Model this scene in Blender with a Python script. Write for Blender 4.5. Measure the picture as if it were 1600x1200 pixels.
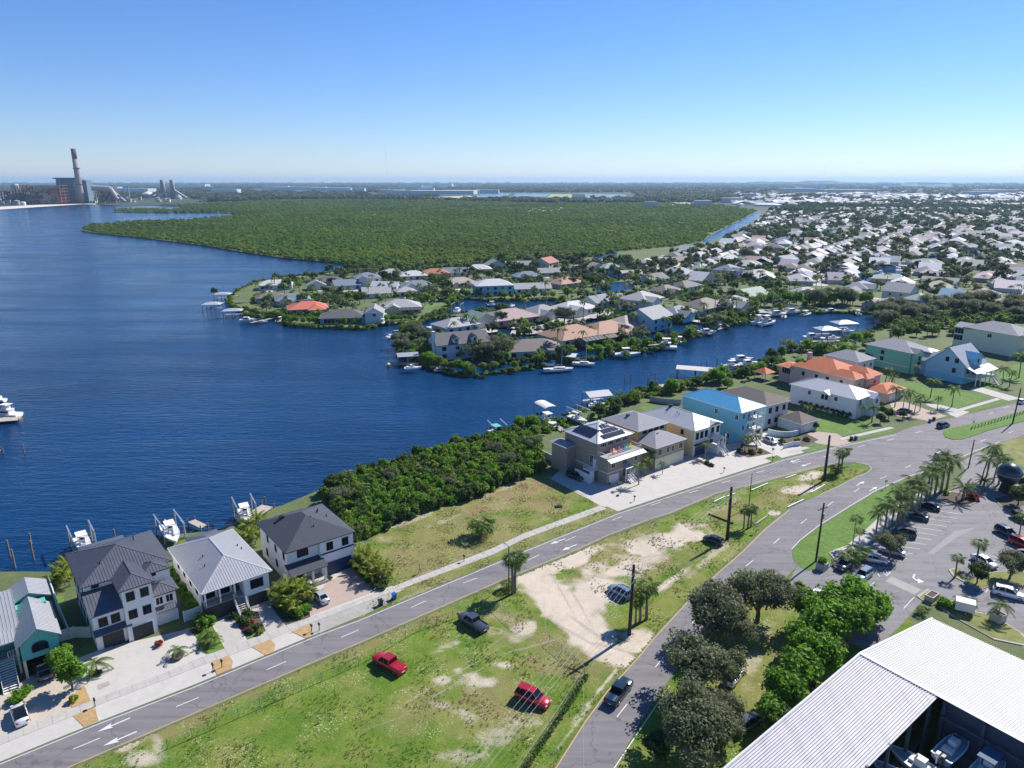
import bpy, math, random
import numpy as np
from mathutils import Vector, Matrix
from mathutils.geometry import tessellate_polygon
for o in list(bpy.data.objects): bpy.data.objects.remove(o)
scn = bpy.context.scene
R = math.radians
# ------------------------------------------------------------------ camera, sky, sun, exposure
CAM_H, FOC = 70.0, 1110.0
PITCH = math.atan(316.0/FOC); CP, SP = math.cos(PITCH), math.sin(PITCH)
cam = bpy.data.objects.new('camera', bpy.data.cameras.new('camera')); scn.collection.objects.link(cam)
cam.data.sensor_width = 36; cam.data.lens = FOC/1600*36
cam.data.clip_start = 1; cam.data.clip_end = 90000
cam.location = (0, 0, CAM_H); cam.rotation_euler = (math.pi/2-PITCH, 0, 0)
scn.camera = cam
SUN_AZ, SUN_EL = 42.0, 42.0            # azimuth from +X towards +Y
world = bpy.data.worlds.new('World'); scn.world = world; world.use_nodes = True
wn = world.node_tree; bg = wn.nodes['Background']
sky = wn.nodes.new('ShaderNodeTexSky'); sky.sky_type = 'NISHITA'; sky.sun_disc = False
sky.sun_elevation = R(SUN_EL); sky.sun_rotation = R(90-SUN_AZ)
sky.altitude = 0; sky.air_density = 1.0; sky.dust_density = 0.0; sky.ozone_density = 3.5
hs = wn.nodes.new('ShaderNodeHueSaturation'); hs.inputs['Saturation'].default_value = 1.12
tint = wn.nodes.new('ShaderNodeMix'); tint.data_type = 'RGBA'; tint.blend_type = 'MULTIPLY'; tint.inputs[0].default_value = 1.0; tint.inputs[7].default_value = (0.79, 0.865, 1.13, 1)
wn.links.new(sky.outputs[0], tint.inputs[6]); wn.links.new(tint.outputs[2], hs.inputs['Color']); wn.links.new(hs.outputs[0], bg.inputs[0]); bg.inputs[1].default_value = 0.085
sd = bpy.data.lights.new('sun', 'SUN'); sd.energy = 5.0; sd.angle = R(0.53); sd.color = (1, 0.95, 0.87)
sun = bpy.data.objects.new('sun', sd); scn.collection.objects.link(sun)
sv = Vector((math.cos(R(SUN_AZ))*math.cos(R(SUN_EL)), math.sin(R(SUN_AZ))*math.cos(R(SUN_EL)), math.sin(R(SUN_EL))))
sun.rotation_euler = sv.to_track_quat('Z', 'Y').to_euler(); sun.location = (0, 0, 300)
scn.view_settings.view_transform = 'Standard'; scn.view_settings.look = 'None'
scn.view_settings.exposure = 0.55; scn.view_settings.gamma = 1
scn.view_settings.use_curve_mapping = False
scn.render.engine = 'CYCLES'
HAZE = 5.2e-5

# ------------------------------------------------------------------ survey: photograph point -> place on the ground
GZ = 1.0                                # level of the land above the water
def G(x, y, z=GZ):
    u = (x-800)/FOC; v = (600-y)/FOC
    t = (z-CAM_H)/(-SP+v*CP)
    return Vector((u*t, (CP+v*SP)*t, z))
def S(X, Y, Z=GZ):
    a = Y*CP-(Z-CAM_H)*SP; b = Y*SP+(Z-CAM_H)*CP
    return 800+FOC*X/a, 600-FOC*b/a
def crop(ox, oy, k): return lambda pts: [(ox+x/k, oy+y/k) for x, y in pts]
def inpoly(x, y, P):
    c = False; j = len(P)-1
    for i in range(len(P)):
        xi, yi = P[i][0], P[i][1]; xj, yj = P[j][0], P[j][1]
        if (yi > y) != (yj > y) and x < (xj-xi)*(y-yi)/(yj-yi)+xi: c = not c
        j = i
    return c
# ------------------------------------------------------------------ materials
MATS = {}
def nn(t, kind, **kw):
    n = t.nodes.new(kind)
    for k, v in kw.items():
        if k.startswith('i_'): n.inputs[k[2:].replace('_', ' ')].default_value = v
        else: setattr(n, k, v)
    return n
def mixc(t, fac, a, b, mode='MIX'):
    m = t.nodes.new('ShaderNodeMix'); m.data_type = 'RGBA'; m.blend_type = mode
    for s, v in ((m.inputs[0], fac), (m.inputs[6], a), (m.inputs[7], b)):
        if hasattr(v, 'links'): t.links.new(v, s)
        elif isinstance(v, (int, float)): s.default_value = v
        else: s.default_value = (*v, 1)
    return m.outputs[2]
def ramp(t, src, lo, hi, a=0.0, b=1.0):
    m = nn(t, 'ShaderNodeMapRange'); m.inputs[1].default_value = lo; m.inputs[2].default_value = hi
    m.inputs[3].default_value = a; m.inputs[4].default_value = b
    t.links.new(src, m.inputs[0]); return m.outputs[0]
def noise(t, scale, detail=3, rough=0.55, vec=None):
    n = nn(t, 'ShaderNodeTexNoise'); n.inputs['Scale'].default_value = scale; n.inputs['Detail'].default_value = detail
    n.inputs['Roughness'].default_value = rough
    if vec is not None: t.links.new(vec, n.inputs['Vector'])
    return n.outputs[0]
def newmat(name):
    m = bpy.data.materials.new(name); m.use_nodes = True; t = m.node_tree
    b = t.nodes['Principled BSDF']; MATS[name] = m; return m, t, b
def M(name, col, rough=0.7, var=0.12, scale=2.0, metal=0.0, bump=0.0, coat=0.0, spec=0.5, bscale=None, grime=0.0):
    if name in MATS: return MATS[name]
    m, t, b = newmat(name)
    pos = nn(t, 'ShaderNodeNewGeometry').outputs['Position']
    f = noise(t, scale, 4, 0.6, pos); f2 = noise(t, scale*0.17, 2, 0.5, pos)
    c0 = tuple(max(0, c*(1-var)) for c in col); c1 = tuple(min(1, c*(1+var)) for c in col)
    c = mixc(t, ramp(t, f, 0.3, 0.7), c0, c1)
    c = mixc(t, ramp(t, f2, 0.35, 0.65, 0, 0.5), c, tuple(x*(1-var*0.8) for x in col))
    if grime: c = mixc(t, ramp(t, noise(t, 0.9, 5, 0.7, pos), 0.5, 0.75, 0, grime), c, (0.12, 0.10, 0.08))
    t.links.new(c, b.inputs['Base Color']); b.inputs['Roughness'].default_value = rough
    b.inputs['Metallic'].default_value = metal; b.inputs['Specular IOR Level'].default_value = spec
    if coat: b.inputs['Coat Weight'].default_value = coat; b.inputs['Coat Roughness'].default_value = 0.05
    if bump:
        bp = nn(t, 'ShaderNodeBump'); bp.inputs['Strength'].default_value = bump; bp.inputs['Distance'].default_value = 0.1
        t.links.new(noise(t, bscale or scale*4, 3, 0.6, pos), bp.inputs['Height']); t.links.new(bp.outputs[0], b.inputs['Normal'])
    return m
def leafmat(name, a, b_, ysp=0.0, big=0.05):
    m, t, b = newmat(name)
    pos = nn(t, 'ShaderNodeNewGeometry').outputs['Position']; oi = nn(t, 'ShaderNodeObjectInfo')
    c = mixc(t, ramp(t, noise(t, 0.9, 3, 0.6, pos), 0.35, 0.65), a, b_)
    c2 = mixc(t, oi.outputs['Random'], tuple(x*0.85 for x in a), tuple(min(1, x*1.3) for x in b_))
    c = mixc(t, 0.45, c, c2)
    c = mixc(t, ramp(t, noise(t, big, 3, 0.6, pos), 0.4, 0.62, 0, 0.6), c, tuple(x*0.88 for x in b_))
    if big < 0.02:
        c = mixc(t, ramp(t, noise(t, 0.0055, 6, 0.7, pos), 0.45, 0.58, 0, 0.85), c, (b_[0]*1.25, b_[1]*1.0, b_[2]*1.1)); c = mixc(t, ramp(t, noise(t, 0.0022, 4, 0.7, pos), 0.5, 0.66, 0, 0.7), c, (a[0]*0.75, a[1]*0.62, a[2]*1.3))
    c = mixc(t, ramp(t, noise(t, 7, 2, 0.5, pos), 0.55, 0.75, 0, 0.45), c, (b_[0]*1.8+ysp, b_[1]*1.5, b_[2]*1.2))
    t.links.new(c, b.inputs['Base Color']); b.inputs['Roughness'].default_value = 0.6; b.inputs['Specular IOR Level'].default_value = 0.35
    tr = nn(t, 'ShaderNodeBsdfTranslucent'); t.links.new(c, tr.inputs[0])
    mx = nn(t, 'ShaderNodeMixShader'); mx.inputs[0].default_value = 0.45
    out = t.nodes['Material Output']; t.links.new(b.outputs[0], mx.inputs[1]); t.links.new(tr.outputs[0], mx.inputs[2]); t.links.new(mx.outputs[0], out.inputs[0])
    return m
def panelmat(name, col, g):
    m, t, b = newmat(name); oi = nn(t, 'ShaderNodeObjectInfo'); pos = nn(t, 'ShaderNodeNewGeometry').outputs['Position']
    c = mixc(t, ramp(t, oi.outputs['Random'], 0, 1, 0, 0.5), col, tuple(x*0.86 for x in col))
    mp = nn(t, 'ShaderNodeMapping'); mp.inputs['Rotation'].default_value = (0, 0, R(54.6)); mp.inputs['Scale'].default_value = (1.2, 0.08, 1); t.links.new(pos, mp.inputs[0])
    c = mixc(t, ramp(t, noise(t, 1.0, 5, 0.7, mp.outputs[0]), 0.48, 0.75, 0, g), c, (0.25, 0.22, 0.19)); c = mixc(t, ramp(t, noise(t, 0.35, 5, 0.7, pos), 0.55, 0.75, 0, g), c, (0.33, 0.31, 0.28))
    t.links.new(c, b.inputs['Base Color']); b.inputs['Roughness'].default_value = 0.6; return m
def objcol(name, rough=0.7, lines=0.0, bump=0.2):
    m, t, b = newmat(name); oi = nn(t, 'ShaderNodeObjectInfo'); pos = nn(t, 'ShaderNodeNewGeometry').outputs['Position']
    c = mixc(t, ramp(t, noise(t, 1.5, 5, 0.65, pos), 0.3, 0.7, 0, 0.35), oi.outputs['Color'], (0.12, 0.11, 0.10))
    c = mixc(t, ramp(t, noise(t, 6, 3, 0.6, pos), 0.4, 0.8, 0, 0.18), c, (0.45, 0.42, 0.38))
    t.links.new(c, b.inputs['Base Color']); b.inputs['Roughness'].default_value = rough; return m
leaf_mangrove = leafmat('leaf_mangrove', (0.075, 0.165, 0.018), (0.165, 0.275, 0.03), big=0.012)
leaf_far = leafmat('leaf_far', (0.045, 0.075, 0.025), (0.08, 0.115, 0.035), big=0.008)
leaf_oak = leafmat('leaf_oak', (0.115, 0.14, 0.07), (0.175, 0.20, 0.10), big=0.3)
leaf_bright = leafmat('leaf_bright', (0.08, 0.19, 0.015), (0.17, 0.34, 0.025), big=0.3)
leaf_dark = leafmat('leaf_dark', (0.045, 0.085, 0.02), (0.085, 0.145, 0.03), big=0.3)
leaf_palm = leafmat('leaf_palm', (0.07, 0.13, 0.02), (0.14, 0.22, 0.035), 0.03, big=0.3)
leaf_areca = leafmat('leaf_areca', (0.13, 0.20, 0.015), (0.27, 0.33, 0.03), 0.05, big=0.3)
leaf_red = leafmat('leaf_red', (0.20, 0.02, 0.02), (0.35, 0.06, 0.03), big=0.3)
bark = M('bark', (0.16, 0.13, 0.10), 0.9, 0.3, 3, bump=0.5)
bark_palm = M('bark_palm', (0.24, 0.21, 0.17), 0.9, 0.25, 5, bump=0.5)
concrete = M('concrete', (0.42, 0.40, 0.365), 0.85, 0.09, 0.7, bump=0.1, grime=0.22)
concrete_white = M('concrete_white', (0.47, 0.445, 0.41), 0.85, 0.06, 0.6, bump=0.08, grime=0.15)
concrete_old = M('concrete_old', (0.34, 0.325, 0.295), 0.88, 0.14, 0.8, bump=0.12, grime=0.3)
white = M('white_paint', (0.68, 0.68, 0.66), 0.5, 0.04, 3)
offwhite = M('offwhite_stucco', (0.78, 0.77, 0.75), 0.85, 0.04, 2, bump=0.1)
cream = M('cream_stucco', (0.72, 0.66, 0.48), 0.85, 0.05, 2, bump=0.1)
teal = M('teal_siding', (0.10, 0.42, 0.38), 0.7, 0.06, 2)
glass = M('window_glass', (0.010, 0.016, 0.026), 0.1, 0.3, 1, spec=0.12)
blackm = M('black_trim', (0.015, 0.015, 0.018), 0.4, 0.2, 3)
darkdoor = M('dark_bronze_door', (0.035, 0.032, 0.034), 0.7, 0.1, 3)
navy = M('navy_door', (0.012, 0.035, 0.10), 0.4, 0.1, 3)
wood = M('weathered_wood', (0.23, 0.18, 0.13), 0.9, 0.3, 4, bump=0.3)
greywood = M('grey_dock_wood', (0.42, 0.38, 0.33), 0.9, 0.25, 3, bump=0.3)
pole_wood = M('dark_pole_wood', (0.045, 0.032, 0.024), 0.9, 0.3, 3, bump=0.3)
alu = M('aluminium', (0.6, 0.6, 0.62), 0.35, 0.08, 3, metal=0.7)
galv = M('galvanised_steel', (0.30, 0.31, 0.32), 0.5, 0.1, 3, metal=0.5)
rubber = M('rubber', (0.02, 0.02, 0.02), 0.8, 0.2, 5)
chrome = M('wheel_alloy', (0.45, 0.45, 0.47), 0.3, 0.1, 5, metal=0.8)
redlens = M('red_lens', (0.35, 0.01, 0.01), 0.2, 0.1, 5)
clearlens = M('clear_lens', (0.6, 0.62, 0.65), 0.1, 0.1, 5)
gel = M('boat_gelcoat', (0.78, 0.78, 0.78), 0.25, 0.04, 3, coat=0.5)
canvas = M('canvas_cream', (0.66, 0.63, 0.56), 0.8, 0.06, 3)
metal_grey = M('roof_metal_charcoal', (0.115, 0.122, 0.150), 0.5, 0.12, 0.8, metal=0.25)
metal_light = M('roof_metal_light', (0.42, 0.42, 0.43), 0.4, 0.07, 0.8, metal=0.3)
metal_white = M('roof_metal_white', (0.47, 0.475, 0.49), 0.4, 0.05, 0.8, metal=0.15)
metal_blue = M('roof_metal_blue', (0.08, 0.33, 0.55), 0.45, 0.08, 0.8, metal=0.1)
shingle_dark = M('roof_shingle_dark', (0.052, 0.060, 0.078), 0.85, 0.2, 5, bump=0.3)
shingle_grey = M('roof_shingle_grey', (0.27, 0.27, 0.29), 0.85, 0.13, 5, bump=0.3)
shingle_brown = M('roof_shingle_brown', (0.15, 0.12, 0.11), 0.85, 0.18, 5, bump=0.3)
tile_orange = M('roof_tile_orange', (0.50, 0.125, 0.035), 0.75, 0.2, 5, bump=0.4)
wall_taupe = M('siding_taupe', (0.31, 0.25, 0.205), 0.75, 0.05, 3)
wall_olive = M('siding_olive', (0.33, 0.31, 0.20), 0.75, 0.05, 3)
wall_gold = M('siding_gold', (0.50, 0.33, 0.12), 0.75, 0.05, 3)
wall_sky = M('siding_sky_blue', (0.16, 0.50, 0.66), 0.7, 0.05, 3)
wall_paleblue = M('siding_pale_blue', (0.30, 0.52, 0.66), 0.7, 0.05, 3)
wall_lav = M('stucco_lavender_white', (0.62, 0.58, 0.60), 0.8, 0.05, 3)
wall_pink = M('stucco_pink', (0.55, 0.40, 0.35), 0.8, 0.05, 3)
wall_green = M('siding_seafoam', (0.17, 0.45, 0.33), 0.7, 0.05, 3)
wall_lemon = M('stucco_lemon', (0.70, 0.66, 0.50), 0.8, 0.05, 3)
solar = M('solar_panel_dark', (0.012, 0.016, 0.03), 0.15, 0.2, 1, spec=0.8)
gold_mulch = M('mulch_gold', (0.46, 0.30, 0.14), 0.95, 0.35, 7, bump=0.6)
soil = M('soil_dark', (0.10, 0.075, 0.05), 0.95, 0.3, 4, bump=0.5)
lawn = M('lawn_green', (0.10, 0.19, 0.025), 0.95, 0.35, 1.3, bump=0.5, bscale=14, grime=0.0)
lawn_dry = M('lawn_dry', (0.20, 0.21, 0.06), 0.95, 0.35, 0.6, bump=0.5, bscale=14)
white_line = M('road_paint_white', (0.60, 0.60, 0.57), 0.7, 0.12, 6)
yellow_line = M('road_paint_yellow', (0.50, 0.33, 0.06), 0.7, 0.15, 6)
plastic_blue = M('bin_blue', (0.01, 0.09, 0.42), 0.4, 0.05, 3)
roof_by_object = objcol('roof_by_object', 0.75)
wall_by_object = objcol('wall_by_object', 0.8)

def mat_pavers(name, a, b_, s=3.0):
    m, t, b = newmat(name); pos = nn(t, 'ShaderNodeNewGeometry').outputs['Position']
    mp = nn(t, 'ShaderNodeMapping'); mp.inputs['Rotation'].default_value = (0, 0, R(-39)); t.links.new(pos, mp.inputs[0])
    br = nn(t, 'ShaderNodeTexBrick'); br.inputs['Scale'].default_value = s
    br.inputs['Color1'].default_value = (*a, 1); br.inputs['Color2'].default_value = (*b_, 1); br.inputs['Mortar'].default_value = (a[0]*.5, a[1]*.5, a[2]*.5, 1)
    br.inputs['Mortar Size'].default_value = 0.02
    t.links.new(mp.outputs[0], br.inputs['Vector'])
    c = mixc(t, ramp(t, noise(t, 0.8, 4, 0.6, pos), 0.35, 0.7, 0, 0.4), br.outputs[0], (0.42, 0.36, 0.30))
    t.links.new(c, b.inputs['Base Color']); b.inputs['Roughness'].default_value = 0.9; return m
pavers_pink = mat_pavers('pavers_pink', (0.47, 0.35, 0.29), (0.36, 0.29, 0.26))
pavers_tan = mat_pavers('pavers_tan', (0.55, 0.47, 0.38), (0.46, 0.40, 0.34))
def mat_asphalt(name, c):
    m, t, b = newmat(name); pos = nn(t, 'ShaderNodeNewGeometry').outputs['Position']
    col = mixc(t, ramp(t, noise(t, 9, 4, 0.7, pos), 0.3, 0.7), tuple(x*0.88 for x in c), tuple(x*1.12 for x in c))
    mp = nn(t, 'ShaderNodeMapping'); mp.inputs['Rotation'].default_value = (0, 0, R(-37)); mp.inputs['Scale'].default_value = (0.04, 0.8, 1); t.links.new(pos, mp.inputs[0])
    col = mixc(t, ramp(t, noise(t, 1.0, 3, 0.6, mp.outputs[0]), 0.4, 0.6, 0, 0.8), col, tuple(x*1.3 for x in c))
    mp3 = nn(t, 'ShaderNodeMapping'); mp3.inputs['Rotation'].default_value = (0, 0, R(-40)); mp3.inputs['Scale'].default_value = (0.03, 0.45, 1); t.links.new(pos, mp3.inputs[0])
    col = mixc(t, ramp(t, noise(t, 1.7, 4, 0.7, mp3.outputs[0]), 0.5, 0.68, 0, 0.55), col, tuple(x*0.68 for x in c))
    col = mixc(t, ramp(t, noise(t, 0.5, 2, 0.4, pos), 0.66, 0.69, 0, 0.5), col, tuple(x*0.6 for x in c))
    col = mixc(t, ramp(t, noise(t, 0.13, 4, 0.7, pos), 0.45, 0.7, 0, 0.6), col, tuple(x*1.35 for x in c))
    v = nn(t, 'ShaderNodeTexVoronoi'); v.feature = 'DISTANCE_TO_EDGE'; v.inputs['Scale'].default_value = 0.12; v.inputs['Randomness'].default_value = 1
    vm = nn(t, 'ShaderNodeVectorMath'); vm.operation = 'ADD'; n3 = nn(t, 'ShaderNodeTexNoise'); n3.inputs['Scale'].default_value = 0.5; n3.inputs['Detail'].default_value = 5
    t.links.new(pos, n3.inputs[0]); sc = nn(t, 'ShaderNodeVectorMath'); sc.operation = 'SCALE'; sc.inputs[3].default_value = 3.0
    t.links.new(n3.outputs[1], sc.inputs[0]); t.links.new(pos, vm.inputs[0]); t.links.new(sc.outputs[0], vm.inputs[1]); t.links.new(vm.outputs[0], v.inputs['Vector'])
    col = mixc(t, ramp(t, v.outputs['Distance'], 0.0, 0.016, 0.6, 0), col, tuple(x*0.45 for x in c))
    t.links.new(col, b.inputs['Base Color']); b.inputs['Roughness'].default_value = 0.85
    bp = nn(t, 'ShaderNodeBump'); bp.inputs['Strength'].default_value = 0.2; bp.inputs['Distance'].default_value = 0.05
    t.links.new(noise(t, 20, 2, 0.5, pos), bp.inputs['Height']); t.links.new(bp.outputs[0], b.inputs['Normal']); return m
asphalt = mat_asphalt('asphalt_road', (0.150, 0.142, 0.148))
asphalt_lot = mat_asphalt('asphalt_lot', (0.165, 0.158, 0.165))
asphalt_far = M('asphalt_far', (0.36, 0.34, 0.33), 0.9, 0.15, 0.1)

def mat_water():
    m, t, b = newmat('sea_water'); pos = nn(t, 'ShaderNodeNewGeometry').outputs['Position']
    big = noise(t, 0.006, 3, 0.6, pos)
    c = mixc(t, ramp(t, big, 0.35, 0.65), (0.001, 0.021, 0.070), (0.002, 0.042, 0.125))
    t.links.new(c, b.inputs['Base Color']); b.inputs['Roughness'].default_value = 0.12; b.inputs['IOR'].default_value = 1.333
    b.inputs['Specular IOR Level'].default_value = 0.42
    ms = nn(t, 'ShaderNodeMapping'); ms.inputs['Rotation'].default_value = (0, 0, R(12)); ms.inputs['Scale'].default_value = (0.006, 0.045, 1); t.links.new(pos, ms.inputs[0])
    streak = noise(t, 1.0, 4, 0.65, ms.outputs[0]); t.links.new(ramp(t, streak, 0.4, 0.65, 0.06, 0.26), b.inputs['Roughness'])
    mp = nn(t, 'ShaderNodeMapping'); mp.inputs['Rotation'].default_value = (0, 0, R(-4)); mp.inputs['Scale'].default_value = (0.32, 1.0, 1); t.links.new(pos, mp.inputs[0])
    mp2 = nn(t, 'ShaderNodeMapping'); mp2.inputs['Rotation'].default_value = (0, 0, R(22)); mp2.inputs['Scale'].default_value = (0.45, 1.0, 1); t.links.new(pos, mp2.inputs[0])
    n1 = noise(t, 0.55, 3, 0.55, mp.outputs[0]); n2 = noise(t, 1.5, 3, 0.6, mp2.outputs[0]); n3 = noise(t, 0.022, 2, 0.5, pos)
    add = nn(t, 'ShaderNodeMath', operation='MULTIPLY_ADD'); add.inputs[1].default_value = 0.5; t.links.new(n2, add.inputs[0]); t.links.new(n1, add.inputs[2])
    mul = nn(t, 'ShaderNodeMath', operation='MULTIPLY'); t.links.new(add.outputs[0], mul.inputs[0]); 
    mm = nn(t, 'ShaderNodeMath', operation='MULTIPLY'); t.links.new(ramp(t, n3, 0.35, 0.65, 0.6, 1.15), mm.inputs[0]); t.links.new(ramp(t, streak, 0.35, 0.65, 0.6, 1.25), mm.inputs[1]); t.links.new(mm.outputs[0], mul.inputs[1])
    bp = nn(t, 'ShaderNodeBump'); bp.inputs['Strength'].default_value = 0.75; bp.inputs['Distance'].default_value = 0.55
    t.links.new(mul.outputs[0], bp.inputs['Height']); t.links.new(bp.outputs[0], b.inputs['Normal']); return m
water = mat_water()
def mat_land():
    m, t, b = newmat('land_ground'); pos = nn(t, 'ShaderNodeNewGeometry').outputs['Position']
    c = mixc(t, ramp(t, noise(t, 0.05, 5, 0.65, pos), 0.35, 0.65), (0.06, 0.10, 0.025), (0.11, 0.14, 0.045))
    c = mixc(t, ramp(t, noise(t, 0.9, 4, 0.7, pos), 0.45, 0.7, 0, 0.6), c, (0.17, 0.16, 0.09))
    # beyond two kilometres: wooded country
    ln = nn(t, 'ShaderNodeVectorMath', operation='LENGTH'); t.links.new(pos, ln.inputs[0])
    far = mixc(t, ramp(t, noise(t, 0.004, 6, 0.7, pos), 0.4, 0.62), (0.028, 0.045, 0.02), (0.055, 0.075, 0.035))
    far = mixc(t, ramp(t, noise(t, 0.0012, 4, 0.6, pos), 0.58, 0.7, 0, 0.5), far, (0.14, 0.15, 0.08))
    c = mixc(t, ramp(t, ln.outputs['Value'], 1500, 2300), c, far)
    t.links.new(c, b.inputs['Base Color']); b.inputs['Roughness'].default_value = 0.95; return m
land_mat = mat_land()
def mat_field():
    m, t, b = newmat('field_grass_sand'); pos = nn(t, 'ShaderNodeNewGeometry').outputs['Position']
    at = nn(t, 'ShaderNodeAttribute', attribute_name='sand').outputs['Fac']; ad = nn(t, 'ShaderNodeAttribute', attribute_name='dry').outputs['Fac']
    g = mixc(t, ramp(t, noise(t, 0.35, 4, 0.65, pos), 0.35, 0.65), (0.09, 0.175, 0.018), (0.165, 0.235, 0.034))
    g = mixc(t, ramp(t, noise(t, 2.2, 4, 0.7, pos), 0.42, 0.68, 0, 0.55), g, (0.065, 0.125, 0.015))
    g = mixc(t, ramp(t, noise(t, 0.12, 5, 0.7, pos), 0.47, 0.62, 0, 0.75), g, (0.235, 0.235, 0.065))
    d = mixc(t, ramp(t, noise(t, 0.6, 5, 0.7, pos), 0.35, 0.65), (0.25, 0.24, 0.09), (0.24, 0.165, 0.09))
    n1 = noise(t, 1.0, 8, 0.9, pos)
    def thr(a, lo, hi, w=0.5):
        s = nn(t, 'ShaderNodeMath', operation='ADD'); t.links.new(a, s.inputs[0])
        q = nn(t, 'ShaderNodeMath', operation='MULTIPLY'); q.inputs[1].default_value = w; t.links.new(n1, q.inputs[0]); t.links.new(q.outputs[0], s.inputs[1])
        return ramp(t, s.outputs[0], lo, hi)
    c = mixc(t, thr(ad, 0.62, 1.15, 0.9), g, d)
    sc = mixc(t, ramp(t, noise(t, 0.5, 5, 0.7, pos), 0.3, 0.7), (0.60, 0.515, 0.415), (0.46, 0.395, 0.32))
    sc = mixc(t, ramp(t, noise(t, 5, 3, 0.7, pos), 0.5, 0.7, 0, 0.3), sc, (0.33, 0.28, 0.22))
    c = mixc(t, thr(at, 0.80, 1.12, 1.15), c, sc)
    tk = nn(t, 'ShaderNodeAttribute', attribute_name='track').outputs['Fac']
    c = mixc(t, thr(tk, 0.78, 1.3, 0.8), c, (0.34, 0.30, 0.25))
    # leftover pale stubble specks
    sp = nn(t, 'ShaderNodeTexNoise'); sp.inputs['Scale'].default_value = 4.5; sp.inputs['Detail'].default_value = 3; t.links.new(pos, sp.inputs[0])
    spk = nn(t, 'ShaderNodeMath', operation='MULTIPLY'); t.links.new(ramp(t, sp.outputs[0], 0.58, 0.66), spk.inputs[0]); t.links.new(ramp(t, noise(t, 0.2, 3, 0.6, pos), 0.48, 0.6), spk.inputs[1])
    c = mixc(t, spk.outputs[0], c, (0.46, 0.42, 0.27))
    t.links.new(c, b.inputs['Base Color']); b.inputs['Roughness'].default_value = 0.95; b.inputs['Specular IOR Level'].default_value = 0.15
    bp = nn(t, 'ShaderNodeBump'); bp.inputs['Distance'].default_value = 0.22; t.links.new(ramp(t, at, 0.3, 0.9, 0.75, 0.16), bp.inputs['Strength'])
    t.links.new(noise(t, 3.1, 6, 0.8, pos), bp.inputs['Height']); t.links.new(bp.outputs[0], b.inputs['Normal']); return m
field_mat = mat_field()
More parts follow.
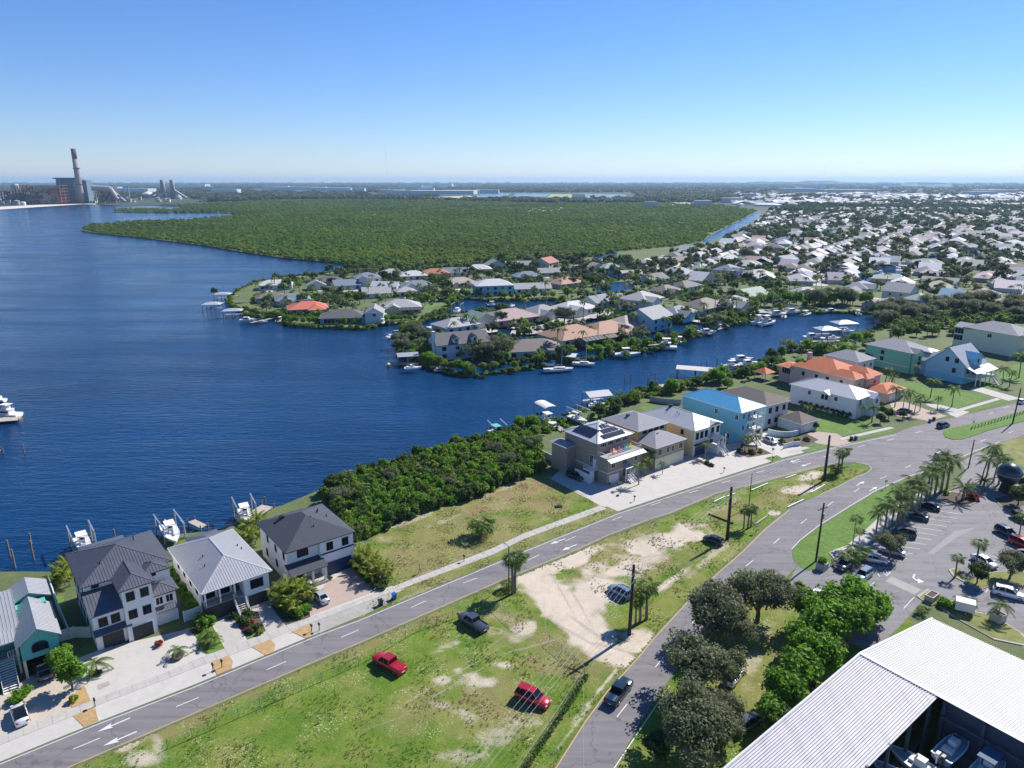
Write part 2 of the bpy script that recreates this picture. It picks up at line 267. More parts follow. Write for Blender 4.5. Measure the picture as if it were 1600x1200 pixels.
# ------------------------------------------------------------------ mesh building
COL = scn.collection
class MB:
    def __init__(s): s.v = []; s.f = []; s.m = []
    def add(s, vs, fs, mi=0):
        n = len(s.v); s.v += [tuple(p) for p in vs]; s.f += [tuple(i+n for i in f) for f in fs]; s.m += [mi]*len(fs); return s
    def box(s, x0, x1, y0, y1, z0, z1, mi=0):
        return s.add([(x0,y0,z0),(x1,y0,z0),(x1,y1,z0),(x0,y1,z0),(x0,y0,z1),(x1,y0,z1),(x1,y1,z1),(x0,y1,z1)],
                     [(0,3,2,1),(4,5,6,7),(0,1,5,4),(1,2,6,5),(2,3,7,6),(3,0,4,7)], mi)
    def prism(s, pts, z0, z1, mi=0, top=None):
        n = len(pts)
        area = sum(pts[i][0]*pts[(i+1)%n][1]-pts[(i+1)%n][0]*pts[i][1] for i in range(n))
        if area < 0: pts = pts[::-1]
        vs = [(p[0],p[1],z0) for p in pts]+[(p[0],p[1],z1) for p in pts]
        fs = [tuple(range(n-1,-1,-1)), tuple(range(n,2*n))]+[(i,(i+1)%n,(i+1)%n+n,i+n) for i in range(n)]
        return s.add(vs, fs, mi)
    def bar(s, a, b, w, h, mi=0):
        a = Vector(a); b = Vector(b); d = (b-a).normalized()
        up = Vector((0,0,1)) if abs(d.z) < 0.95 else Vector((1,0,0))
        sx = d.cross(up).normalized()*w/2; sy = sx.cross(d).normalized()*h/2
        vs = [a-sx-sy,a+sx-sy,a+sx+sy,a-sx+sy,b-sx-sy,b+sx-sy,b+sx+sy,b-sx+sy]
        return s.add(vs, [(0,1,2,3),(7,6,5,4),(0,4,5,1),(1,5,6,2),(2,6,7,3),(3,7,4,0)], mi)
    def tube(s, a, b, r0, r1=None, n=8, mi=0, cap=True):
        r1 = r0 if r1 is None else r1
        a = Vector(a); b = Vector(b); d = (b-a).normalized()
        up = Vector((0,0,1)) if abs(d.z) < 0.95 else Vector((1,0,0))
        x = d.cross(up).normalized(); y = d.cross(x)
        vs = []
        for c, r in ((a,r0),(b,r1)):
            for i in range(n):
                t = 2*math.pi*i/n; vs.append(c+x*math.cos(t)*r+y*math.sin(t)*r)
        fs = [(i,(i+1)%n,(i+1)%n+n,i+n) for i in range(n)]
        if cap: fs += [tuple(range(n-1,-1,-1)), tuple(range(n,2*n))]
        return s.add(vs, fs, mi)
    def path(s, pts, rs, n=6, mi=0):
        pts = [Vector(p) for p in pts]; vs = []; k = len(pts)
        for i, p in enumerate(pts):
            d = (pts[min(i+1,k-1)]-pts[max(i-1,0)]).normalized()
            up = Vector((0,0,1)) if abs(d.z) < 0.9 else Vector((1,0,0))
            x = d.cross(up).normalized(); y = d.cross(x)
            for j in range(n):
                t = 2*math.pi*j/n; vs.append(p+x*math.cos(t)*rs[i]+y*math.sin(t)*rs[i])
        fs = [(i*n+j, i*n+(j+1)%n, (i+1)*n+(j+1)%n, (i+1)*n+j) for i in range(k-1) for j in range(n)]
        fs += [tuple(range(n-1,-1,-1)), tuple(range((k-1)*n, k*n))]
        return s.add(vs, fs, mi)
    def lathe(s, prof, n=16, c=(0,0), mi=0):
        vs = [(c[0]+r*math.cos(2*math.pi*i/n), c[1]+r*math.sin(2*math.pi*i/n), z) for r, z in prof for i in range(n)]
        fs = [(k*n+i, k*n+(i+1)%n, (k+1)*n+(i+1)%n, (k+1)*n+i) for k in range(len(prof)-1) for i in range(n)]
        fs += [tuple(range(n-1,-1,-1)), tuple(range((len(prof)-1)*n, len(prof)*n))]
        return s.add(vs, fs, mi)
    def loft(s, secs, mi=0, cap=True):
        n = len(secs[0]); vs = [p for c in secs for p in c]
        fs = [(k*n+i, k*n+(i+1)%n, (k+1)*n+(i+1)%n, (k+1)*n+i) for k in range(len(secs)-1) for i in range(n)]
        if cap: fs += [tuple(range(n-1,-1,-1)), tuple(range((len(secs)-1)*n, len(secs)*n))]
        return s.add(vs, fs, mi)
    def mesh(s, name, mats, smooth=False):
        me = bpy.data.meshes.new(name); me.from_pydata(s.v, [], s.f)
        if not isinstance(mats, (list, tuple)): mats = [mats]
        for m in mats: me.materials.append(m)
        if len(mats) > 1: me.polygons.foreach_set('material_index', s.m)
        if smooth: me.polygons.foreach_set('use_smooth', [True]*len(s.f))
        me.update(); return me
    def build(s, name, mats, parent=None, smooth=False):
        return link(name, s.mesh(name, mats, smooth), parent)
def link(name, me, parent=None, loc=None, rz=0.0, scale=None):
    o = bpy.data.objects.new(name, me); COL.objects.link(o)
    if parent is not None: o.parent = parent
    if loc is not None: o.location = loc
    if rz: o.rotation_euler = (0, 0, rz)
    if scale is not None: o.scale = (scale,)*3 if isinstance(scale, (int, float)) else scale
    return o
def tag(o, label=None, cat=None, group=None, kind=None):
    if label: o['label'] = label
    if cat: o['category'] = cat
    if group: o['group'] = group
    if kind: o['kind'] = kind
    return o
def thing(name, label, cat, loc=(0,0,0), rz=0.0, group=None):
    o = bpy.data.objects.new(name, None); COL.objects.link(o); o.location = loc; o.rotation_euler = (0,0,rz); o.empty_display_size = 0.2
    return tag(o, label, cat, group)
CHILD = {}
def copy_tree(o, loc, rz=0.0, scale=None, label=None, group=None, cat=None):
    kids = [c for c in o.children]
    r = o.copy(); COL.objects.link(r); r.location = loc; r.rotation_euler = (0,0,rz)
    if scale is not None: r.scale = (scale,)*3 if isinstance(scale, (int, float)) else scale
    tag(r, label, cat, group)
    def rec(src, dst):
        for ch in src.children:
            c = ch.copy(); COL.objects.link(c); c.parent = dst; rec(ch, c)
    rec(o, r); return r
class Kind:
    """a builder run once; later calls copy the first one"""
    def __init__(s, fn): s.fn = fn; s.first = None
    def __call__(s, loc, rz=0.0, scale=1.0, label=None, group=None, cat=None):
        if s.first is None:
            o = s.first = s.fn(); o.location = loc; o.rotation_euler = (0,0,rz)
            o.scale = (scale,)*3 if isinstance(scale, (int, float)) else scale
            return tag(o, label, cat, group)
        return copy_tree(s.first, loc, rz, scale, label, group, cat)
def sheet(name, pts, z, mat, kind='structure', parent=None, thick=0.0):
    """flat ngon of world points"""
    P = [Vector((p[0], p[1], 0)) for p in pts]
    tris = tessellate_polygon([P])
    me = bpy.data.meshes.new(name)
    fs = []
    for a, b, c in tris:
        cr = (P[b]-P[a]).cross(P[c]-P[a]).z
        fs.append((a, b, c) if cr > 0 else (a, c, b))
    vs = [(p.x, p.y, z) for p in P]; n = len(vs)
    if thick:
        area = sum(P[i].x*P[(i+1)%n].y-P[(i+1)%n].x*P[i].y for i in range(n))
        vs += [(p.x, p.y, z-thick) for p in P]
        for i in range(n):
            j = (i+1) % n; fs.append((i, i+n, j+n, j) if area > 0 else (j, j+n, i+n, i))
    me.from_pydata(vs, [], fs); me.materials.append(mat); me.update()
    o = link(name, me, parent)
    if parent is None and kind: o['kind'] = kind
    return o
def gp(pts, z=GZ): return [G(x, y, z) for x, y in pts]
def psheet(name, pts, z, mat, **kw): return sheet(name, gp(pts), z, mat, **kw)
DROP = 'with a the and of on at left right backing beside behind in its by between above below before near mid up is'.split()
def short(lb, n=9):
    w = lb.split()[:n]
    while w and w[-1].strip(',') in DROP: w.pop()
    return ' '.join(w)
def resample(P, step):
    P = [Vector((p[0], p[1], p[2] if len(p) > 2 else 0)) for p in P]; L = [0]
    for a, b in zip(P, P[1:]): L.append(L[-1]+(b-a).length)
    n = max(1, int(round(L[-1]/step))); out = []
    for i in range(n+1):
        d = L[-1]*i/n; k = 0
        while k < len(L)-2 and L[k+1] < d: k += 1
        s = (d-L[k])/max(1e-9, L[k+1]-L[k]); out.append(P[k].lerp(P[k+1], s))
    return out
def smooth_line(P, step=2.0, it=2):
    P = [Vector((p[0], p[1], 0)) for p in P]
    for _ in range(it):
        Q = [P[0]]
        for a, b in zip(P, P[1:]): Q += [a.lerp(b, 0.25), a.lerp(b, 0.75)]
        P = Q+[P[-1]]
    return P
def ribbon(name, line, w, z, mat, parent=None):
    mb = MB(); n = len(line); L = []
    for i in range(n):
        d = (line[min(i+1,n-1)]-line[max(i-1,0)]); d.z = 0; d.normalize(); nrm = Vector((-d.y, d.x, 0))*w/2
        L.append((line[i]+nrm, line[i]-nrm))
    vs = [(p.x, p.y, z) for a, b in L for p in (a, b)]
    mb.add(vs, [(2*i+1, 2*i+3, 2*i+2, 2*i) for i in range(n-1)])
    return mb.build(name, mat, parent)
# ------------------------------------------------------------------ stuff scattering (uncountable vegetation only)
def scatter(name, pts, scl, protos, label, cat, seed=0):
    rnd = np.random.RandomState(seed); n = len(pts)
    me = bpy.data.meshes.new(name); me.vertices.add(n); me.vertices.foreach_set('co', np.array(pts, dtype=np.float32).ravel())
    a = me.attributes.new('s', 'FLOAT_VECTOR', 'POINT'); a.data.foreach_set('vector', np.array(scl, dtype=np.float32).ravel())
    a = me.attributes.new('r', 'FLOAT', 'POINT'); a.data.foreach_set('value', (rnd.rand(n)*6.283).astype(np.float32))
    a = me.attributes.new('k', 'INT', 'POINT'); a.data.foreach_set('value', rnd.randint(0, len(protos), n).astype(np.int32))
    me.update(); o = link(name, me); tag(o, label, cat, None, 'stuff')
    ng = bpy.data.node_groups.new(name+'_nodes', 'GeometryNodeTree')
    ng.interface.new_socket(name='Geometry', in_out='INPUT', socket_type='NodeSocketGeometry')
    ng.interface.new_socket(name='Geometry', in_out='OUTPUT', socket_type='NodeSocketGeometry')
    gi = ng.nodes.new('NodeGroupInput'); go = ng.nodes.new('NodeGroupOutput'); jn = ng.nodes.new('GeometryNodeJoinGeometry')
    def attr(nm, ty):
        q = ng.nodes.new('GeometryNodeInputNamedAttribute'); q.data_type = ty; q.inputs[0].default_value = nm; return q.outputs[0]
    S_, R_, K_ = attr('s', 'FLOAT_VECTOR'), attr('r', 'FLOAT'), attr('k', 'INT')
    cx = ng.nodes.new('ShaderNodeCombineXYZ'); ng.links.new(R_, cx.inputs[2])
    for i, po in enumerate(protos):
        oi = ng.nodes.new('GeometryNodeObjectInfo'); oi.inputs['Object'].default_value = po
        ip = ng.nodes.new('GeometryNodeInstanceOnPoints')
        cmpn = ng.nodes.new('FunctionNodeCompare'); cmpn.data_type = 'INT'; cmpn.operation = 'EQUAL'
        ins = [x for x in cmpn.inputs if x.type == 'INT']
        ng.links.new(K_, ins[0]); ins[1].default_value = i
        ng.links.new(gi.outputs[0], ip.inputs['Points']); ng.links.new(cmpn.outputs[0], ip.inputs['Selection'])
        ng.links.new(oi.outputs['Geometry'], ip.inputs['Instance']); ng.links.new(cx.outputs[0], ip.inputs['Rotation']); ng.links.new(S_, ip.inputs['Scale'])
        ng.links.new(ip.outputs[0], jn.inputs[0])
    ng.links.new(jn.outputs[0], go.inputs[0])
    md = o.modifiers.new('scatter', 'NODES'); md.node_group = ng
    return o
def proto(name, me):
    o = bpy.data.objects.new(name, me); return o     # never linked: only instanced by the scatterers
# ------------------------------------------------------------------ plant meshes
def leaf_cards(rnd, clumps, per, leaf, mb, spread, mi=0, upbias=0.35):
    """clumps: (centre, radius). quads spread through each clump"""
    for c, r in clumps:
        n = per if isinstance(per, int) else per(r)
        d = rnd.normal(size=(n, 3)); d /= np.linalg.norm(d, axis=1)[:, None]
        rad = r*(rnd.rand(n)**0.45)[:, None]
        p = np.array(c)+d*rad*np.array([1, 1, spread])
        nr = d*0.6+rnd.normal(size=(n, 3))*0.55+np.array([0, 0, upbias]); nr /= np.linalg.norm(nr, axis=1)[:, None]
        a = np.cross(nr, rnd.normal(size=(n, 3))); a /= np.linalg.norm(a, axis=1)[:, None]; b = np.cross(nr, a)
        s = leaf*(0.6+0.8*rnd.rand(n))[:, None]
        A, B = a*s, b*s*0.6
        q = np.stack([p-A, p-B*0.9, p+A, p+B], 1).reshape(-1, 3)
        k = len(mb.v); mb.v += [tuple(x) for x in q.tolist()]
        mb.f += [(k+4*i, k+4*i+1, k+4*i+2, k+4*i+3) for i in range(n)]; mb.m += [mi]*n
def crown_clumps(rnd, n, rx, ry, rz, cz, cr, shell=0.55):
    out = []; ph0 = rnd.rand()*6.28
    for _ in range(n):
        d = rnd.normal(size=3); d /= np.linalg.norm(d); d[2] = d[2] if d[2] > -0.5 else -d[2]*0.5
        th = math.atan2(d[1], d[0]); k = (shell+(1-shell)*rnd.rand())*(0.86+0.16*math.sin(2*th+ph0)+0.13*math.sin(5*th+2*ph0)+0.10*math.sin(3*th-ph0+d[2]*3))
        out.append(((d[0]*rx*k, d[1]*ry*k, cz+d[2]*rz*k), cr*(0.6+0.7*rnd.rand())))
    return out
def tree_meshes(seed, h, rx, rz, trunk_h, mat, nclump=45, per=120, leaf=0.28, cr=1.1, tr=0.22, limbs=6):
    rnd = np.random.RandomState(seed)
    cz = trunk_h+rz*0.75
    cl = crown_clumps(rnd, nclump, rx-cr*0.7, rx-cr*0.7, rz-cr*0.5, cz, cr)
    mb = MB(); leaf_cards(rnd, cl, per, leaf, mb, 0.75)
    crown = mb.mesh('crown', mat)
    tb = MB(); tb.path([(0,0,-0.2),(0.08,0.05,trunk_h*0.5),(0.0,0.12,trunk_h),(0.1,0,cz)], [tr*1.3,tr,tr*0.85,tr*0.3], 7)
    for i in range(limbs):
        c = cl[rnd.randint(len(cl))][0]; z0 = trunk_h*(0.6+0.4*rnd.rand())
        mid = (c[0]*0.45, c[1]*0.45, z0+(c[2]-z0)*0.6)
        tb.path([(0,0.05,z0), mid, c], [tr*0.6, tr*0.4, tr*0.12], 5)
    return crown, tb.mesh('trunk', bark)
def tree_kind(name, **kw):
    def fn():
        t = thing(name, None, None); c, k = tree_meshes(**kw); link('crown', c, t); link('trunk', k, t); return t
    return Kind(fn)
def bush_mesh(seed, rx, rz, mat, n=14, per=60, leaf=0.2, cr=0.55, name='bush'):
    rnd = np.random.RandomState(seed); mb = MB()
    leaf_cards(rnd, crown_clumps(rnd, n, rx, rx, rz, rz*0.55, cr), per, leaf, mb, 0.8)
    return mb.mesh(name, mat)
def bush_kind(name, **kw):
    def fn():
        t = thing(name, None, None); link('foliage', bush_mesh(**kw), t); return t
    return Kind(fn)
# palm frond: arching rachis with hanging leaflets, root at origin, grows along +X
def frond_mesh(mat, L=2.6, rise=0.5, droop=1.5, w=0.55, n=13, fan=False, seed=0):
    rnd = random.Random(seed); mb = MB(); pts = []
    for i in range(n+1):
        s = i/n; x = L*(s-0.12*s*s); z = L*(rise*s-droop*0.5*s*s); pts.append(Vector((x, 0, z)))
    for i in range(n):
        mb.bar(pts[i], pts[i+1], 0.05*(1-i/n)+0.015, 0.04)
        s = (i+0.5)/n; ww = w*math.sin(math.pi*min(1, 0.12+s*0.86))**0.6
        a = pts[i]; st = (pts[i+1]-pts[i])
        for sg in (-1, 1):
            for q in (0.0, 0.5):
                p = a+st*q
                tip = p+Vector((0.35*ww, sg*ww*(0.85+0.3*rnd.random()), -ww*(0.35+0.35*rnd.random())))
                p2 = p+st*0.42
                mb.add([p, p2, tip+Vector((0.04, 0, 0)), tip], [(0, 1, 2, 3)])
    return mb.mesh('frond', mat)
def fan_mesh(mat, seed=0, L=1.0, r=0.95):
    rnd = random.Random(seed); mb = MB(); base = Vector((L, 0, L*0.3)); mb.bar((0,0,0), base, 0.05, 0.04)
    n = 16
    for i in range(n):
        t = R(-115+230*i/(n-1)); t2 = t+R(9)
        d = Vector((math.cos(t), math.sin(t), -0.25-0.25*rnd.random())); d2 = Vector((math.cos(t2), math.sin(t2), -0.3))
        mb.add([base, base+d2*r*0.7, base+d*r*(0.9+0.2*rnd.random()), base+(d+d2*-0.05)*r*0.6], [(0, 1, 2, 3)])
    return mb.mesh('frond', mat)
FR = {}
def frond(kind, i):
    k = (kind, i)
    if k not in FR:
        if kind == 'coco': FR[k] = frond_mesh(leaf_palm, 3.0, [0.75, 0.35, -0.05][i], [1.5, 1.6, 1.3][i], 0.6, 13, seed=i)
        if kind == 'royal': FR[k] = frond_mesh(leaf_palm, 2.8, [0.95, 0.6, 0.1][i], [1.5, 1.7, 1.6][i], 0.7, 13, seed=i+9)
        if kind == 'date': FR[k] = frond_mesh(leaf_areca if False else leaf_palm, 3.2, [1.1, 0.6, 0.2][i], [1.2, 1.3, 1.3][i], 0.4, 14, seed=i+5)
        if kind == 'areca': FR[k] = frond_mesh(leaf_areca, 1.7, [1.5, 1.1, 0.7][i], [1.8, 2.0, 2.1][i], 0.42, 9, seed=i+7)
        if kind == 'sabal': FR[k] = fan_mesh(leaf_dark if False else leaf_palm, seed=i)
    return FR[k]
def palm_kind(name, kind, h, nf=14, lean=0.0, tr=0.16, multi=1):
    def fn():
        t = thing(name, None, None); rnd = random.Random(hash((kind, nf)) % 1000 if False else nf+int(h*7))
        for m in range(multi):
            a = rnd.random()*6.28; off = Vector((math.cos(a), math.sin(a), 0))*(0.0 if multi == 1 else 0.45+0.25*m)
            hh = h*(1-0.16*m); top = Vector((off.x*1.6+lean, off.y*1.6, hh))
            tb = MB(); tb.path([off+Vector((0,0,-0.1)), off*1.15+Vector((lean*0.3, 0, hh*0.5)), top], [tr*1.35, tr, tr*0.8], 8)
            if kind == 'royal': tb.tube(top-Vector((0,0,0.1)), top+Vector((0,0,0.7)), tr*0.6, tr*0.35, 8)
            tb.build('trunk', bark_palm, t, True)
            hub = top+Vector((0,0,0.5 if kind == 'royal' else 0.05))
            for i in range(nf):
                lv = (i*3)//nf; az = i*2.39996+rnd.random()*0.3
                f = link('frond', frond(kind, lv), t, hub, az, 0.85+0.3*rnd.random())
                f.rotation_euler = (rnd.uniform(-0.15, 0.15), [-0.25, 0.1, 0.5][lv]+rnd.uniform(-0.15, 0.15) if kind == 'sabal' else rnd.uniform(-0.12, 0.12), az)
        return t
    return Kind(fn)
def far_palm_mesh(seed=3, h=7.0):
    mb = MB(); mb.tube((0,0,0), (0.2,0,h), 0.2, 0.13, 6, 1)
    rnd = random.Random(seed)
    for i in range(13):
        az = i*2.4; rise = rnd.uniform(-0.1, 0.7); p = Vector((0.2, 0, h)); d = Vector((math.cos(az), math.sin(az), 0)); s_ = Vector((-d.y, d.x, 0))
        prev = p
        for k in range(1, 5):
            q = p+d*(0.62*k)+Vector((0, 0, 0.62*k*rise-0.13*k*k)); w = [0.28, 0.36, 0.3, 0.08][k-1]
            mb.add([prev-s_*0.3+Vector((0,0,-0.15)), prev, q, q-s_*w+Vector((0,0,-0.2))], [(0,1,2,3)]); mb.add([prev+s_*0.3+Vector((0,0,-0.15)), prev, q, q+s_*w+Vector((0,0,-0.2))], [(3,2,1,0)]); prev = q
    return mb.mesh('far_palm', [leaf_palm, bark_palm])
# ================================================================== LAND AND WATER
sheet('water', [(-30000,-300),(30000,-300),(30000,30000),(-30000,30000)], 0.0, water)
e0 = G(0, 893); dirL = Vector((math.cos(R(38)), math.sin(R(38)), 0))
shore_px = [(85,893),(130,868),(200,850),(270,835),(350,828),(400,800),(440,790),(500,765),(520,752),(600,730),(700,698),(760,683),(800,668),(840,655),
 (872,660),(900,648),(940,634),(1000,612),(1050,603),(1110,590),(1150,583),(1200,560),(1240,548),(1290,540),(1330,530),(1370,515),(1385,500),(1383,490),(1330,487),
 (1270,487),(1230,487),(1165,497),(1120,513),(1080,526),(1058,533),(1005,538),(963,549),(930,559),(880,567),(845,571),(790,579),(740,586),(700,580),(655,567),(628,550),(622,530),(640,512),
 (672,497),(710,490),(740,487),(800,484),(850,480),(880,474),(870,467),(820,468),(760,468),(725,465),(705,474),(700,485),(690,494),(640,505),(600,505),(570,512),
 (500,510),(450,507),(440,497),(385,492),(358,472),(362,458),(400,440),(440,432),(500,429),(545,418),(562,413),(530,411),(500,408),(440,402),(370,392),(330,385),
 (270,377),(200,369),(150,364),(126,360),(135,353),(170,349),(240,345),(300,343),(345,339),(376,334),(330,331.5),(250,332),(176,331),(178,328),(210,326),(300,327),
 (275,322),(240,320.5),(200,322),(150,319),(130,318.5),(60,323),(0,327),(-200,334)]
ring = [Vector((-400,-250,0)), e0-dirL*400]+[Vector(p) for p in [e0]]+[G(*p) for p in shore_px]+[Vector((-20000, 3300, 0)), Vector((-29000, 6000, 0)), Vector((-29000,29000,0)), Vector((29000,29000,0)), Vector((29000,-250,0))]
sheet('ground', ring, GZ, land_mat, thick=2.5)
canals = [[(1098,377),(1110,368),(1140,352),(1170,338),(1182,331),(1190,333),(1184,342),(1160,356),(1130,369),(1105,380)],
 [(1287,358),(1306,358),(1312,364),(1309,373),(1292,372)], [(1453,360),(1480,371),(1481,381),(1472,378),(1456,367)],
 [(1334,438),(1347,430),(1375,424),(1394,414),(1428,408),(1456,396),(1478,397),(1459,405),(1431,414),(1412,424),(1400,433),(1350,441)],
 [(925,451),(962,440),(988,443),(994,451),(941,459)], [(1147,405),(1170,403),(1175,409),(1152,414)], [(1232,373),(1262,367),(1270,371),(1240,378)], [(1500,387),(1530,395),(1547,411),(1524,405)], [(1218,346),(1252,341),(1256,345),(1222,350)], [(1380,345),(1410,350),(1414,354),(1384,349)], [(925,402),(950,395),(964,394),(964,400),(935,405)]]
for c in canals: psheet('canal_water', c, GZ+0.02, water)
# far beach by the power station
psheet('beach', [(-40,331),(0,327.5),(60,323.5),(130,319),(150,319.5),(150,318),(60,320),(0,323),(-40,326)], GZ+0.05, M('beach_sand', (0.62,0.57,0.5), 0.95))
# near streets of the neighbourhood
psheet('street', crop(300,380,3.81)([(790,285),(900,300),(1000,285),(1010,270),(880,262),(800,258),(720,262)]), GZ+0.03, asphalt_far)
psheet('street', crop(600,380,3.81)([(960,480),(1010,455),(1150,420),(1330,400),(1420,400),(1300,440),(1180,460),(1050,490),(900,540),(750,545),(760,520)]), GZ+0.03, asphalt_far)
psheet('street', crop(1100,280,3.2)([(1540,310),(1600,340),(1600,370),(1500,440),(1440,490),(1380,500),(1370,490),(1450,445),(1530,400),(1560,360)]), GZ+0.03, asphalt_far)
psheet('street', crop(1100,280,3.2)([(905,265),(935,290),(920,310),(860,340),(780,370),(770,360),(850,325),(895,300)]), GZ+0.03, asphalt_far)
# ------------------------------------------------------------------ roads
up1 = [(-260,1310),(-120,1243),(0,1192),(152,1130),(300,1073),(500,990),(560,968),(819,860),(965,801),(1120,750),(1224,717),(1307,697),(1400,677),(1425,667),(1600,627),(1800,575),(2300,480)]
low2r = [(2300,545),(1800,632),(1600,680),(1562,692),(1520,708),(1480,727),(1420,746),(1371,767),(1329,792),(1281,822),(1250,846),(1237,860),(1238,872),(1246,884),(1225,905),(1180,925),(1098,996),(1046,1060),(1000,1130),(960,1200),(915,1290),(860,1420)]
up2 = [(765,1420),(830,1275),(869,1197),(912,1129),(950,1077),(1000,1022),(1021,996),(1069,944),(1120,895),(1160,860),(1195,825),(1234,794),(1281,773),(1310,760),(1338,745),(1354,739),(1362,733),(1358,727),(1338,722)]
low1 = [(1310,723),(1281,729),(1220,745),(1162,761),(1120,772),(1047,803),(1020,811),(950,838),(903,860),(820,894),(778,911),(560,1007),(500,1032),(300,1118),(112,1199),(0,1250),(-120,1306),(-260,1380)]
road = psheet('road', up1+low2r+up2+low1, GZ+0.008, asphalt)
def line_part(name, px, w, mat, parent=road, z=GZ+0.014): return ribbon(name, [Vector((G(*p).x, G(*p).y, 0)) for p in px], w, z, mat, parent)
off = lambda px, d: [(x, y+d) for x, y in px]
line_part('edge_line', off(up1[1:13], 2.2), 0.13, white_line)
line_part('edge_line', off(low1[1:17], -2.2), 0.14, yellow_line)
line_part('edge_line', off(up2[1:12], 2.5), 0.14, yellow_line)
line_part('edge_line', [(1046,1072),(1000,1140),(960,1200),(915,1282)], 0.14, white_line)
line_part('edge_line', [(1098,998),(1060,1045)], 0.14, white_line)
line_part('edge_line', off(low2r[3:12], -2.0), 0.12, white_line)
# kerb along the islands
def kerb(px): return line_part('kerb', px, 0.22, concrete_old, road, GZ+0.02)
kerb(up2[12:]); kerb(low1[:4])
dash_c = [(135,1162),(293,1097),(432,1040),(547,990),(654,944),(735,907),(834,871),(891,842),(964,810),(1025,787),(1084,768),(1134,753),(1188,737),(1245,722),(1293,712),(1346,697),(1392,687),(1435,675),(1548,646),(1572,636)]
def dash(p, q):
    P, Q = G(*p), G(*q); d = (Q-P).normalized(); m = (P+Q)/2; m.z = 0; ribbon('lane_dash', [m-d*1.5, m+d*1.5], 0.14, GZ+0.015, white_line, road)
for i, p in enumerate(dash_c):
    q = dash_c[i+1] if i+1 < len(dash_c) else (1600, 629); dash((p[0]-4, p[1]-(q[1]-p[1])/(q[0]-p[0])*4), (p[0]+4, p[1]+(q[1]-p[1])/(q[0]-p[0])*4))
for a, b in [((964,1120),(980,1100)),((1026,1040),(1036,1028)),((1082,973),(1092,962)),((1124,928),(1134,918)),((1166,884),(1176,876)),((1208,850),(1219,840)),((1250,819),(1262,810)),
             ((1292,791),(1303,783)),((1334,769),(1343,763)),((1375,748),(1385,744)),((1415,731),(1423,727)),((1470,708),(1480,704)),((1530,690),(1542,686)),((1575,677),(1585,673))]: dash(a, b)
def arrow(tail, head, s=1.0):
    A, B = G(*tail), G(*head); d = (B-A).normalized(); n = Vector((-d.y, d.x, 0)); L = 3.9*s; mb = MB(); m = (A+B)/2; a = m-d*L/2; b = m+d*L/2
    k = b-d*1.5*s
    P = [a-n*.11, a+n*.11, k+n*.11, k-n*.11]; Q = [k-n*.5*s-d*.25, b, k+n*.5*s-d*.25, k]
    mb.add([(p.x,p.y,GZ+.0155) for p in P], [(0,3,2,1)]); mb.add([(p.x,p.y,GZ+.0155) for p in Q], [(0,3,1),(3,2,1)]); mb.build('lane_arrow', white_line, road)
for t_, h_ in [((198,1124),(158,1141)),((208,1145.5),(167,1163)),((880,843),(863,849)),((898,852),(881,859)),((1248,718),(1235,722)),((1266,724),(1252,728.5)),
               ((1337,759),(1352,751.5)),((1357,768),(1372,760))]: arrow(t_, h_)
# island with bollards on the right
isl = psheet('traffic_island', crop(1200,480,4)([(1095,790),(1098,772),(1140,758),(1220,742),(1400,700),(1600,648),(1900,560),(1900,625),(1600,714),(1400,765),(1220,826),(1150,828),(1110,815)]), GZ+0.13, lawn, thick=0.13)
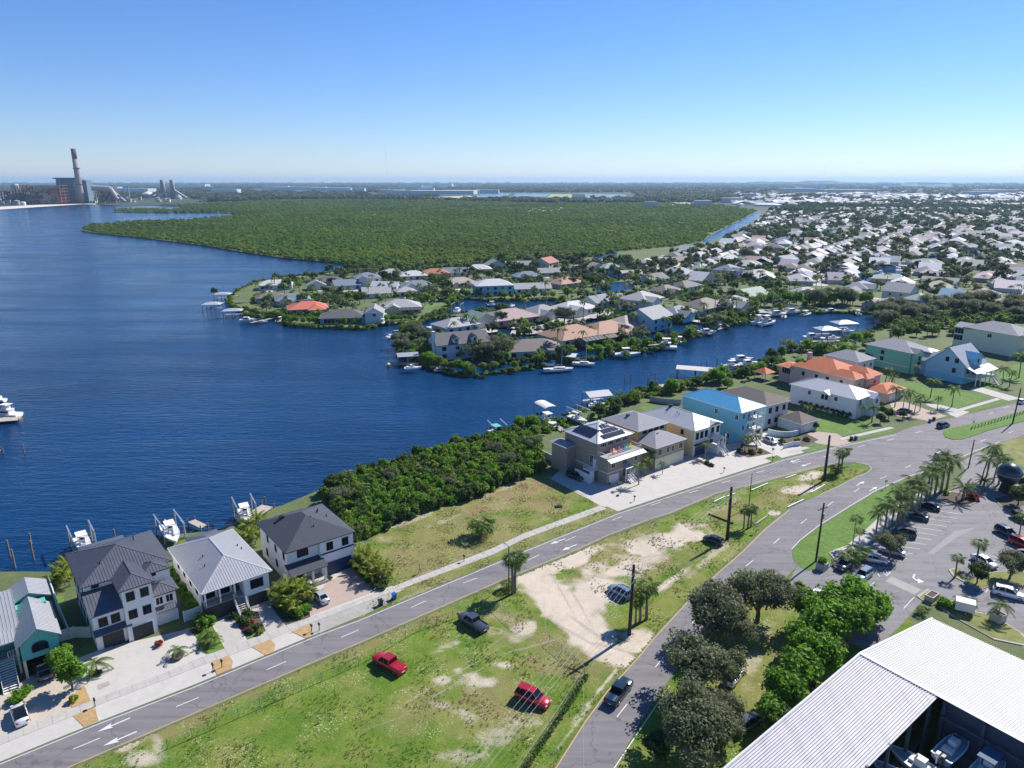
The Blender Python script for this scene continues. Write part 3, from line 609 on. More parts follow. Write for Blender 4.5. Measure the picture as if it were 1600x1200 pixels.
# ------------------------------------------------------------------ lot field: fine grid with sand and dry-grass masks
def field_grid(name, poly_px, step, sands, drys, z):
    W = [G(*p) for p in poly_px]; P = [(w.x, w.y) for w in W]
    x0, x1 = min(p[0] for p in P), max(p[0] for p in P); y0, y1 = min(p[1] for p in P), max(p[1] for p in P)
    nx = int((x1-x0)/step)+1; ny = int((y1-y0)/step)+1
    xs, ys = np.meshgrid(x0+np.arange(nx+1)*step, y0+np.arange(ny+1)*step); xs = xs.ravel(); ys = ys.ravel()
    a = ys*CP-(GZ-CAM_H)*SP; b = ys*SP+(GZ-CAM_H)*CP; px = 800+FOC*xs/a; py = 600-FOC*b/a
    rnd = np.random.RandomState(5)
    def vnoise(sc, seed):
        g = np.random.RandomState(seed).rand(64, 64); u = (xs/sc) % 64; w = (ys/sc) % 64; i = u.astype(int); j_ = w.astype(int); fu = u-i; fw = w-j_; fu = fu*fu*(3-2*fu); fw = fw*fw*(3-2*fw)
        a_ = g[i % 64, j_ % 64]; b_ = g[(i+1) % 64, j_ % 64]; c_ = g[i % 64, (j_+1) % 64]; d_ = g[(i+1) % 64, (j_+1) % 64]
        return (a_*(1-fu)+b_*fu)*(1-fw)+(c_*(1-fu)+d_*fu)*fw-.5
    warp = vnoise(7, 1)*.8+vnoise(2.7, 2)*.7+vnoise(1.1, 3)*.5
    def field(lst, base):
        v = np.full(len(xs), base)
        for cx, cy, rx, ry, st, *rot in lst:
            c, s = math.cos(R(rot[0] if rot else 0)), math.sin(R(rot[0] if rot else 0))
            dx, dy = px-cx, py-cy; u = (dx*c+dy*s)/rx; w = (-dx*s+dy*c)/ry; d = np.sqrt(u*u+w*w)+warp*(1.3-.5*min(1, st))
            v = np.maximum(v, st*np.clip(1.45-d*.95, 0, 1))
        return v
    cxs = xs[:]; ins = np.zeros(len(xs), bool); j = len(P)-1
    X2 = xs+step/2; Y2 = ys+step/2
    for i in range(len(P)):
        xi, yi = P[i]; xj, yj = P[j]
        cnd = ((yi > Y2) != (yj > Y2)) & (X2 < (xj-xi)*(Y2-yi)/(yj-yi+1e-9)+xi); ins ^= cnd; j = i
    fs = [(j*(nx+1)+i, j*(nx+1)+i+1, (j+1)*(nx+1)+i+1, (j+1)*(nx+1)+i) for j in range(ny) for i in range(nx) if ins[j*(nx+1)+i]]
    me = bpy.data.meshes.new(name); me.from_pydata(np.stack([xs, ys, np.full(len(xs), z)], 1).tolist(), [], fs); me.materials.append(field_mat)
    at = me.attributes.new('sand', 'FLOAT', 'POINT'); at.data.foreach_set('value', field(sands, 0.0).astype(np.float32))
    at = me.attributes.new('dry', 'FLOAT', 'POINT'); at.data.foreach_set('value', field(drys, 0.0).astype(np.float32))
    at = me.attributes.new('track', 'FLOAT', 'POINT'); warp *= .25; at.data.foreach_set('value', field([(880,930,60,2.5,.8,60),(900,935,60,2.5,.8,60),(915,980,50,3,.8,35),(900,992,60,3,.8,30),(955,1012,40,3,.8,15),(850,960,50,3,.6,85),(830,1010,80,2.5,.7,-15),(700,1060,120,2.2,.75,-30),(712,1068,120,2.2,.75,-30),(780,1000,60,2,.6,-35),(880,1090,70,2,.6,-52),(1010,870,90,2.5,.6,-25),(1020,878,90,2.5,.6,-25),(600,1130,80,2,.6,-20),(700,880,90,1.6,.6,-22)], 0.0).astype(np.float32))
    me.update(); return tag(link(name, me), kind='structure')
med = [(60,1250),(112,1202),(300,1121),(500,1035),(560,1010),(778,914),(903,863),(950,841),(1047,806),(1120,775),(1162,764),(1220,748),(1281,732),(1338,724),(1361,733),(1338,744),(1281,771.5),(1234,792),(1195,822),(1160,857),(1120,892),(1069,941),(1021,993),(1000,1019),(950,1073),(912,1125),(869,1192),(830,1270)]
field_grid('median_ground', med, 0.4,
  [(885,955,85,25,1.0,38),(910,990,72,20,1.0,35),(850,915,42,18,1.0,20),(960,1022,50,14,1.0,30),(860,885,70,13,1.0,-22),(820,985,25,14,0.5,-30),
   (1030,850,75,24,0.62,-15),(980,885,60,24,0.60,-20),(940,925,60,26,0.66,-20),(1070,838,30,12,0.8,0),(740,1062,30,17,0.66),(695,1062,24,10,0.55),(715,1047,14,8,0.6),(785,1040,25,9,0.55),
   (730,1120,34,18,0.42),(770,1150,50,20,0.36),(690,1100,25,10,0.36),(820,1130,40,12,0.34),(720,1180,50,12,0.36),(225,1185,30,14,0.5),(200,1165,35,6,0.45,-25),(245,1170,10,20,0.42),
   (1050,905,40,8,0.55,-35),(1250,765,22,7,0.6),(1208,802,14,5,0.7),(1265,743,18,6,0.6,-10),(1110,870,45,8,0.4,-40),(1130,790,40,5,0.3,-25),(770,985,30,7,0.3,10),(780,965,40,8,0.3,20),(700,1010,40,6,0.35,-20),
   (1000,1010,30,10,0.9),(1000,1000,25,20,0.7),(945,1068,60,4,0.5,-50),(905,1125,50,3,0.4,-53),(1000,810,60,6,0.5,-20)],
  [(300,1125,200,10,0.5,-23),(600,1000,200,8,0.5,-23),(760,1100,110,50,0.55),(1000,870,120,60,0.6,-20),(1180,790,120,20,0.5,-20),(640,1120,50,40,0.4),(900,1010,140,60,0.5,25),(850,1040,60,20,0.6)], GZ+0.004)
vac = [(557,858),(582,842),(611,823),(640,810),(677,794),(709,789),(747,775),(795,754),(845,733),(868,748),(905,768),(938,790),(965,801),(819,859),(560,967),(556,963),(605,918),(600,900)]
field_grid('vacant_lot_ground', vac, 0.4, [(640,813,60,5,0.38,-20),(700,812,40,5,0.3,-20),(790,762,55,4,0.36,-25),(600,845,30,7,0.3),(630,935,50,4,0.3,-22),(690,858,20,5,0.2),(612,925,20,6,0.6,-22)],
  [(700,850,160,90,0.52,-20),(800,775,90,22,0.95,-20),(840,785,50,15,0.8,10),(760,790,60,18,0.7,-20),(640,870,60,30,0.6)], GZ+0.004)
side = [(1246,884),(1225,908),(1180,928),(1098,1000),(1046,1064),(1000,1134),(960,1204),(915,1290),(1300,1300),(1500,1200),(1420,960),(1400,930),(1300,930)]
field_grid('roadside_ground', side, 0.5, [(1190,985,25,14,0.36,-40),(1175,1040,16,34,0.38,20)], [(1180,1030,90,120,0.42)], GZ+0.003)
psheet('lawn_verge', [(1237,862),(1250,847),(1281,824),(1329,794),(1371,769),(1420,748),(1455,760),(1400,800),(1350,850),(1320,868),(1300,880),(1262,893),(1250,890)], GZ+0.006, lawn)
psheet('lawn_verge', crop(1200,480,4)([(1450,850),(1600,802),(1800,740),(1800,1050),(1600,1000),(1480,950)]), GZ+0.006, lawn_dry)
# ------------------------------------------------------------------ parking lot
lotp = [(1246,884),(1262,893),(1300,880),(1330,866),(1380,825),(1440,785),(1490,765),(1510,735),(1500,722),(1530,706),(1562,720),(1600,735),(1720,790),(1800,1000),(1640,1040),(1560,985),(1480,950),(1440,940),(1400,985),(1360,1020),(1300,990),(1262,960),(1225,930),(1235,905)]
lot = psheet('parking_lot', lotp, GZ+0.010, asphalt_lot)
c6 = crop(1180,680,3.75)
for a, b in [((1060,440),(1215,465)),((1025,463),(1185,488)),((990,485),(1155,512)),((950,510),(1125,536)),((915,535),(1095,562)),((880,558),(1065,588)),((860,585),(1035,613)),((845,617),(1000,641)),((845,650),(965,668)),((845,682),(930,697)),((845,715),(890,724)),
             ((600,750),(720,790)),((690,760),(730,830)),((725,770),(770,825)),((770,825),(820,775)),((720,780),(820,777)),((755,772),(775,815)),((870,1015),(930,950)),((530,880),(560,845)),((635,918),(700,860)),((1310,930),(1350,885)),((1350,920),(1380,885)),((1480,470),(1575,520)),((1330,690),(1450,730))]:
    pa, pb = c6([a])[0], c6([b])[0]; line_part('bay_line', [pa, pb], 0.11, white_line, lot, GZ+0.016)
ca = c6([(935,815),(925,835),(945,850),(960,855)]); line_part('turn_arrow', ca, 0.3, white_line, lot, GZ+0.017)
hd = gp(c6([(950,838),(990,860),(955,866)])); mbh = MB(); mbh.add([(p.x,p.y,GZ+.0175) for p in hd], [(0,1,2)]); mbh.build('turn_arrow', white_line, lot)
psheet('concrete_pad', c6([(762,855),(800,828),(975,905),(930,935)]), GZ+0.02, concrete_old, parent=lot)
psheet('concrete_pad', c6([(1010,690),(1170,560),(1290,540),(1275,550),(1180,600),(1040,700)]), GZ+0.013, M('asphalt_patch', (0.27,0.26,0.26), 0.9, 0.1), parent=lot)
def planting_island(px, mat): 
    o = psheet('parking_island', px, GZ+0.14, concrete_old, thick=0.13); inner = gp(px); c = sum(inner, Vector())/len(inner)
    sheet('island_soil', [c+(p-c)*0.93 for p in inner], GZ+0.155, mat, parent=o)
planting_island(c6([(1130,790),(1170,780),(1240,840),(1420,800),(1575,800),(1700,820),(1700,900),(1560,890),(1440,855),(1320,910),(1240,870),(1160,830)]), lawn_dry)
planting_island(c6([(945,945),(1010,900),(1090,945),(1200,990),(1260,1040),(1400,1060),(1575,1170),(1640,1250),(1400,1200),(1150,1060),(1050,985),(1020,1000)]), lawn_dry)
planting_island(c6([(1075,370),(1150,330),(1280,360),(1300,395),(1240,420),(1150,405)]), soil)
planting_island(c6([(430,690),(520,660),(640,560),(820,400),(960,340),(1060,320),(1080,340),(900,440),(700,610),(560,730),(470,740)]), concrete)
planting_island(c6([(1390,370),(1575,330),(1620,400),(1500,450),(1440,420)]), soil)
# ------------------------------------------------------------------ frontage: plates, sidewalks, drives, beds
psheet('frontage_concrete', [(-150,1250),(-40,1120),(0,1100),(42,1072),(90,1040),(165,1012),(285,985),(335,965),(420,920),(446,895),(556,880),(605,918),(614,915),(560,963),(500,988),(300,1071),(152,1128),(0,1190),(-120,1241)], GZ+0.006, concrete_white)
psheet('frontage_concrete', [(938,790),(860,748),(880,730),(948,752),(1000,730),(1085,708),(1150,690),(1195,676),(1235,690),(1262,703),(1310,694),(1224,715),(1120,748),(965,799)], GZ+0.006, concrete_white)
psheet('driveway', [(-60,1175),(-40,1110),(0,1085),(45,1058),(90,1028),(110,1040),(113,1106),(0,1150)], GZ+0.012, pavers_tan)
psheet('driveway', [(510,912),(552,886),(602,918),(484,963),(480,945)], GZ+0.012, pavers_pink)
psheet('driveway', crop(260,900,5.333)([(380,380),(590,300),(640,420),(640,530),(500,610),(420,440)]), GZ+0.012, concrete)
psheet('driveway', crop(260,900,5.333)([(690,240),(870,200),(1000,420),(830,480),(760,350)]), GZ+0.012, concrete)
psheet('driveway', crop(1200,480,4)([(240,790),(290,775),(430,790),(520,848),(430,870),(300,850)]), GZ+0.012, pavers_pink)
psheet('driveway', crop(1200,480,4)([(800,680),(760,600),(850,590),(1020,650),(1120,680),(1000,710),(900,690)]), GZ+0.012, pavers_pink)
psheet('driveway', crop(1200,480,4)([(960,600),(1080,610),(1260,655),(1180,690),(1060,640)]), GZ+0.013, concrete)
psheet('driveway', crop(1200,480,4)([(1250,510),(1330,500),(1580,570),(1500,585)]), GZ+0.013, concrete)
psheet('gravel_apron', [(450,990),(486,972),(620,920),(605,945),(500,989)], GZ+0.010, concrete_old)
psheet('drain_grate', crop(0,960,5)([(755,555),(845,520),(860,550),(770,595)]), GZ+0.014, concrete_old)
for px in ([(114,1119),(148,1104),(154,1126),(131,1136)], [(330,1035),(358,1025),(364,1033),(362,1045),(339,1055)], [(393,1011),(423,999),(430,1007),(428,1019),(415,1024)], [(455,987),(483,976),(489,982.5),(487,992),(477.5,997.5)],
           crop(0,960,5)([(560,730),(540,690),(600,600),(660,550),(710,680)])): psheet('mulch_bed', px, GZ+0.05, gold_mulch, thick=0.06)
for px in (crop(260,900,5.333)([(180,420),(370,390),(490,610),(330,655),(240,500)]), crop(260,900,5.333)([(665,510),(790,455),(830,490),(680,540)])): psheet('lawn_bed', px, GZ+0.04, lawn, thick=0.04)
for px in (crop(260,900,5.333)([(600,430),(640,270),(760,300),(830,460),(670,510)]), crop(260,900,5.333)([(870,250),(1170,120),(1200,340),(1000,420)]), [(556,884),(580,868),(607,912),(600,917)],
           crop(820,580,3.81)([(1005,525),(1030,520),(1130,570),(1100,575)]), crop(1200,480,4)([(90,830),(240,790),(320,830),(200,870)]), crop(820,580,3.81)([(1270,490),(1290,430),(1410,460),(1470,490),(1330,515)])): psheet('planting_bed', px, GZ+0.03, soil, thick=0.03)
# lawns right
for px in (crop(1200,480,4)([(290,640),(560,700),(690,745),(440,815),(290,790)]), crop(1200,480,4)([(780,480),(900,470),(1050,500),(1400,555),(1170,635),(1080,600),(960,590)]), crop(1200,480,4)([(470,825),(740,755),(805,770),(500,840)]),
           crop(1200,480,4)([(190,890),(380,855),(425,870),(230,910)]), crop(1200,480,4)([(1190,635),(1430,570),(1500,585),(1270,655)]), crop(1200,480,4)([(1290,490),(1440,480),(1500,510),(1400,525)]),
           crop(1200,480,4)([(1500,85),(1700,80),(1700,330),(1560,260)]), crop(1200,480,4)([(1440,380),(1600,350),(1600,480),(1450,470)]), crop(1200,480,4)([(1130,100),(1240,100),(1190,190),(1130,190)]), crop(1200,480,4)([(800,110),(900,100),(1000,190),(800,140)]),
           crop(820,580,3.81)([(1425,520),(1500,500),(1540,520),(1480,540)]), crop(820,580,3.81)([(680,215),(740,195),(780,215),(720,240)]), crop(820,580,3.81)([(1150,110),(1240,80),(1250,110),(1200,130)]), crop(0,760,2.727)([(240,470),(270,465),(300,620),(330,640),(260,560)]),
           crop(300,380,3.81)([(700,265),(770,270),(810,290),(700,300)]), crop(300,380,3.81)([(1200,405),(1290,400),(1280,420),(1210,425)]), crop(300,380,3.81)([(1420,340),(1510,365),(1300,405),(1380,385)]), crop(600,380,3.81)([(370,260),(460,260),(440,285),(380,285)])):
    psheet('lawn', px, GZ+0.010, lawn)
psheet('lawn', [(820,839.5),(948,791),(966,799),(819,857),(620,921),(650,905)], GZ+0.0065, lawn_dry)
# sidewalks: base strip and one slab object per bay
def sidewalk(upper, lower, step=1.6, z=GZ+0.02, mat=concrete, base=concrete_old):
    U = [Vector((G(*p).x, G(*p).y, 0)) for p in upper]; L = [Vector((G(*p).x, G(*p).y, 0)) for p in lower]
    n = int(sum((a-b).length for a, b in zip(U, U[1:]))/step)
    def rs(P):
        q = resample(P, 0.01*1e9); Ls = [0]
        for a, b in zip(P, P[1:]): Ls.append(Ls[-1]+(b-a).length)
        out = []
        for i in range(n+1):
            d = Ls[-1]*i/n; k = 0
            while k < len(Ls)-2 and Ls[k+1] < d: k += 1
            out.append(P[k].lerp(P[k+1], (d-Ls[k])/(Ls[k+1]-Ls[k])))
        return out
    A, B = rs(U), rs(L)
    o = sheet('sidewalk', A+B[::-1], z-0.008, base)
    for i in range(n):
        a, b, c, d = A[i], A[i+1], B[i+1], B[i]; g = 0.016/ max(0.3, (b-a).length)
        q = [a.lerp(b, g), a.lerp(b, 1-g), d.lerp(c, 1-g), d.lerp(c, g)]
        mb = MB(); dz = random.Random(i).uniform(-0.004, 0.004); mb.prism([(p.x, p.y) for p in q], z-0.007, z+0.02+dz); mb.build('slab', mat, o)
sidewalk([(-60,1172),(0,1148),(112,1107),(144,1094),(260,1050),(320,1025),(384,1001),(447.5,977),(483,965.6),(560,937.5),(615,916),(762,860),(820,833),(937,790)],
         [(-60,1192),(0,1164),(114,1119),(151,1102.4),(260,1061),(320,1038),(391,1012.5),(455,985),(487,973),(560,945),(617,924),(772,866),(822,841),(948,795)])
sidewalk([(1310,685),(1390,667)], [(1316,688),(1398,669)], 2.0); sidewalk([(1484,643),(1557,622)], [(1492,645),(1564,624)], 2.0); sidewalk([(1228,706),(1258,698)], [(1238,708),(1266,700)], 2.0)
# ================================================================== BUILDING HELPERS (root frame: +X along the front, +Y into the plot, +Z up)
FACE = {'front': 0.0, 'right': math.pi/2, 'back': math.pi, 'left': -math.pi/2}
WM = {}
def win_mesh(w, h, fm, arch=False, mull=1, dep=0.07):
    k = (round(w,2), round(h,2), fm.name, arch, mull)
    if k in WM: return WM[k]
    t = 0.09; f = MB(); g = MB(); x = w/2
    if arch:
        n = 8; pts = [(-x, 0)]+[(-x*math.cos(math.pi*i/n), h*0.55+h*0.45*math.sin(math.pi*i/n)) for i in range(n+1)]+[(x, 0)]
        for a, b in zip(pts, pts[1:]+pts[:1]): f.bar((a[0],-dep/2,a[1]), (b[0],-dep/2,b[1]), t, dep)
        g.add([(p[0], -0.02, p[1]) for p in pts], [tuple(range(len(pts)))[::-1]])
    else:
        f.box(-x-t,-x,-dep,0.01,-t,h+t).box(x,x+t,-dep,0.01,-t,h+t).box(-x,x,-dep,0.01,h,h+t).box(-x,x,-dep,0.01,-t,0)
        g.box(-x,x,-0.02,0.01,0,h)
    for i in range(1, mull+1):
        c = -x+w*i/(mull+1); f.box(c-0.03,c+0.03,-dep*0.8,-0.021,0,h*(0.95 if arch else 1))
    WM[k] = (f.mesh('window', fm), g.mesh('pane', glass)); return WM[k]
def window(root, face, x, y, z, w, h, fm=white, arch=False, mull=1, label=None):
    f, g = win_mesh(w, h, fm, arch, mull); o = link('window', f, root, (x, y, z), FACE[face]); link('pane', g, o)
    if label: o['label'] = label
    return o
def front_door(root, face, x, y, z, w=1.0, h=2.1, mat=darkdoor):
    mb = MB(); mb.box(-w/2, w/2, -0.06, 0.01, 0, h); mb.box(-w/2-0.08, -w/2, -0.09, 0.01, 0, h+0.08, 0).box(w/2, w/2+0.08, -0.09, 0.01, 0, h+0.08)
    o = link('door', mb.mesh('door', mat), root, (x,y,z), FACE[face]); hb = MB(); hb.box(w*0.35, w*0.42, -0.11, -0.06, h*0.42, h*0.52); link('handle', hb.mesh('handle', alu), o); return o
GD = {}
def garage(root, face, x, y, z, w, h, mat, trim=white, rows=4):
    k = (w, h, mat.name, trim.name)
    if k not in GD:
        f = MB(); f.box(-w/2-0.12,-w/2,-0.08,0.01,0,h+0.12).box(w/2,w/2+0.12,-0.08,0.01,0,h+0.12).box(-w/2,w/2,-0.08,0.01,h,h+0.12)
        p = MB(); ph = h/rows; p.box(-w/2,w/2,-0.035,0.01,0.015,ph-0.015)
        nx = max(3, int(w/0.7))
        for i in range(nx): a = -w/2+w*(i+0.12)/nx; b = -w/2+w*(i+0.88)/nx; p.box(a,b,-0.05,-0.034,ph*0.18,ph*0.82)
        GD[k] = (f.mesh('garage_door', trim), p.mesh('panel', mat), ph)
    f, p, ph = GD[k]; o = link('garage_door', f, root, (x,y,z), FACE[face])
    for i in range(rows): link('panel', p, o, (0,0,ph*i))
    return o
def rail(root, pts, z, h=1.0, mat=white, step=0.28, name='railing'):
    mb = MB()
    for a, b in zip(pts, pts[1:]):
        A = Vector((*a, z)) if len(a) == 2 else Vector(a); B = Vector((*b, z)) if len(b) == 2 else Vector(b); H_ = Vector((0,0,h))
        mb.bar(A+H_, B+H_, 0.07, 0.06); mb.bar(A+H_*0.12, B+H_*0.12, 0.04, 0.04)
        n = max(1, int((B-A).length/step))
        for i in range(n+1):
            p = A.lerp(B, i/n); w = 0.09 if i in (0, n) else 0.03; mb.bar(p, p+H_, w, w)
    return mb.build(name, mat, root)
def hip(root, u0, u1, v0, v1, z, pitch=0.42, oh=0.5, mat=shingle_grey, seams=None, th=0.16, name='roof'):
    u0 -= oh; u1 += oh; v0 -= oh; v1 += oh; W, D = u1-u0, v1-v0; h = min(W, D)/2; H_ = h*pitch
    if W >= D: r0, r1 = (u0+h, (v0+v1)/2, z+H_), (u1-h-0.001, (v0+v1)/2, z+H_)
    else: r0, r1 = ((u0+u1)/2, v0+h, z+H_), ((u0+u1)/2, v1-h-0.001, z+H_)
    c = [(u0,v0,z),(u1,v0,z),(u1,v1,z),(u0,v1,z)]; b = [(p[0],p[1],z-th) for p in c]
    mb = MB()
    if W >= D: tops = [(0,1,9,8),(1,2,9),(2,3,8,9),(3,0,8)]
    else: tops = [(0,1,8),(1,2,9,8),(2,3,9),(3,0,8,9)]
    mb.add(c+b+[r0, r1], tops+[(4,5,1,0),(5,6,2,1),(6,7,3,2),(7,4,0,3),(7,6,5,4)])
    o = mb.build(name, mat, root)
    if not root.name.startswith('tmp'):
        g = MB(); e = .05
        for a_, b_ in ((0,1),(1,2),(2,3),(3,0)): g.bar(Vector(c[a_])+Vector((0,0,-.07)), Vector(c[b_])+Vector((0,0,-.07)), .13, .12)
        g.build('gutter', blackm if mat in (shingle_dark, metal_grey) else white, o)
    if seams:
        sb = MB(); sp, sm = seams
        def side(a, bb, inw):
            a = Vector(a); bb = Vector(bb); L = (bb-a).length; d = (bb-a)/L; n = int(L/sp)
            for i in range(1, n):
                t = L*i/n; run = min(t, L-t, h)
                p = a+d*t; q = p+Vector((*inw, 0))*run; q.z = z+run*pitch
                sb.bar(p+Vector((0,0,0.02)), q+Vector((0,0,0.02)), 0.05, 0.06)
        side(c[0], c[1], (0,1)); side(c[1], c[2], (-1,0)); side(c[2], c[3], (0,-1)); side(c[3], c[0], (1,0))
        s = sb.build('roof_seams', sm, o); s['kind'] = 'stuff'
        rb = MB(); rb.bar(r0, r1, 0.22, 0.08)
        for k, e in ((0, r0),(1, r0 if W < D else r1),(2, r1),(3, r1 if W < D else r0)): rb.bar(c[k], e, 0.2, 0.08)
        rb.build('ridge_cap', sm, o)
    return o
def gable(root, u0, u1, v0, v1, z, pitch, oh, mat, wallm, axis='v', seams=None, th=0.16, ends=True, name='roof'):
    """ridge runs along axis"""
    if axis == 'v':
        mid = (u0+u1)/2; hw = (u1-u0)/2; H_ = hw*pitch; a0, a1 = v0-oh, v1+oh
        P = lambda s, t, zz: (mid+s, t, zz)
    else:
        mid = (v0+v1)/2; hw = (v1-v0)/2; H_ = hw*pitch; a0, a1 = u0-oh, u1+oh
        P = lambda s, t, zz: (t, mid+s, zz)
    e = hw+oh; ze = z-oh*pitch; mb = MB()
    for sg in (-1, 1):
        vs = [P(0,a0,z+H_), P(0,a1,z+H_), P(sg*e,a1,ze), P(sg*e,a0,ze)]; vs += [(x,y,q-th) for x,y,q in vs]
        mb.add(vs, [(0,1,2,3),(7,6,5,4),(0,3,7,4),(1,5,6,2),(2,6,7,3)] if (sg > 0) == (axis == 'v') else [(3,2,1,0),(4,5,6,7),(4,7,3,0),(2,6,5,1),(3,7,6,2)])
    o = mb.build(name, mat, root)
    if seams:
        sb = MB(); n = int((a1-a0)/seams[0])
        for i in range(n+1):
            t = a0+(a1-a0)*i/n
            for sg in (-1, 1): sb.bar(Vector(P(0,t,z+H_+0.02)), Vector(P(sg*e,t,ze+0.02)), 0.05, 0.06)
        s = sb.build('roof_seams', seams[1], o); s['kind'] = 'stuff'
    if ends:
        for t, dt in ((a0+oh, 0.12), (a1-oh, -0.12)):
            gb = MB()
            q = [P(-hw,t,z), P(hw,t,z), P(0,t,z+H_-th), P(-hw,t+dt,z), P(hw,t+dt,z), P(0,t+dt,z+H_-th)]
            gb.add(q, [(0,1,2),(5,4,3),(0,3,4,1),(1,4,5,2),(2,5,3,0)])
            gb.build('gable_wall', wallm, root)
    return o
def shed(root, u0, u1, v0, v1, z0, z1, mat, th=0.14, seams=None, name='roof'):
    """slopes down towards the front (z0 at v0, z1 at v1)"""
    mb = MB(); vs = [(u0,v0,z0),(u1,v0,z0),(u1,v1,z1),(u0,v1,z1)]; vs += [(x,y,q-th) for x,y,q in vs]
    mb.add(vs, [(0,1,2,3),(7,6,5,4),(0,4,5,1),(1,5,6,2),(2,6,7,3),(3,7,4,0)]); o = mb.build(name, mat, root)
    if seams:
        sb = MB(); n = int((u1-u0)/seams[0])
        for i in range(n+1): u = u0+(u1-u0)*i/n; sb.bar((u,v0,z0+.02),(u,v1,z1+.02),0.05,0.06)
        s = sb.build('roof_seams', seams[1], o); s['kind'] = 'stuff'
    return o
def wallbox(root, u0, u1, v0, v1, z0, z1, mat, name='wall'): return MB().box(u0,u1,v0,v1,z0,z1).build(name, mat, root)
def stairs(root, x, y, z, w, n, dy=0.28, rail_mat=white, tread=white, face='front', sides=True):
    """steps going down from (x,y,z) away from the face"""
    h = z/n; g = bpy.data.objects.new('staircase', None)
    body = MB()
    for sg in (-1, 1): body.bar((sg*w/2, 0, z-0.1), (sg*w/2, -dy*n, 0.0), 0.08, 0.28)
    o = link('staircase', body.mesh('staircase', rail_mat), root, (x,y,0), FACE[face])
    tm = MB().box(-w/2+0.04, w/2-0.04, -dy*0.95, 0.02, -0.05, 0).mesh('step', tread)
    for i in range(n): link('step', tm, o, (0, -dy*i, z-h*(i+1)+0.02))
    if sides:
        mb = MB()
        for sg in (-1, 1):
            mb.bar((sg*w/2,0,z+0.85),(sg*w/2,-dy*n,0.95),0.06,0.07)
            for i in range(0, n+1, 2): mb.bar((sg*w/2,-dy*i,z-h*i),(sg*w/2,-dy*i,z-h*i+0.9),0.04,0.04)
        mb.build('handrail', rail_mat, o)
    return o
def post(root, x, y, z0, z1, w=0.3, mat=white, name='column'): return MB().box(x-w/2,x+w/2,y-w/2,y+w/2,z0,z1).build(name, mat, root)
def vents(root, pts, mat=blackm):
    for x, y, z in pts: MB().tube((x,y,z-0.3),(x,y,z+0.35),0.1,0.1,8).build('vent_pipe', mat, root)
def origin(px, z, ang, du=0.0, dv=0.0):
    """house origin (front left wall corner at ground) from an eave corner in the photograph"""
    p = G(px[0], px[1], GZ+z); a = R(ang); p = p+Vector((math.cos(a), math.sin(a), 0))*du+Vector((-math.sin(a), math.cos(a), 0))*dv; p.z = GZ; return p

# ================================================================== THE FOUR HOUSES BOTTOM LEFT
# teal house at the left edge
o = thing('house', 'teal gabled house with white metal roof and open carport at the left edge', 'house', origin((26,1009), 6, 39, 0.3, 0.3), R(39), 'waterfront houses along the road')
teal_w = [teal, white]
wallbox(o, 0, 4.6, 0.0, 9, 3.0, 6.0, teal); wallbox(o, 0, 0.35, 0.05, 9, 0, 3.0, cream, 'pier'); wallbox(o, 4.25, 4.6, 0.05, 9, 0, 3.0, cream, 'pier'); wallbox(o, 0.35, 4.25, 8, 8.9, 0, 3.0, cream)
wallbox(o, -10.5, -0.02, 5.0, 17, 0, 6.0, teal); wallbox(o, 0.0, 4.4, 9.02, 15, 0, 6.6, teal)
gable(o, 0, 4.6, 0, 9.5, 6.0, 0.75, 0.5, metal_light, teal, 'v', (0.45, metal_white))
gable(o, -10.5, 0, 4.6, 17, 6.0, 0.55, 0.5, metal_light, teal, 'u', (0.45, metal_white))
gable(o, 0.2, 4.9, 11, 16, 6.8, 0.5, 0.4, metal_light, teal, 'v', (0.45, metal_white))
wallbox(o, -5.4, -2.4, 4.2, 7.5, 6.0, 8.2, teal, 'dormer'); gable(o, -5.4, -2.4, 4.2, 8.5, 8.2, 0.6, 0.35, metal_white, teal, 'v')
window(o, 'front', -3.9, 4.2, 6.7, 1.4, 1.0, white); window(o, 'front', 2.3, 0.0, 3.9, 2.0, 1.5, blackm, True, 1)
wallbox(o, -10.4, -0.2, 2.2, 5.0, 2.85, 3.0, concrete, 'porch_floor'); rail(o, [(-10.3,2.3),(-3.2,2.3)], 3.0)
rail(o, [(-1.5,2.3),(-0.2,2.3)], 3.0); wallbox(o, -10.3, -0.2, 4.7, 4.98, 0, 2.85, teal); shed(o, -10.6, -0.1, 1.9, 5.2, 5.6, 6.2, metal_light, seams=(0.45, metal_white))
for x in (-10.2,-6.8,-3.4,-0.4): post(o, x, 2.3, 0, 5.5, 0.28, cream)
stairs(o, -1.9, 2.2, 3.0, 1.9, 13, 0.3)
for x in (-8.5,-6.0,-3.6): window(o, 'front', x, 4.98, 3.4, 1.3, 1.8, blackm)
# white three storey house
o = thing('house', 'tall white three storey house with charcoal seamed roofs and three garages', 'house', origin((125,919.5), 9.2, 39.5, 0.5, 0.5), R(39.5), 'waterfront houses along the road')
H2 = o
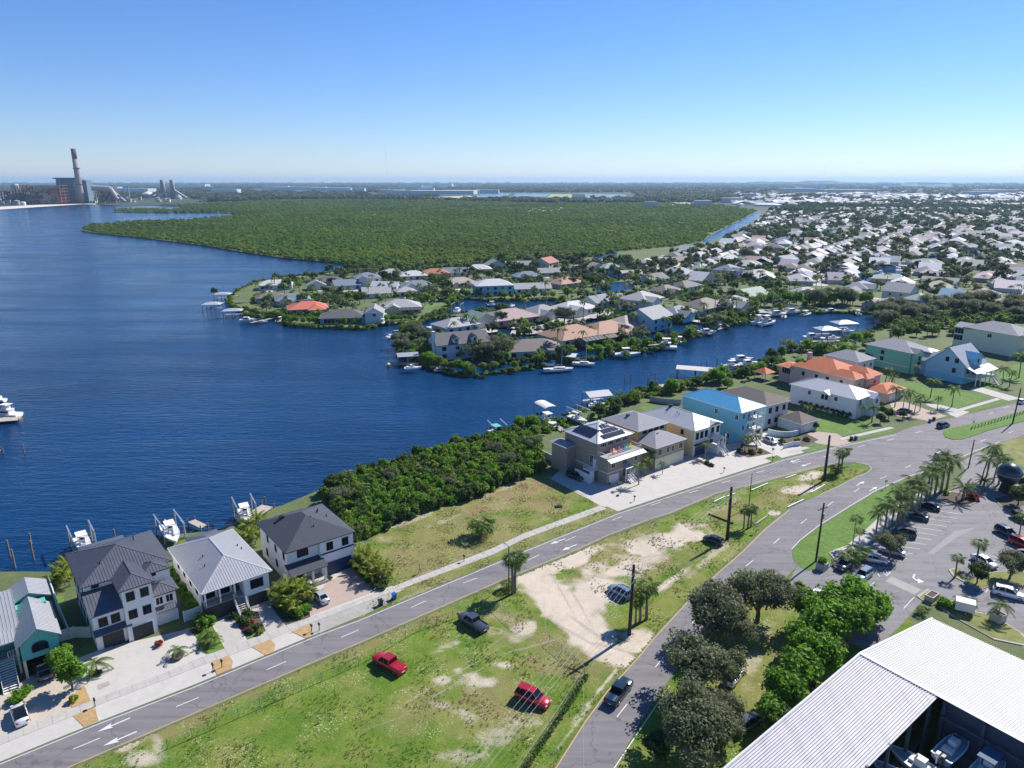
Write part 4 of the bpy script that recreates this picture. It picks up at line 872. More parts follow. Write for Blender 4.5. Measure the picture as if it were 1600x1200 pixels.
# local: FL wall corner (0,0) of the main upper block; tower in front
SM = (0.42, metal_grey)
wallbox(o, 0, 12.2, 0.0, 12.5, 0, 9.2, offwhite); hip(o, 0, 12.2, 0, 12.5, 9.2, 0.36, 0.55, metal_grey, SM)
wallbox(o, 0.0, 4.2, -4.2, -0.02, 0, 6.0, offwhite); shed(o, -0.4, 4.6, -4.6, 0.1, 6.0, 8.2, navy if False else metal_grey, seams=SM)
o2 = shed(o, -0.2, 4.9, -5.2, -4.2, 2.9, 3.5, metal_grey, seams=SM)
wallbox(o, 4.22, 8.4, -5.0, -0.02, 0, 9.2, offwhite); hip(o, 4.22, 8.4, -5.0, 5.0, 9.21, 0.42, 0.5, metal_grey, SM)
wallbox(o, 8.42, 12.0, -3.2, -0.02, 0, 5.6, offwhite); hip(o, 8.6, 12.0, -3.2, 0.2, 5.6, 0.45, 0.5, metal_grey, SM)
hip(o, 8.0, 11.5, -2.4, 1.6, 9.25, 0.35, 0.3, metal_grey, SM)
shed(o, 8.7, 12.2, -4.2, -3.2, 2.75, 3.35, metal_grey, seams=SM)
garage(o, 'front', 2.3, -4.2, 0, 2.9, 2.5, darkdoor); garage(o, 'front', 6.3, -5.0, 0, 2.9, 2.4, darkdoor); garage(o, 'front', 10.4, -3.2, 0, 2.5, 2.2, white)
for x in (1.3, 3.0): window(o, 'front', x, -4.2, 3.8, 1.1, 1.35, blackm)
for z in (3.9, 7.0):
    for x in (5.3, 7.3): window(o, 'front', x, -5.0, z, 1.05, 1.35, blackm)
for x in (9.5, 11.0): window(o, 'front', x, -3.2, 3.7, 1.0, 1.2, white)
window(o, 'front', 1.5, 0, 8.35, 0.9, 0.8, blackm); window(o, 'front', 9.6, 0, 7.3, 0.9, 1.3, blackm)
for y in (2, 5, 8, 11):
    for z in (1.2, 4.2, 7.2): window(o, 'left', 0, y, z, 0.8, 1.2, blackm)
for y in (2, 6, 10): window(o, 'right', 12.2, y, 4.2, 0.9, 1.2, blackm)
wallbox(o, 2.0, 8.0, 12.52, 14.5, 0, 5.5, offwhite); hip(o, 1.8, 8.2, 11.0, 14.5, 9.0, 0.2, 0.3, metal_grey)
vents(o, [(3,3,10.6),(9,8,11.0)])
# white single level house with light seamed roof
o = thing('house', 'white one storey raised house with light grey metal hip roof and front stairs', 'house', origin((314,929), 5.6, 39.5, 0.5, 0.5), R(39.5), 'waterfront houses along the road')
SL = (0.42, metal_white)
wallbox(o, 0, 10.6, 2.2, 18.4, 0, 5.6, offwhite); hip(o, 0, 10.6, 0.0, 18.4, 5.6, 0.42, 0.5, metal_light, SL)
wallbox(o, 6.4, 10.6, -0.0, 2.18, 0, 5.58, offwhite); garage(o, 'front', 8.5, 0.0, 0, 3.3, 2.1, darkdoor); window(o, 'front', 8.5, 0.0, 3.2, 2.0, 1.5, blackm, mull=2)
wallbox(o, 0.0, 5.0, 0.0, 2.18, 0, 2.5, darkdoor, 'porch_base'); wallbox(o, 5.02, 6.38, 0.3, 2.18, 2.2, 2.48, concrete, 'landing')
wallbox(o, 0.05, 5.0, 0.02, 2.16, 2.52, 2.62, concrete, 'porch_floor')
for x in (0.2, 2.5, 4.9): post(o, x, 0.2, 2.5, 5.45, 0.26, white)
for x in (1.3, 3.7): window(o, 'front', x, 2.2, 2.9, 1.8, 2.2, blackm)
front_door(o, 'front', 5.7, 2.2, 2.5, 1.0, 2.3); stairs(o, 5.4, 0.2, 2.5, 1.7, 10, 0.3, tread=concrete); rail(o, [(0.1,0.05),(4.9,0.05)], 2.6, 0.9, blackm)
for y in (4, 7.5, 11, 14.5): window(o, 'left', 0, y, 3.4, 0.9, 1.1, blackm)
for y in (5, 10, 15): window(o, 'right', 10.6, y, 3.4, 1.0, 1.1, blackm)
hip(o, 3.5, 8.5, 15.2, 21.0, 5.4, 0.25, 0.3, metal_grey); wallbox(o, 3.5, 8.5, 18.42, 21.0, 0, 5.2, offwhite)
vents(o, [(2.2,6,6.8),(2.8,9,7),(9,10,6.5),(9.2,8.5,6.5)])
# white two storey house with dark shingle roof
o = thing('house', 'white two storey house with near black shingle hip roof and navy garage', 'house', origin((446,865), 7.0, 38, 0.5, 0.5), R(38), 'waterfront houses along the road')
wallbox(o, 0, 12.2, 0.6, 14.0, 0, 7.0, offwhite); hip(o, 0, 12.2, 0, 14.0, 7.0, 0.42, 0.5, shingle_dark)
wallbox(o, 5.8, 12.2, -0.4, 0.58, 0, 6.98, offwhite); wallbox(o, 5.82, 12.22, -0.5, -0.41, 4.35, 4.6, blackm, 'belt_trim')
garage(o, 'front', 9.2, -0.4, 0, 4.9, 2.6, navy); shed(o, -0.5, 6.2, -2.6, 0.7, 3.3, 4.2, shingle_dark)
for x in (3.4, 5.7): post(o, x, -2.2, 0, 3.25, 0.4, white)
wallbox(o, 1.2, 6.0, -2.6, 0.58, 0, 0.5, concrete, 'porch_floor')
window(o, 'front', 2.9, 0.6, 4.9, 1.9, 1.3, blackm, mull=1); window(o, 'front', 7.6, -0.4, 5.0, 1.1, 1.4, blackm); window(o, 'front', 10.6, -0.4, 5.0, 1.1, 1.4, blackm)
window(o, 'front', 4.3, 0.6, 1.7, 1.9, 1.2, blackm); front_door(o, 'front', 2.2, 0.6, 0.5); window(o, 'front', 0.5, 0.6, 2.2, 0.6, 1.8, blackm)
for y, z in ((2,4.6),(6,4.4),(6,1.4),(10,4.6),(11,1.4)): window(o, 'left', 0, y, z, 0.7, 1.3, blackm)
for y in (4, 9): window(o, 'right', 12.2, y, 4.6, 0.9, 1.2, blackm)
wallbox(o, 4, 9, 14.02, 16.5, 0, 3.4, offwhite); hip(o, 4, 9, 13.6, 16.5, 6.0, 0.15, 0.3, shingle_dark)
vents(o, [(6.8,5.5,9.3),(9.0,8,8.8),(9.6,9,8.6),(10.2,6.5,8.2),(6.3,3.2,8.6)])
MB().box(2.6,3.4,9.8,10.6,8.1,8.9).build('roof_hatch', blackm, o)

# ================================================================== THE ROW TO THE RIGHT OF THE VACANT LOT
# taupe house with solar panels and balcony
p0 = G(948.6, 758.5); o = thing('house', 'taupe three storey house with solar panels and chairs on its balcony', 'house', p0, R(38), 'waterfront houses along the road')
wallbox(o, 0, 11.6, 0, 17.0, 0, 6.4, wall_taupe); wallbox(o, 0, 11.6, 3.6, 15.0, 6.42, 9.6, wall_taupe); hip(o, 0, 11.6, 3.6, 15.0, 9.6, 0.38, 0.5, metal_white)
wallbox(o, -0.05, 11.65, -0.05, -0.01, 2.9, 3.1, white, 'belt_trim'); MB().box(-0.08,0.0,-0.06,17.05,2.9,3.1).build('belt_trim', white, o)
wallbox(o, 0.02, 11.58, 0.0, 3.58, 6.42, 6.5, concrete, 'deck'); rail(o, [(0.1,3.5),(0.1,0.1),(11.5,0.1),(11.5,3.5)], 6.5, 1.0, white, 0.25)
shed(o, -0.3, 12.0, -1.3, -0.01, 6.0, 6.45, metal_white)
for u in (1.6, 4.1, 6.6, 9.1): window(o, 'front', u+0.3, 3.6, 8.2, 2.0, 1.0, white, True, 2)
window(o, 'front', 1.8, 0, 4.0, 1.2, 1.5, white); window(o, 'front', 5.7, 0, 4.0, 1.4, 1.7, white, True); window(o, 'front', 9.6, 0, 4.0, 1.1, 1.6, white)
garage(o, 'front', 2.2, 0, 0, 3.0, 2.2, white); garage(o, 'front', 9.2, 0, 0, 3.0, 2.2, white); front_door(o, 'front', 5.9, 0, 1.2, 1.0, 2.0); stairs(o, 6.0, -0.9, 1.3, 1.6, 7, 0.3)
wallbox(o, 5.0, 7.0, -0.9, -0.02, 0, 1.2, wall_taupe, 'landing'); shed(o, 4.6, 7.2, -1.6, 0, 3.5, 4.1, metal_white); post(o, 4.8, -1.4, 0, 3.4, 0.18)
window(o, 'left', 0, 5.4, 4.0, 1.0, 2.0, white); window(o, 'left', 0, 12, 4.0, 0.8, 1.2, white)
for i, (face, u, v) in enumerate([('L', 4, 6.5), ('L', 4, 8.3), ('L', 4, 10.1)]):
    pass
def solar_on(root, u, v, z, slope_dir, pitch, nx, ny, w=1.0, l=1.65):
    """array of separate panels lying 0.1 m above a roof slope; slope_dir = uphill direction in plan"""
    d = Vector((*slope_dir, 0)); s = Vector((d.y, -d.x, 0)); up = (d+Vector((0,0,pitch))).normalized(); nrm = up.cross(s)*-1
    if nrm.z < 0: nrm = -nrm
    base = Vector((u, v, z+0.12))
    for i in range(nx):
        for j in range(ny):
            a = base+s*(i*(w+0.05))+up*(j*(l+0.05)); q = [a, a+s*w, a+s*w+up*l, a+up*l]
            mb = MB(); mb.add([tuple(x) for x in q]+[tuple(x+nrm*0.05) for x in q], [(0,1,2,3),(7,6,5,4),(0,4,5,1),(1,5,6,2),(2,6,7,3),(3,7,4,0)])
            mb.build('solar_panel', solar, root)
solar_on(o, 9.9, 3.75, 9.75, (0,1), 0.38, 0, 0)
solar_on(o, 1.9, 3.5, 9.63, (0,1), 0.38, 0, 0)
for k in range(7): solar_on(o, 2.2+k*1.1, 3.75, 9.72, (0,1), 0.38, 1, 1)
for k in range(5): solar_on(o, 3.6+k*1.1, 5.4, 10.34, (0,1), 0.38, 1, 1)
for k in range(3): solar_on(o, 4.6+k*1.1, 7.05, 10.95, (0,1), 0.38, 1, 1)
for k in range(6): solar_on(o, 0.3, 12.8-k*1.1, 9.84, (1,0), 0.38, 1, 2)
rc = MB()
for a, b in (((-0.5,3.1,9.62),(5.8,9.4,12.0)),((12.1,3.1,9.62),(5.8,9.4,12.0)),((-0.5,15.5,9.62),(5.8,9.2,12.0)),((12.1,15.5,9.62),(5.8,9.2,12.0))): rc.bar(a, b, 0.4, 0.1)
rc.build('ridge_cap', metal_white, o)
# side stair tower/annex left
wallbox(o, -3.0, -0.02, 11.0, 16.5, 0, 7.0, wall_taupe, 'annex'); hip(o, -3.2, -0.1, 11.0, 16.5, 7.0, 0.4, 0.3, shingle_grey)
wallbox(o, -2.6, -0.02, 3.2, 5.6, 2.95, 3.1, white, 'landing'); rail(o, [(-0.1,3.3),(-2.5,3.3),(-2.5,5.5)], 3.1, 1.0, white)
wallbox(o, -2.6, -1.2, 3.2, 3.35, 0, 2.95, white, 'stair_wall'); wallbox(o, -2.6, -2.45, 3.36, 8.5, 0, 2.3, white, 'stair_wall')
front_door(o, 'left', 0, 4.4, 3.1, 1.0, 2.1, white)
TAUPE = o
# yellow and olive house
p0 = G(1023, 735); o = thing('house', 'ochre and olive house with grey shingle roofs and twin cream garages', 'house', p0, R(37.5), 'waterfront houses along the road')
wallbox(o, 0, 10.8, 0, 6.0, 0, 6.0, wall_olive); wallbox(o, 0, 10.6, 6.02, 18.0, 0, 8.7, wall_gold); wallbox(o, 0.03, 10.57, 5.9, 6.5, 6.0, 8.68, wall_olive)
hip(o, 0, 10.8, 0, 9.0, 6.0, 0.42, 0.45, shingle_grey); hip(o, 0, 10.6, 6.0, 18.0, 8.7, 0.42, 0.45, shingle_grey)
MB().box(-0.02,10.82,-0.05,-0.01,0,2.9).build('stone_base', cream, o)
for x in (2.8, 8.0): garage(o, 'front', x, -0.05, 0, 4.2, 2.3, cream, cream)
for x in (1.5, 4.6, 6.4, 9.4): window(o, 'front', x, 0, 3.7, 0.9 if 2 < x < 8 else 1.2, 1.5, white)
for x in (2.2, 4.4, 6.6, 8.8): window(o, 'front', x, 5.9, 7.6, 1.3, 0.6, blackm, mull=0)
window(o, 'left', 0, 2.6, 4.2, 2.6, 0.9, white, True, 2); window(o, 'left', 0, 8.0, 7.2, 1.6, 1.0, white, True); window(o, 'left', 0, 12.0, 4.2, 0.9, 1.2, white)
vents(o, [(4.2,3.6,7.6),(4.7,3.6,7.6)]); MB().box(2.9,3.7,12.4,13.2,10.0,10.6).build('roof_hatch', blackm, o)
# white roof house, cream side
p0 = G(1082.5, 714); o = thing('house', 'white fronted house with cream side wall and white roof beside the blue one', 'house', p0, R(37), 'waterfront houses along the road')
wallbox(o, 0, 10.6, 0.2, 18.0, 0, 7.4, M('siding_cream', (0.66,0.56,0.36), 0.75, 0.04)); wallbox(o, 0, 10.62, 0.0, 0.19, 0, 7.4, white)
hip(o, 0, 10.6, 0, 18.0, 7.4, 0.4, 0.5, metal_white, (0.5, metal_white)); gable(o, 5.2, 10.6, -0.1, 6.0, 7.42, 0.32, 0.5, metal_white, white, 'v')
wallbox(o, 0.0, 6.0, -0.9, -0.02, 3.05, 3.3, blackm, 'awning'); garage(o, 'front', 2.6, 0, 0, 4.2, 2.5, navy)
for x in (1.2, 3.0, 4.8): window(o, 'front', x, 0, 4.6, 0.95, 1.7, blackm)
for x in (7.4, 9.6): window(o, 'front', x, 0, 4.9, 1.0, 1.6, blackm)
wallbox(o, 6.3, 10.4, -2.4, -0.02, 0, 2.4, white, 'porch_base'); gable(o, 6.0, 8.4, -3.2, 0, 4.4, 0.8, 0.3, metal_white, white, 'v'); post(o, 6.2, -3.0, 0, 4.3, 0.35); post(o, 8.2, -3.0, 2.4, 4.3, 0.25); post(o, 10.2,-2.3,2.4,4.8,0.25)
front_door(o, 'front', 7.2, 0, 2.4, 1.1, 2.1); stairs(o, 7.4, -2.4, 2.4, 1.6, 9, 0.3); window(o, 'left', 0, 4, 5.2, 0.9, 1.2, wood, mull=0, label='square window with a brown frame'); window(o, 'left', 0, 10, 5.2, 0.8, 1.2, white)
vents(o, [(3.2,8,9.1),(3.2,8.7,9.3),(3.0,12,9.0)]); MB().box(4.6,5.6,12.2,13.0,9.4,10.2).build('roof_hatch', blackm, o)
# sky blue house with galleries
p0 = origin((1158.6,645.6), 9.6, 36, 0.5, 0.5); o = thing('house', 'sky blue three storey house with arched white galleries and blue metal roof', 'house', p0, R(36), 'waterfront houses along the road')
wallbox(o, 0, 10.2, 2.4, 20.0, 0, 9.6, wall_sky); hip(o, 0, 10.2, 0, 20.0, 9.6, 0.4, 0.5, metal_blue, (0.5, metal_blue)); wallbox(o, 0, 2.8, 0, 2.38, 3.2, 9.58, wall_sky)
def arch_gallery(root, u0, u1, v, z0, z1, n, mat=white):
    mb = MB(); w = (u1-u0)/n
    for i in range(n):
        c = u0+w*(i+0.5); r = w/2-0.14; zs = z1-r-0.25; k = 8
        pts = [(c-r, zs)]+[(c-r*math.cos(math.pi*j/k), zs+r*0.8*math.sin(math.pi*j/k)) for j in range(k+1)]+[(c+r, zs)]
        for a, b in zip(pts, pts[1:]):
            if abs(a[0]-b[0]) < 1e-6: continue
            vs = [(a[0],v,a[1]),(b[0],v,b[1]),(b[0],v,z1),(a[0],v,z1)]; vs += [(x,y+0.2,q) for x,y,q in vs]
            mb.add(vs, [(0,1,2,3),(7,6,5,4),(0,4,5,1)])
        for s in (c-w/2, c+w/2-0.14): mb.box(s, s+0.14+0.0, v-0.02, v+0.22, z0, z1)
    mb.build('gallery_arches', mat, root)
for z0 in (3.2, 6.4):
    wallbox(o, 2.82, 10.4, -0.2, 2.38, z0-0.2, z0, white, 'gallery_floor'); arch_gallery(o, 2.9, 10.3, 0, z0+0.001, z0+3.0, 3); rail(o, [(2.9,-0.1),(10.3,-0.1),(10.3,2.3)], z0, 0.95, white)
    for x in (4.2, 6.6, 9.0): window(o, 'front', x, 2.4, z0+0.3, 1.3, 2.1, blackm)
    window(o, 'front', 1.4, 0, z0+1.0, 0.9, 1.4, white)
for x in (3.0, 6.6, 10.2): post(o, x, 0.1, 0, 3.0, 0.5)
stairs(o, 4.6, -0.2, 3.2, 1.7, 11, 0.3); window(o, 'left', 0, 3.6, 1.2, 1.0, 1.4, white); window(o, 'left', 0, 1.2, 7.2, 0.9, 1.3, white); window(o, 'left', 0, 8, 7.2, 0.9, 1.3, white); window(o, 'left', 0, 14, 4.0, 0.9, 1.3, white)
garage(o, 'front', 8.4, 2.4, 0, 3.0, 2.5, white)
for y in (18.0,): rail(o, [(-0.4,17.6),(-0.4,20.4)], 6.4, 1.0, white)
# brown roofed house
p0 = origin((1198,635), 7.0, 33, 0.5, 0.5); o = thing('house', 'lavender white house with brown hip roof and curved white garden wall', 'house', p0, R(33), 'waterfront houses along the road')
wallbox(o, 0, 10.0, 0, 17.0, 0, 7.0, wall_lav); hip(o, 0, 10.0, 0, 17.0, 7.0, 0.42, 0.5, shingle_brown); hip(o, 6.0, 11.5, 1.5, 7, 7.02, 0.4, 0.4, shingle_brown)
for x in (2.0, 5.0, 8.2): window(o, 'front', x, 0, 4.4, 1.1, 1.5, blackm); window(o, 'front', x, 0, 1.1, 1.1, 1.4, blackm)
for y in (4, 11): window(o, 'left', 0, y, 4.4, 0.9, 1.2, blackm)
wallbox(o, 5.0, 12.6, -8.5, -0.8, 0, 3.0, wall_lav); hip(o, 5.0, 12.6, -8.5, -0.8, 3.0, 0.5, 0.45, shingle_brown); garage(o, 'front', 8.8, -8.5, 0, 4.6, 2.2, white)
gw = MB()
for i in range(9):
    a = R(180+i*14); c = Vector((2.2, -3.6, 0)); r = 5.2; q0 = c+Vector((math.cos(a), math.sin(a), 0))*r; a2 = R(180+(i+1)*14); q1 = c+Vector((math.cos(a2), math.sin(a2), 0))*r
    gw.bar(q0+Vector((0,0,0.8)), q1+Vector((0,0,0.8)), 0.25, 1.6)
gw.build('curved_wall', white, o)
# white long house
p0 = origin((1340,625), 6.3, 38, 0.5, 0.5); o = thing('house', 'long white two storey house with pale roof and climbing hedge along its side', 'house', p0, R(38), 'waterfront houses along the road')
wallbox(o, 0, 11.5, 0, 21.5, 0, 6.3, offwhite); hip(o, 0, 11.5, 0, 21.5, 6.3, 0.36, 0.5, metal_white, (0.6, metal_white)); gable(o, 6.5, 11.0, -2.0, 6, 6.0, 0.5, 0.4, metal_white, offwhite, 'v'); wallbox(o, 6.5, 11.0, -2.0, -0.02, 0, 6.0, offwhite)
gable(o, -1.2, 4, 8.0, 11.0, 6.2, 0.5, 0.3, metal_white, offwhite, 'u'); wallbox(o, -0.9, -0.02, 8.2, 10.8, 3.2, 6.2, offwhite, 'bay')
for y in (8.9, 10.1): window(o, 'left', -0.9, y, 4.2, 0.8, 1.4, blackm)
window(o, 'left', 0, 6.3, 4.3, 1.0, 1.2, white); window(o, 'left', 0, 15, 4.3, 0.9, 1.2, white); window(o, 'front', 2.5, 0, 4.2, 1.2, 1.4, white); window(o, 'front', 8.7, -2, 3.9, 1.4, 1.4, white); garage(o, 'front', 3.2, 0, 0, 4.4, 2.3, white)
for i in range(10):
    bm_ = bush_mesh(40+i, 0.75, 1.5, leaf_dark, 7, 40, 0.2, 0.5, 'climbing_hedge') if i == 0 else bm_
    link('climbing_hedge', bm_, o, (-0.35, 1.5+i*1.75, 0.2), i*1.1)
WHITE_LONG = o
# orange tiled house
p0 = origin((1330,592), 7.2, 35, 0.5, 0.5); o = thing('house', 'pink stucco house with many orange tiled roof slopes behind the white one', 'house', p0, R(35), 'waterfront houses along the road')
wallbox(o, 0, 14.0, 0, 22.0, 0, 7.2, wall_pink); hip(o, 0, 14.0, 4, 22.0, 7.2, 0.45, 0.5, tile_orange); hip(o, 0, 6.0, -1.5, 8.0, 7.22, 0.5, 0.5, tile_orange); hip(o, 7.0, 14.0, -2.5, 8.0, 7.24, 0.5, 0.5, tile_orange); hip(o, 4.6, 8.4, -3.0, 3, 7.0, 0.6, 0.4, tile_orange)
wallbox(o, 0.02, 6.0, -1.5, -0.02, 0, 7.18, wall_pink); wallbox(o, 7.0, 14.0, -2.5, -0.02, 0, 7.16, wall_pink); wallbox(o, 6, 17, -9.5, -2.6, 0, 3.4, wall_pink, 'garage_wing'); hip(o, 6, 17, -9.5, -2.6, 3.4, 0.45, 0.5, tile_orange)
wallbox(o, 1.5, 8.0, 22.02, 27.5, 0, 6.0, wall_pink); hip(o, 0, 8.0, 21.0, 27.5, 6.0, 0.3, 0.4, tile_orange); MB().box(5.5,6.8,18.5,19.8,7.2,11.4).build('chimney', wall_pink, o)
for y in (3, 8, 12, 17): window(o, 'left', 0, y, 4.5, 0.9, 1.3, blackm, mull=0)
window(o, 'left', 1.5, 24.5, 3.2, 3.6, 2.2, white, mull=3); window(o, 'front', 3, -1.5, 4.4, 1.3, 1.4, white, True); window(o, 'front', 10.5, -2.5, 4.4, 1.6, 1.4, white, True); garage(o, 'front', 10, -9.5, 0, 4.6, 2.4, white)
for k in range(12): 
    pass
# grey hip roofed house behind
p0 = origin((1345,574), 7, 33, 0, 0); o = thing('house', 'grey hip roofed house half hidden behind the orange tiled one', 'house', p0+Vector((3,8,0)), R(33), 'waterfront houses along the road')
wallbox(o, 0, 10, 0, 13, 0, 7.0, wall_lav); hip(o, 0, 10, 0, 13, 7.0, 0.45, 0.5, shingle_grey); window(o, 'front', 4, 0, 4.2, 1.2, 1.4, white); window(o, 'front', 8, 0, 4.2, 1.2, 1.4, white); window(o, 'left', 0, 5, 4.2, 1.2, 1.4, white)
# seafoam house
p0 = origin((1425,552), 8.0, 31, 0.5, 0.5); o = thing('house', 'seafoam green two storey house with grey roof and white round balcony', 'house', p0, R(31), 'waterfront houses along the road')
wallbox(o, 0, 13.0, 0, 18, 0, 8.0, wall_green); wallbox(o, -0.04, 13.04, -0.04, 18.04, 2.3, 2.5, white, 'belt_trim'); hip(o, 0, 13.0, 0, 18.0, 8.0, 0.4, 0.6, shingle_grey); gable(o, 0.5, 5.0, -1.8, 5, 8.0, 0.6, 0.4, shingle_grey, wall_green, 'v'); wallbox(o, 0.5, 5.0, -1.8, -0.05, 0, 8.0, wall_green)
for y, z in ((11, 5.4),(11, 3.0)): window(o, 'left', 0, y, z, 1.2, 1.3, blackm)
for x, z in ((2.7,5.4),(2.7,3.2)): window(o, 'front', x, -1.8, z, 1.2, 1.3, blackm)
for z in (3.2, 6.2):
    mb = MB(); mb.lathe([(2.6,z-0.2),(2.6,z)], 14, (9.5,-0.8)); mb.build('balcony', white, o); rail(o, [(9.5+2.5*math.cos(R(a)), -0.8+2.5*math.sin(R(a))) for a in range(180, 361, 30)], z, 1.0, white)
for x in (7.4, 9.5, 11.6): post(o, x, -2.6, 0, 8.0, 0.22)
hip(o, 7.0, 12.2, -3.2, 1.0, 8.05, 0.35, 0.2, metal_white); stairs(o, 9.5, -3.2, 3.2, 1.6, 11)
# pale blue gabled house with blue dormer
p0 = origin((1542,572), 5.6, 31, -3.5, 0.5); o = thing('house', 'pale blue house with steep white metal roof and a bright blue dormer', 'house', p0-Vector((6,5,0)), R(31), 'waterfront houses along the road')
wallbox(o, 0, 13, 2.5, 16, 0, 6.0, wall_paleblue); MB().box(-0.05,13.05,2.45,16.05,0,2.4).build('ground_floor', wall_sky, o)
gable(o, 0, 13, 1.0, 16.0, 6.0, 0.85, 0.6, metal_white, wall_paleblue, 'u', (0.6, metal_white)); shed(o, -0.6, 13.6, -2.2, 1.4, 4.9, 6.3, metal_white, seams=(0.6, metal_white))
wallbox(o, 4.0, 9.0, 1.6, 6.0, 6.4, 8.9, wall_paleblue, 'dormer'); gable(o, 4.0, 9.0, 1.2, 8.2, 8.9, 0.75, 0.4, metal_blue, wall_paleblue, 'v'); window(o, 'front', 6.5, 1.6, 7.4, 0.9, 1.5, blackm)
wallbox(o, 0, 13, -1.9, 2.44, 2.6, 2.8, white, 'porch_floor'); rail(o, [(0,2.4),(0,-1.8),(13,-1.8),(13,2.4)], 2.8, 1.0, white)
for x in (0.1, 3.3, 6.5, 9.7, 12.9): post(o, x, -1.8, 0, 4.9, 0.25)
for y, z in ((5.5, 7.2),(8.8, 7.2),(6, 3.6)): window(o, 'left', 0, y, z, 1.1, 1.5, blackm)
for x in (2.5, 10.5): window(o, 'front', x, 2.5, 3.6, 1.3, 1.6, blackm)
front_door(o, 'front', 6.5, 2.5, 2.8); stairs(o, 10.5, -1.9, 2.8, 1.8, 10); wallbox(o, 1.5, 11.5, 16.02, 24, 0, 5.6, wall_paleblue); gable(o, 1.5, 11.5, 15.5, 24, 5.6, 0.55, 0.5, metal_light, wall_paleblue, 'v')
# lemon house
p0 = origin((1572,525), 9.0, 29, 0.5, 0.5); o = thing('house', 'big pale lemon three storey house with screened back porches at the right edge', 'house', p0, R(29), 'waterfront houses along the road'); o.location.x += 5
wallbox(o, 0, 14, 0, 21, 0, 9.0, wall_lemon); hip(o, 0, 14, 0, 21, 9.0, 0.42, 0.6, shingle_grey); wallbox(o, 0, 7.5, 21.02, 25, 0, 8.6, wall_lemon); gable(o, -0.2, 8.5, 18, 25, 8.7, 0.35, 0.4, shingle_grey, wall_lemon, 'v')
for z in (2.9, 5.8): window(o, 'left', 0, 23.0, z, 3.6, 2.3, white, mull=2)
window(o, 'left', 0, 10.5, 6.3, 1.8, 1.6, white, True); MB().box(-0.06,14.06,-0.06,21,2.5,2.7).build('belt_trim', white, o)
wallbox(o, 3, 12, -4, -0.07, 2.8, 3.0, white, 'porch_floor'); rail(o, [(3,-3.9),(12,-3.9)], 3.0); stairs(o, 7, -4, 3.0, 1.8, 11); hip(o, 3, 13, -4, 4, 8.6, 0.35, 0.4, shingle_grey)
for x in (3.2, 7.5, 11.8): post(o, x, -3.8, 0, 8.5, 0.3)
vents(o, [(4,8,10.8),(3,6,10.2),(4,12,10.6)])
# garden pavilion with orange roof
p0 = G(1193, 592); o = thing('pavilion', 'small pavilion with orange pyramid roof between the bushes by the canal', 'pavilion', p0, R(35))
for x in (-2.2, 2.2):
    for y in (-2.2, 2.2): post(o, x, y, 0, 2.8, 0.2)
hip(o, -2.4, 2.4, -2.4, 2.4, 2.8, 0.6, 0.4, tile_orange)
# ================================================================== PENINSULA AND SUBURB HOUSES
rnd = random.Random(11)
C_ = dict(white=(.58,.58,.59), grey=(.27,.28,.30), dark=(.075,.08,.095), brown=(.16,.125,.11), tan=(.40,.21,.13), orange=(.46,.15,.07), coral=(.62,.13,.06), pink=(.38,.27,.26), beige=(.40,.33,.29),
          green=(.22,.33,.27), blue=(.14,.34,.50), slate=(.16,.20,.26), ltgrey=(.38,.38,.39), red=(.36,.09,.06),
          cream=(.68,.62,.50), ivory=(.74,.72,.66), skyb=(.22,.52,.66), tealw=(.12,.38,.38), rose=(.60,.30,.28), lemon=(.62,.60,.34), taupe=(.38,.33,.29), pale=(.62,.66,.70))
WIN_SM = {}
def block(root, u0, u1, v0, v1, z0, z1, col, name='wall'):
    w = wallbox(root, u0, u1, v0, v1, z0, z1, wall_by_object, name); w.color = (*C_[col], 1); return w
def roofed(fn, col, *a, **k):
    o = fn(*a, **k); o.color = (*C_[col], 1)
    return o
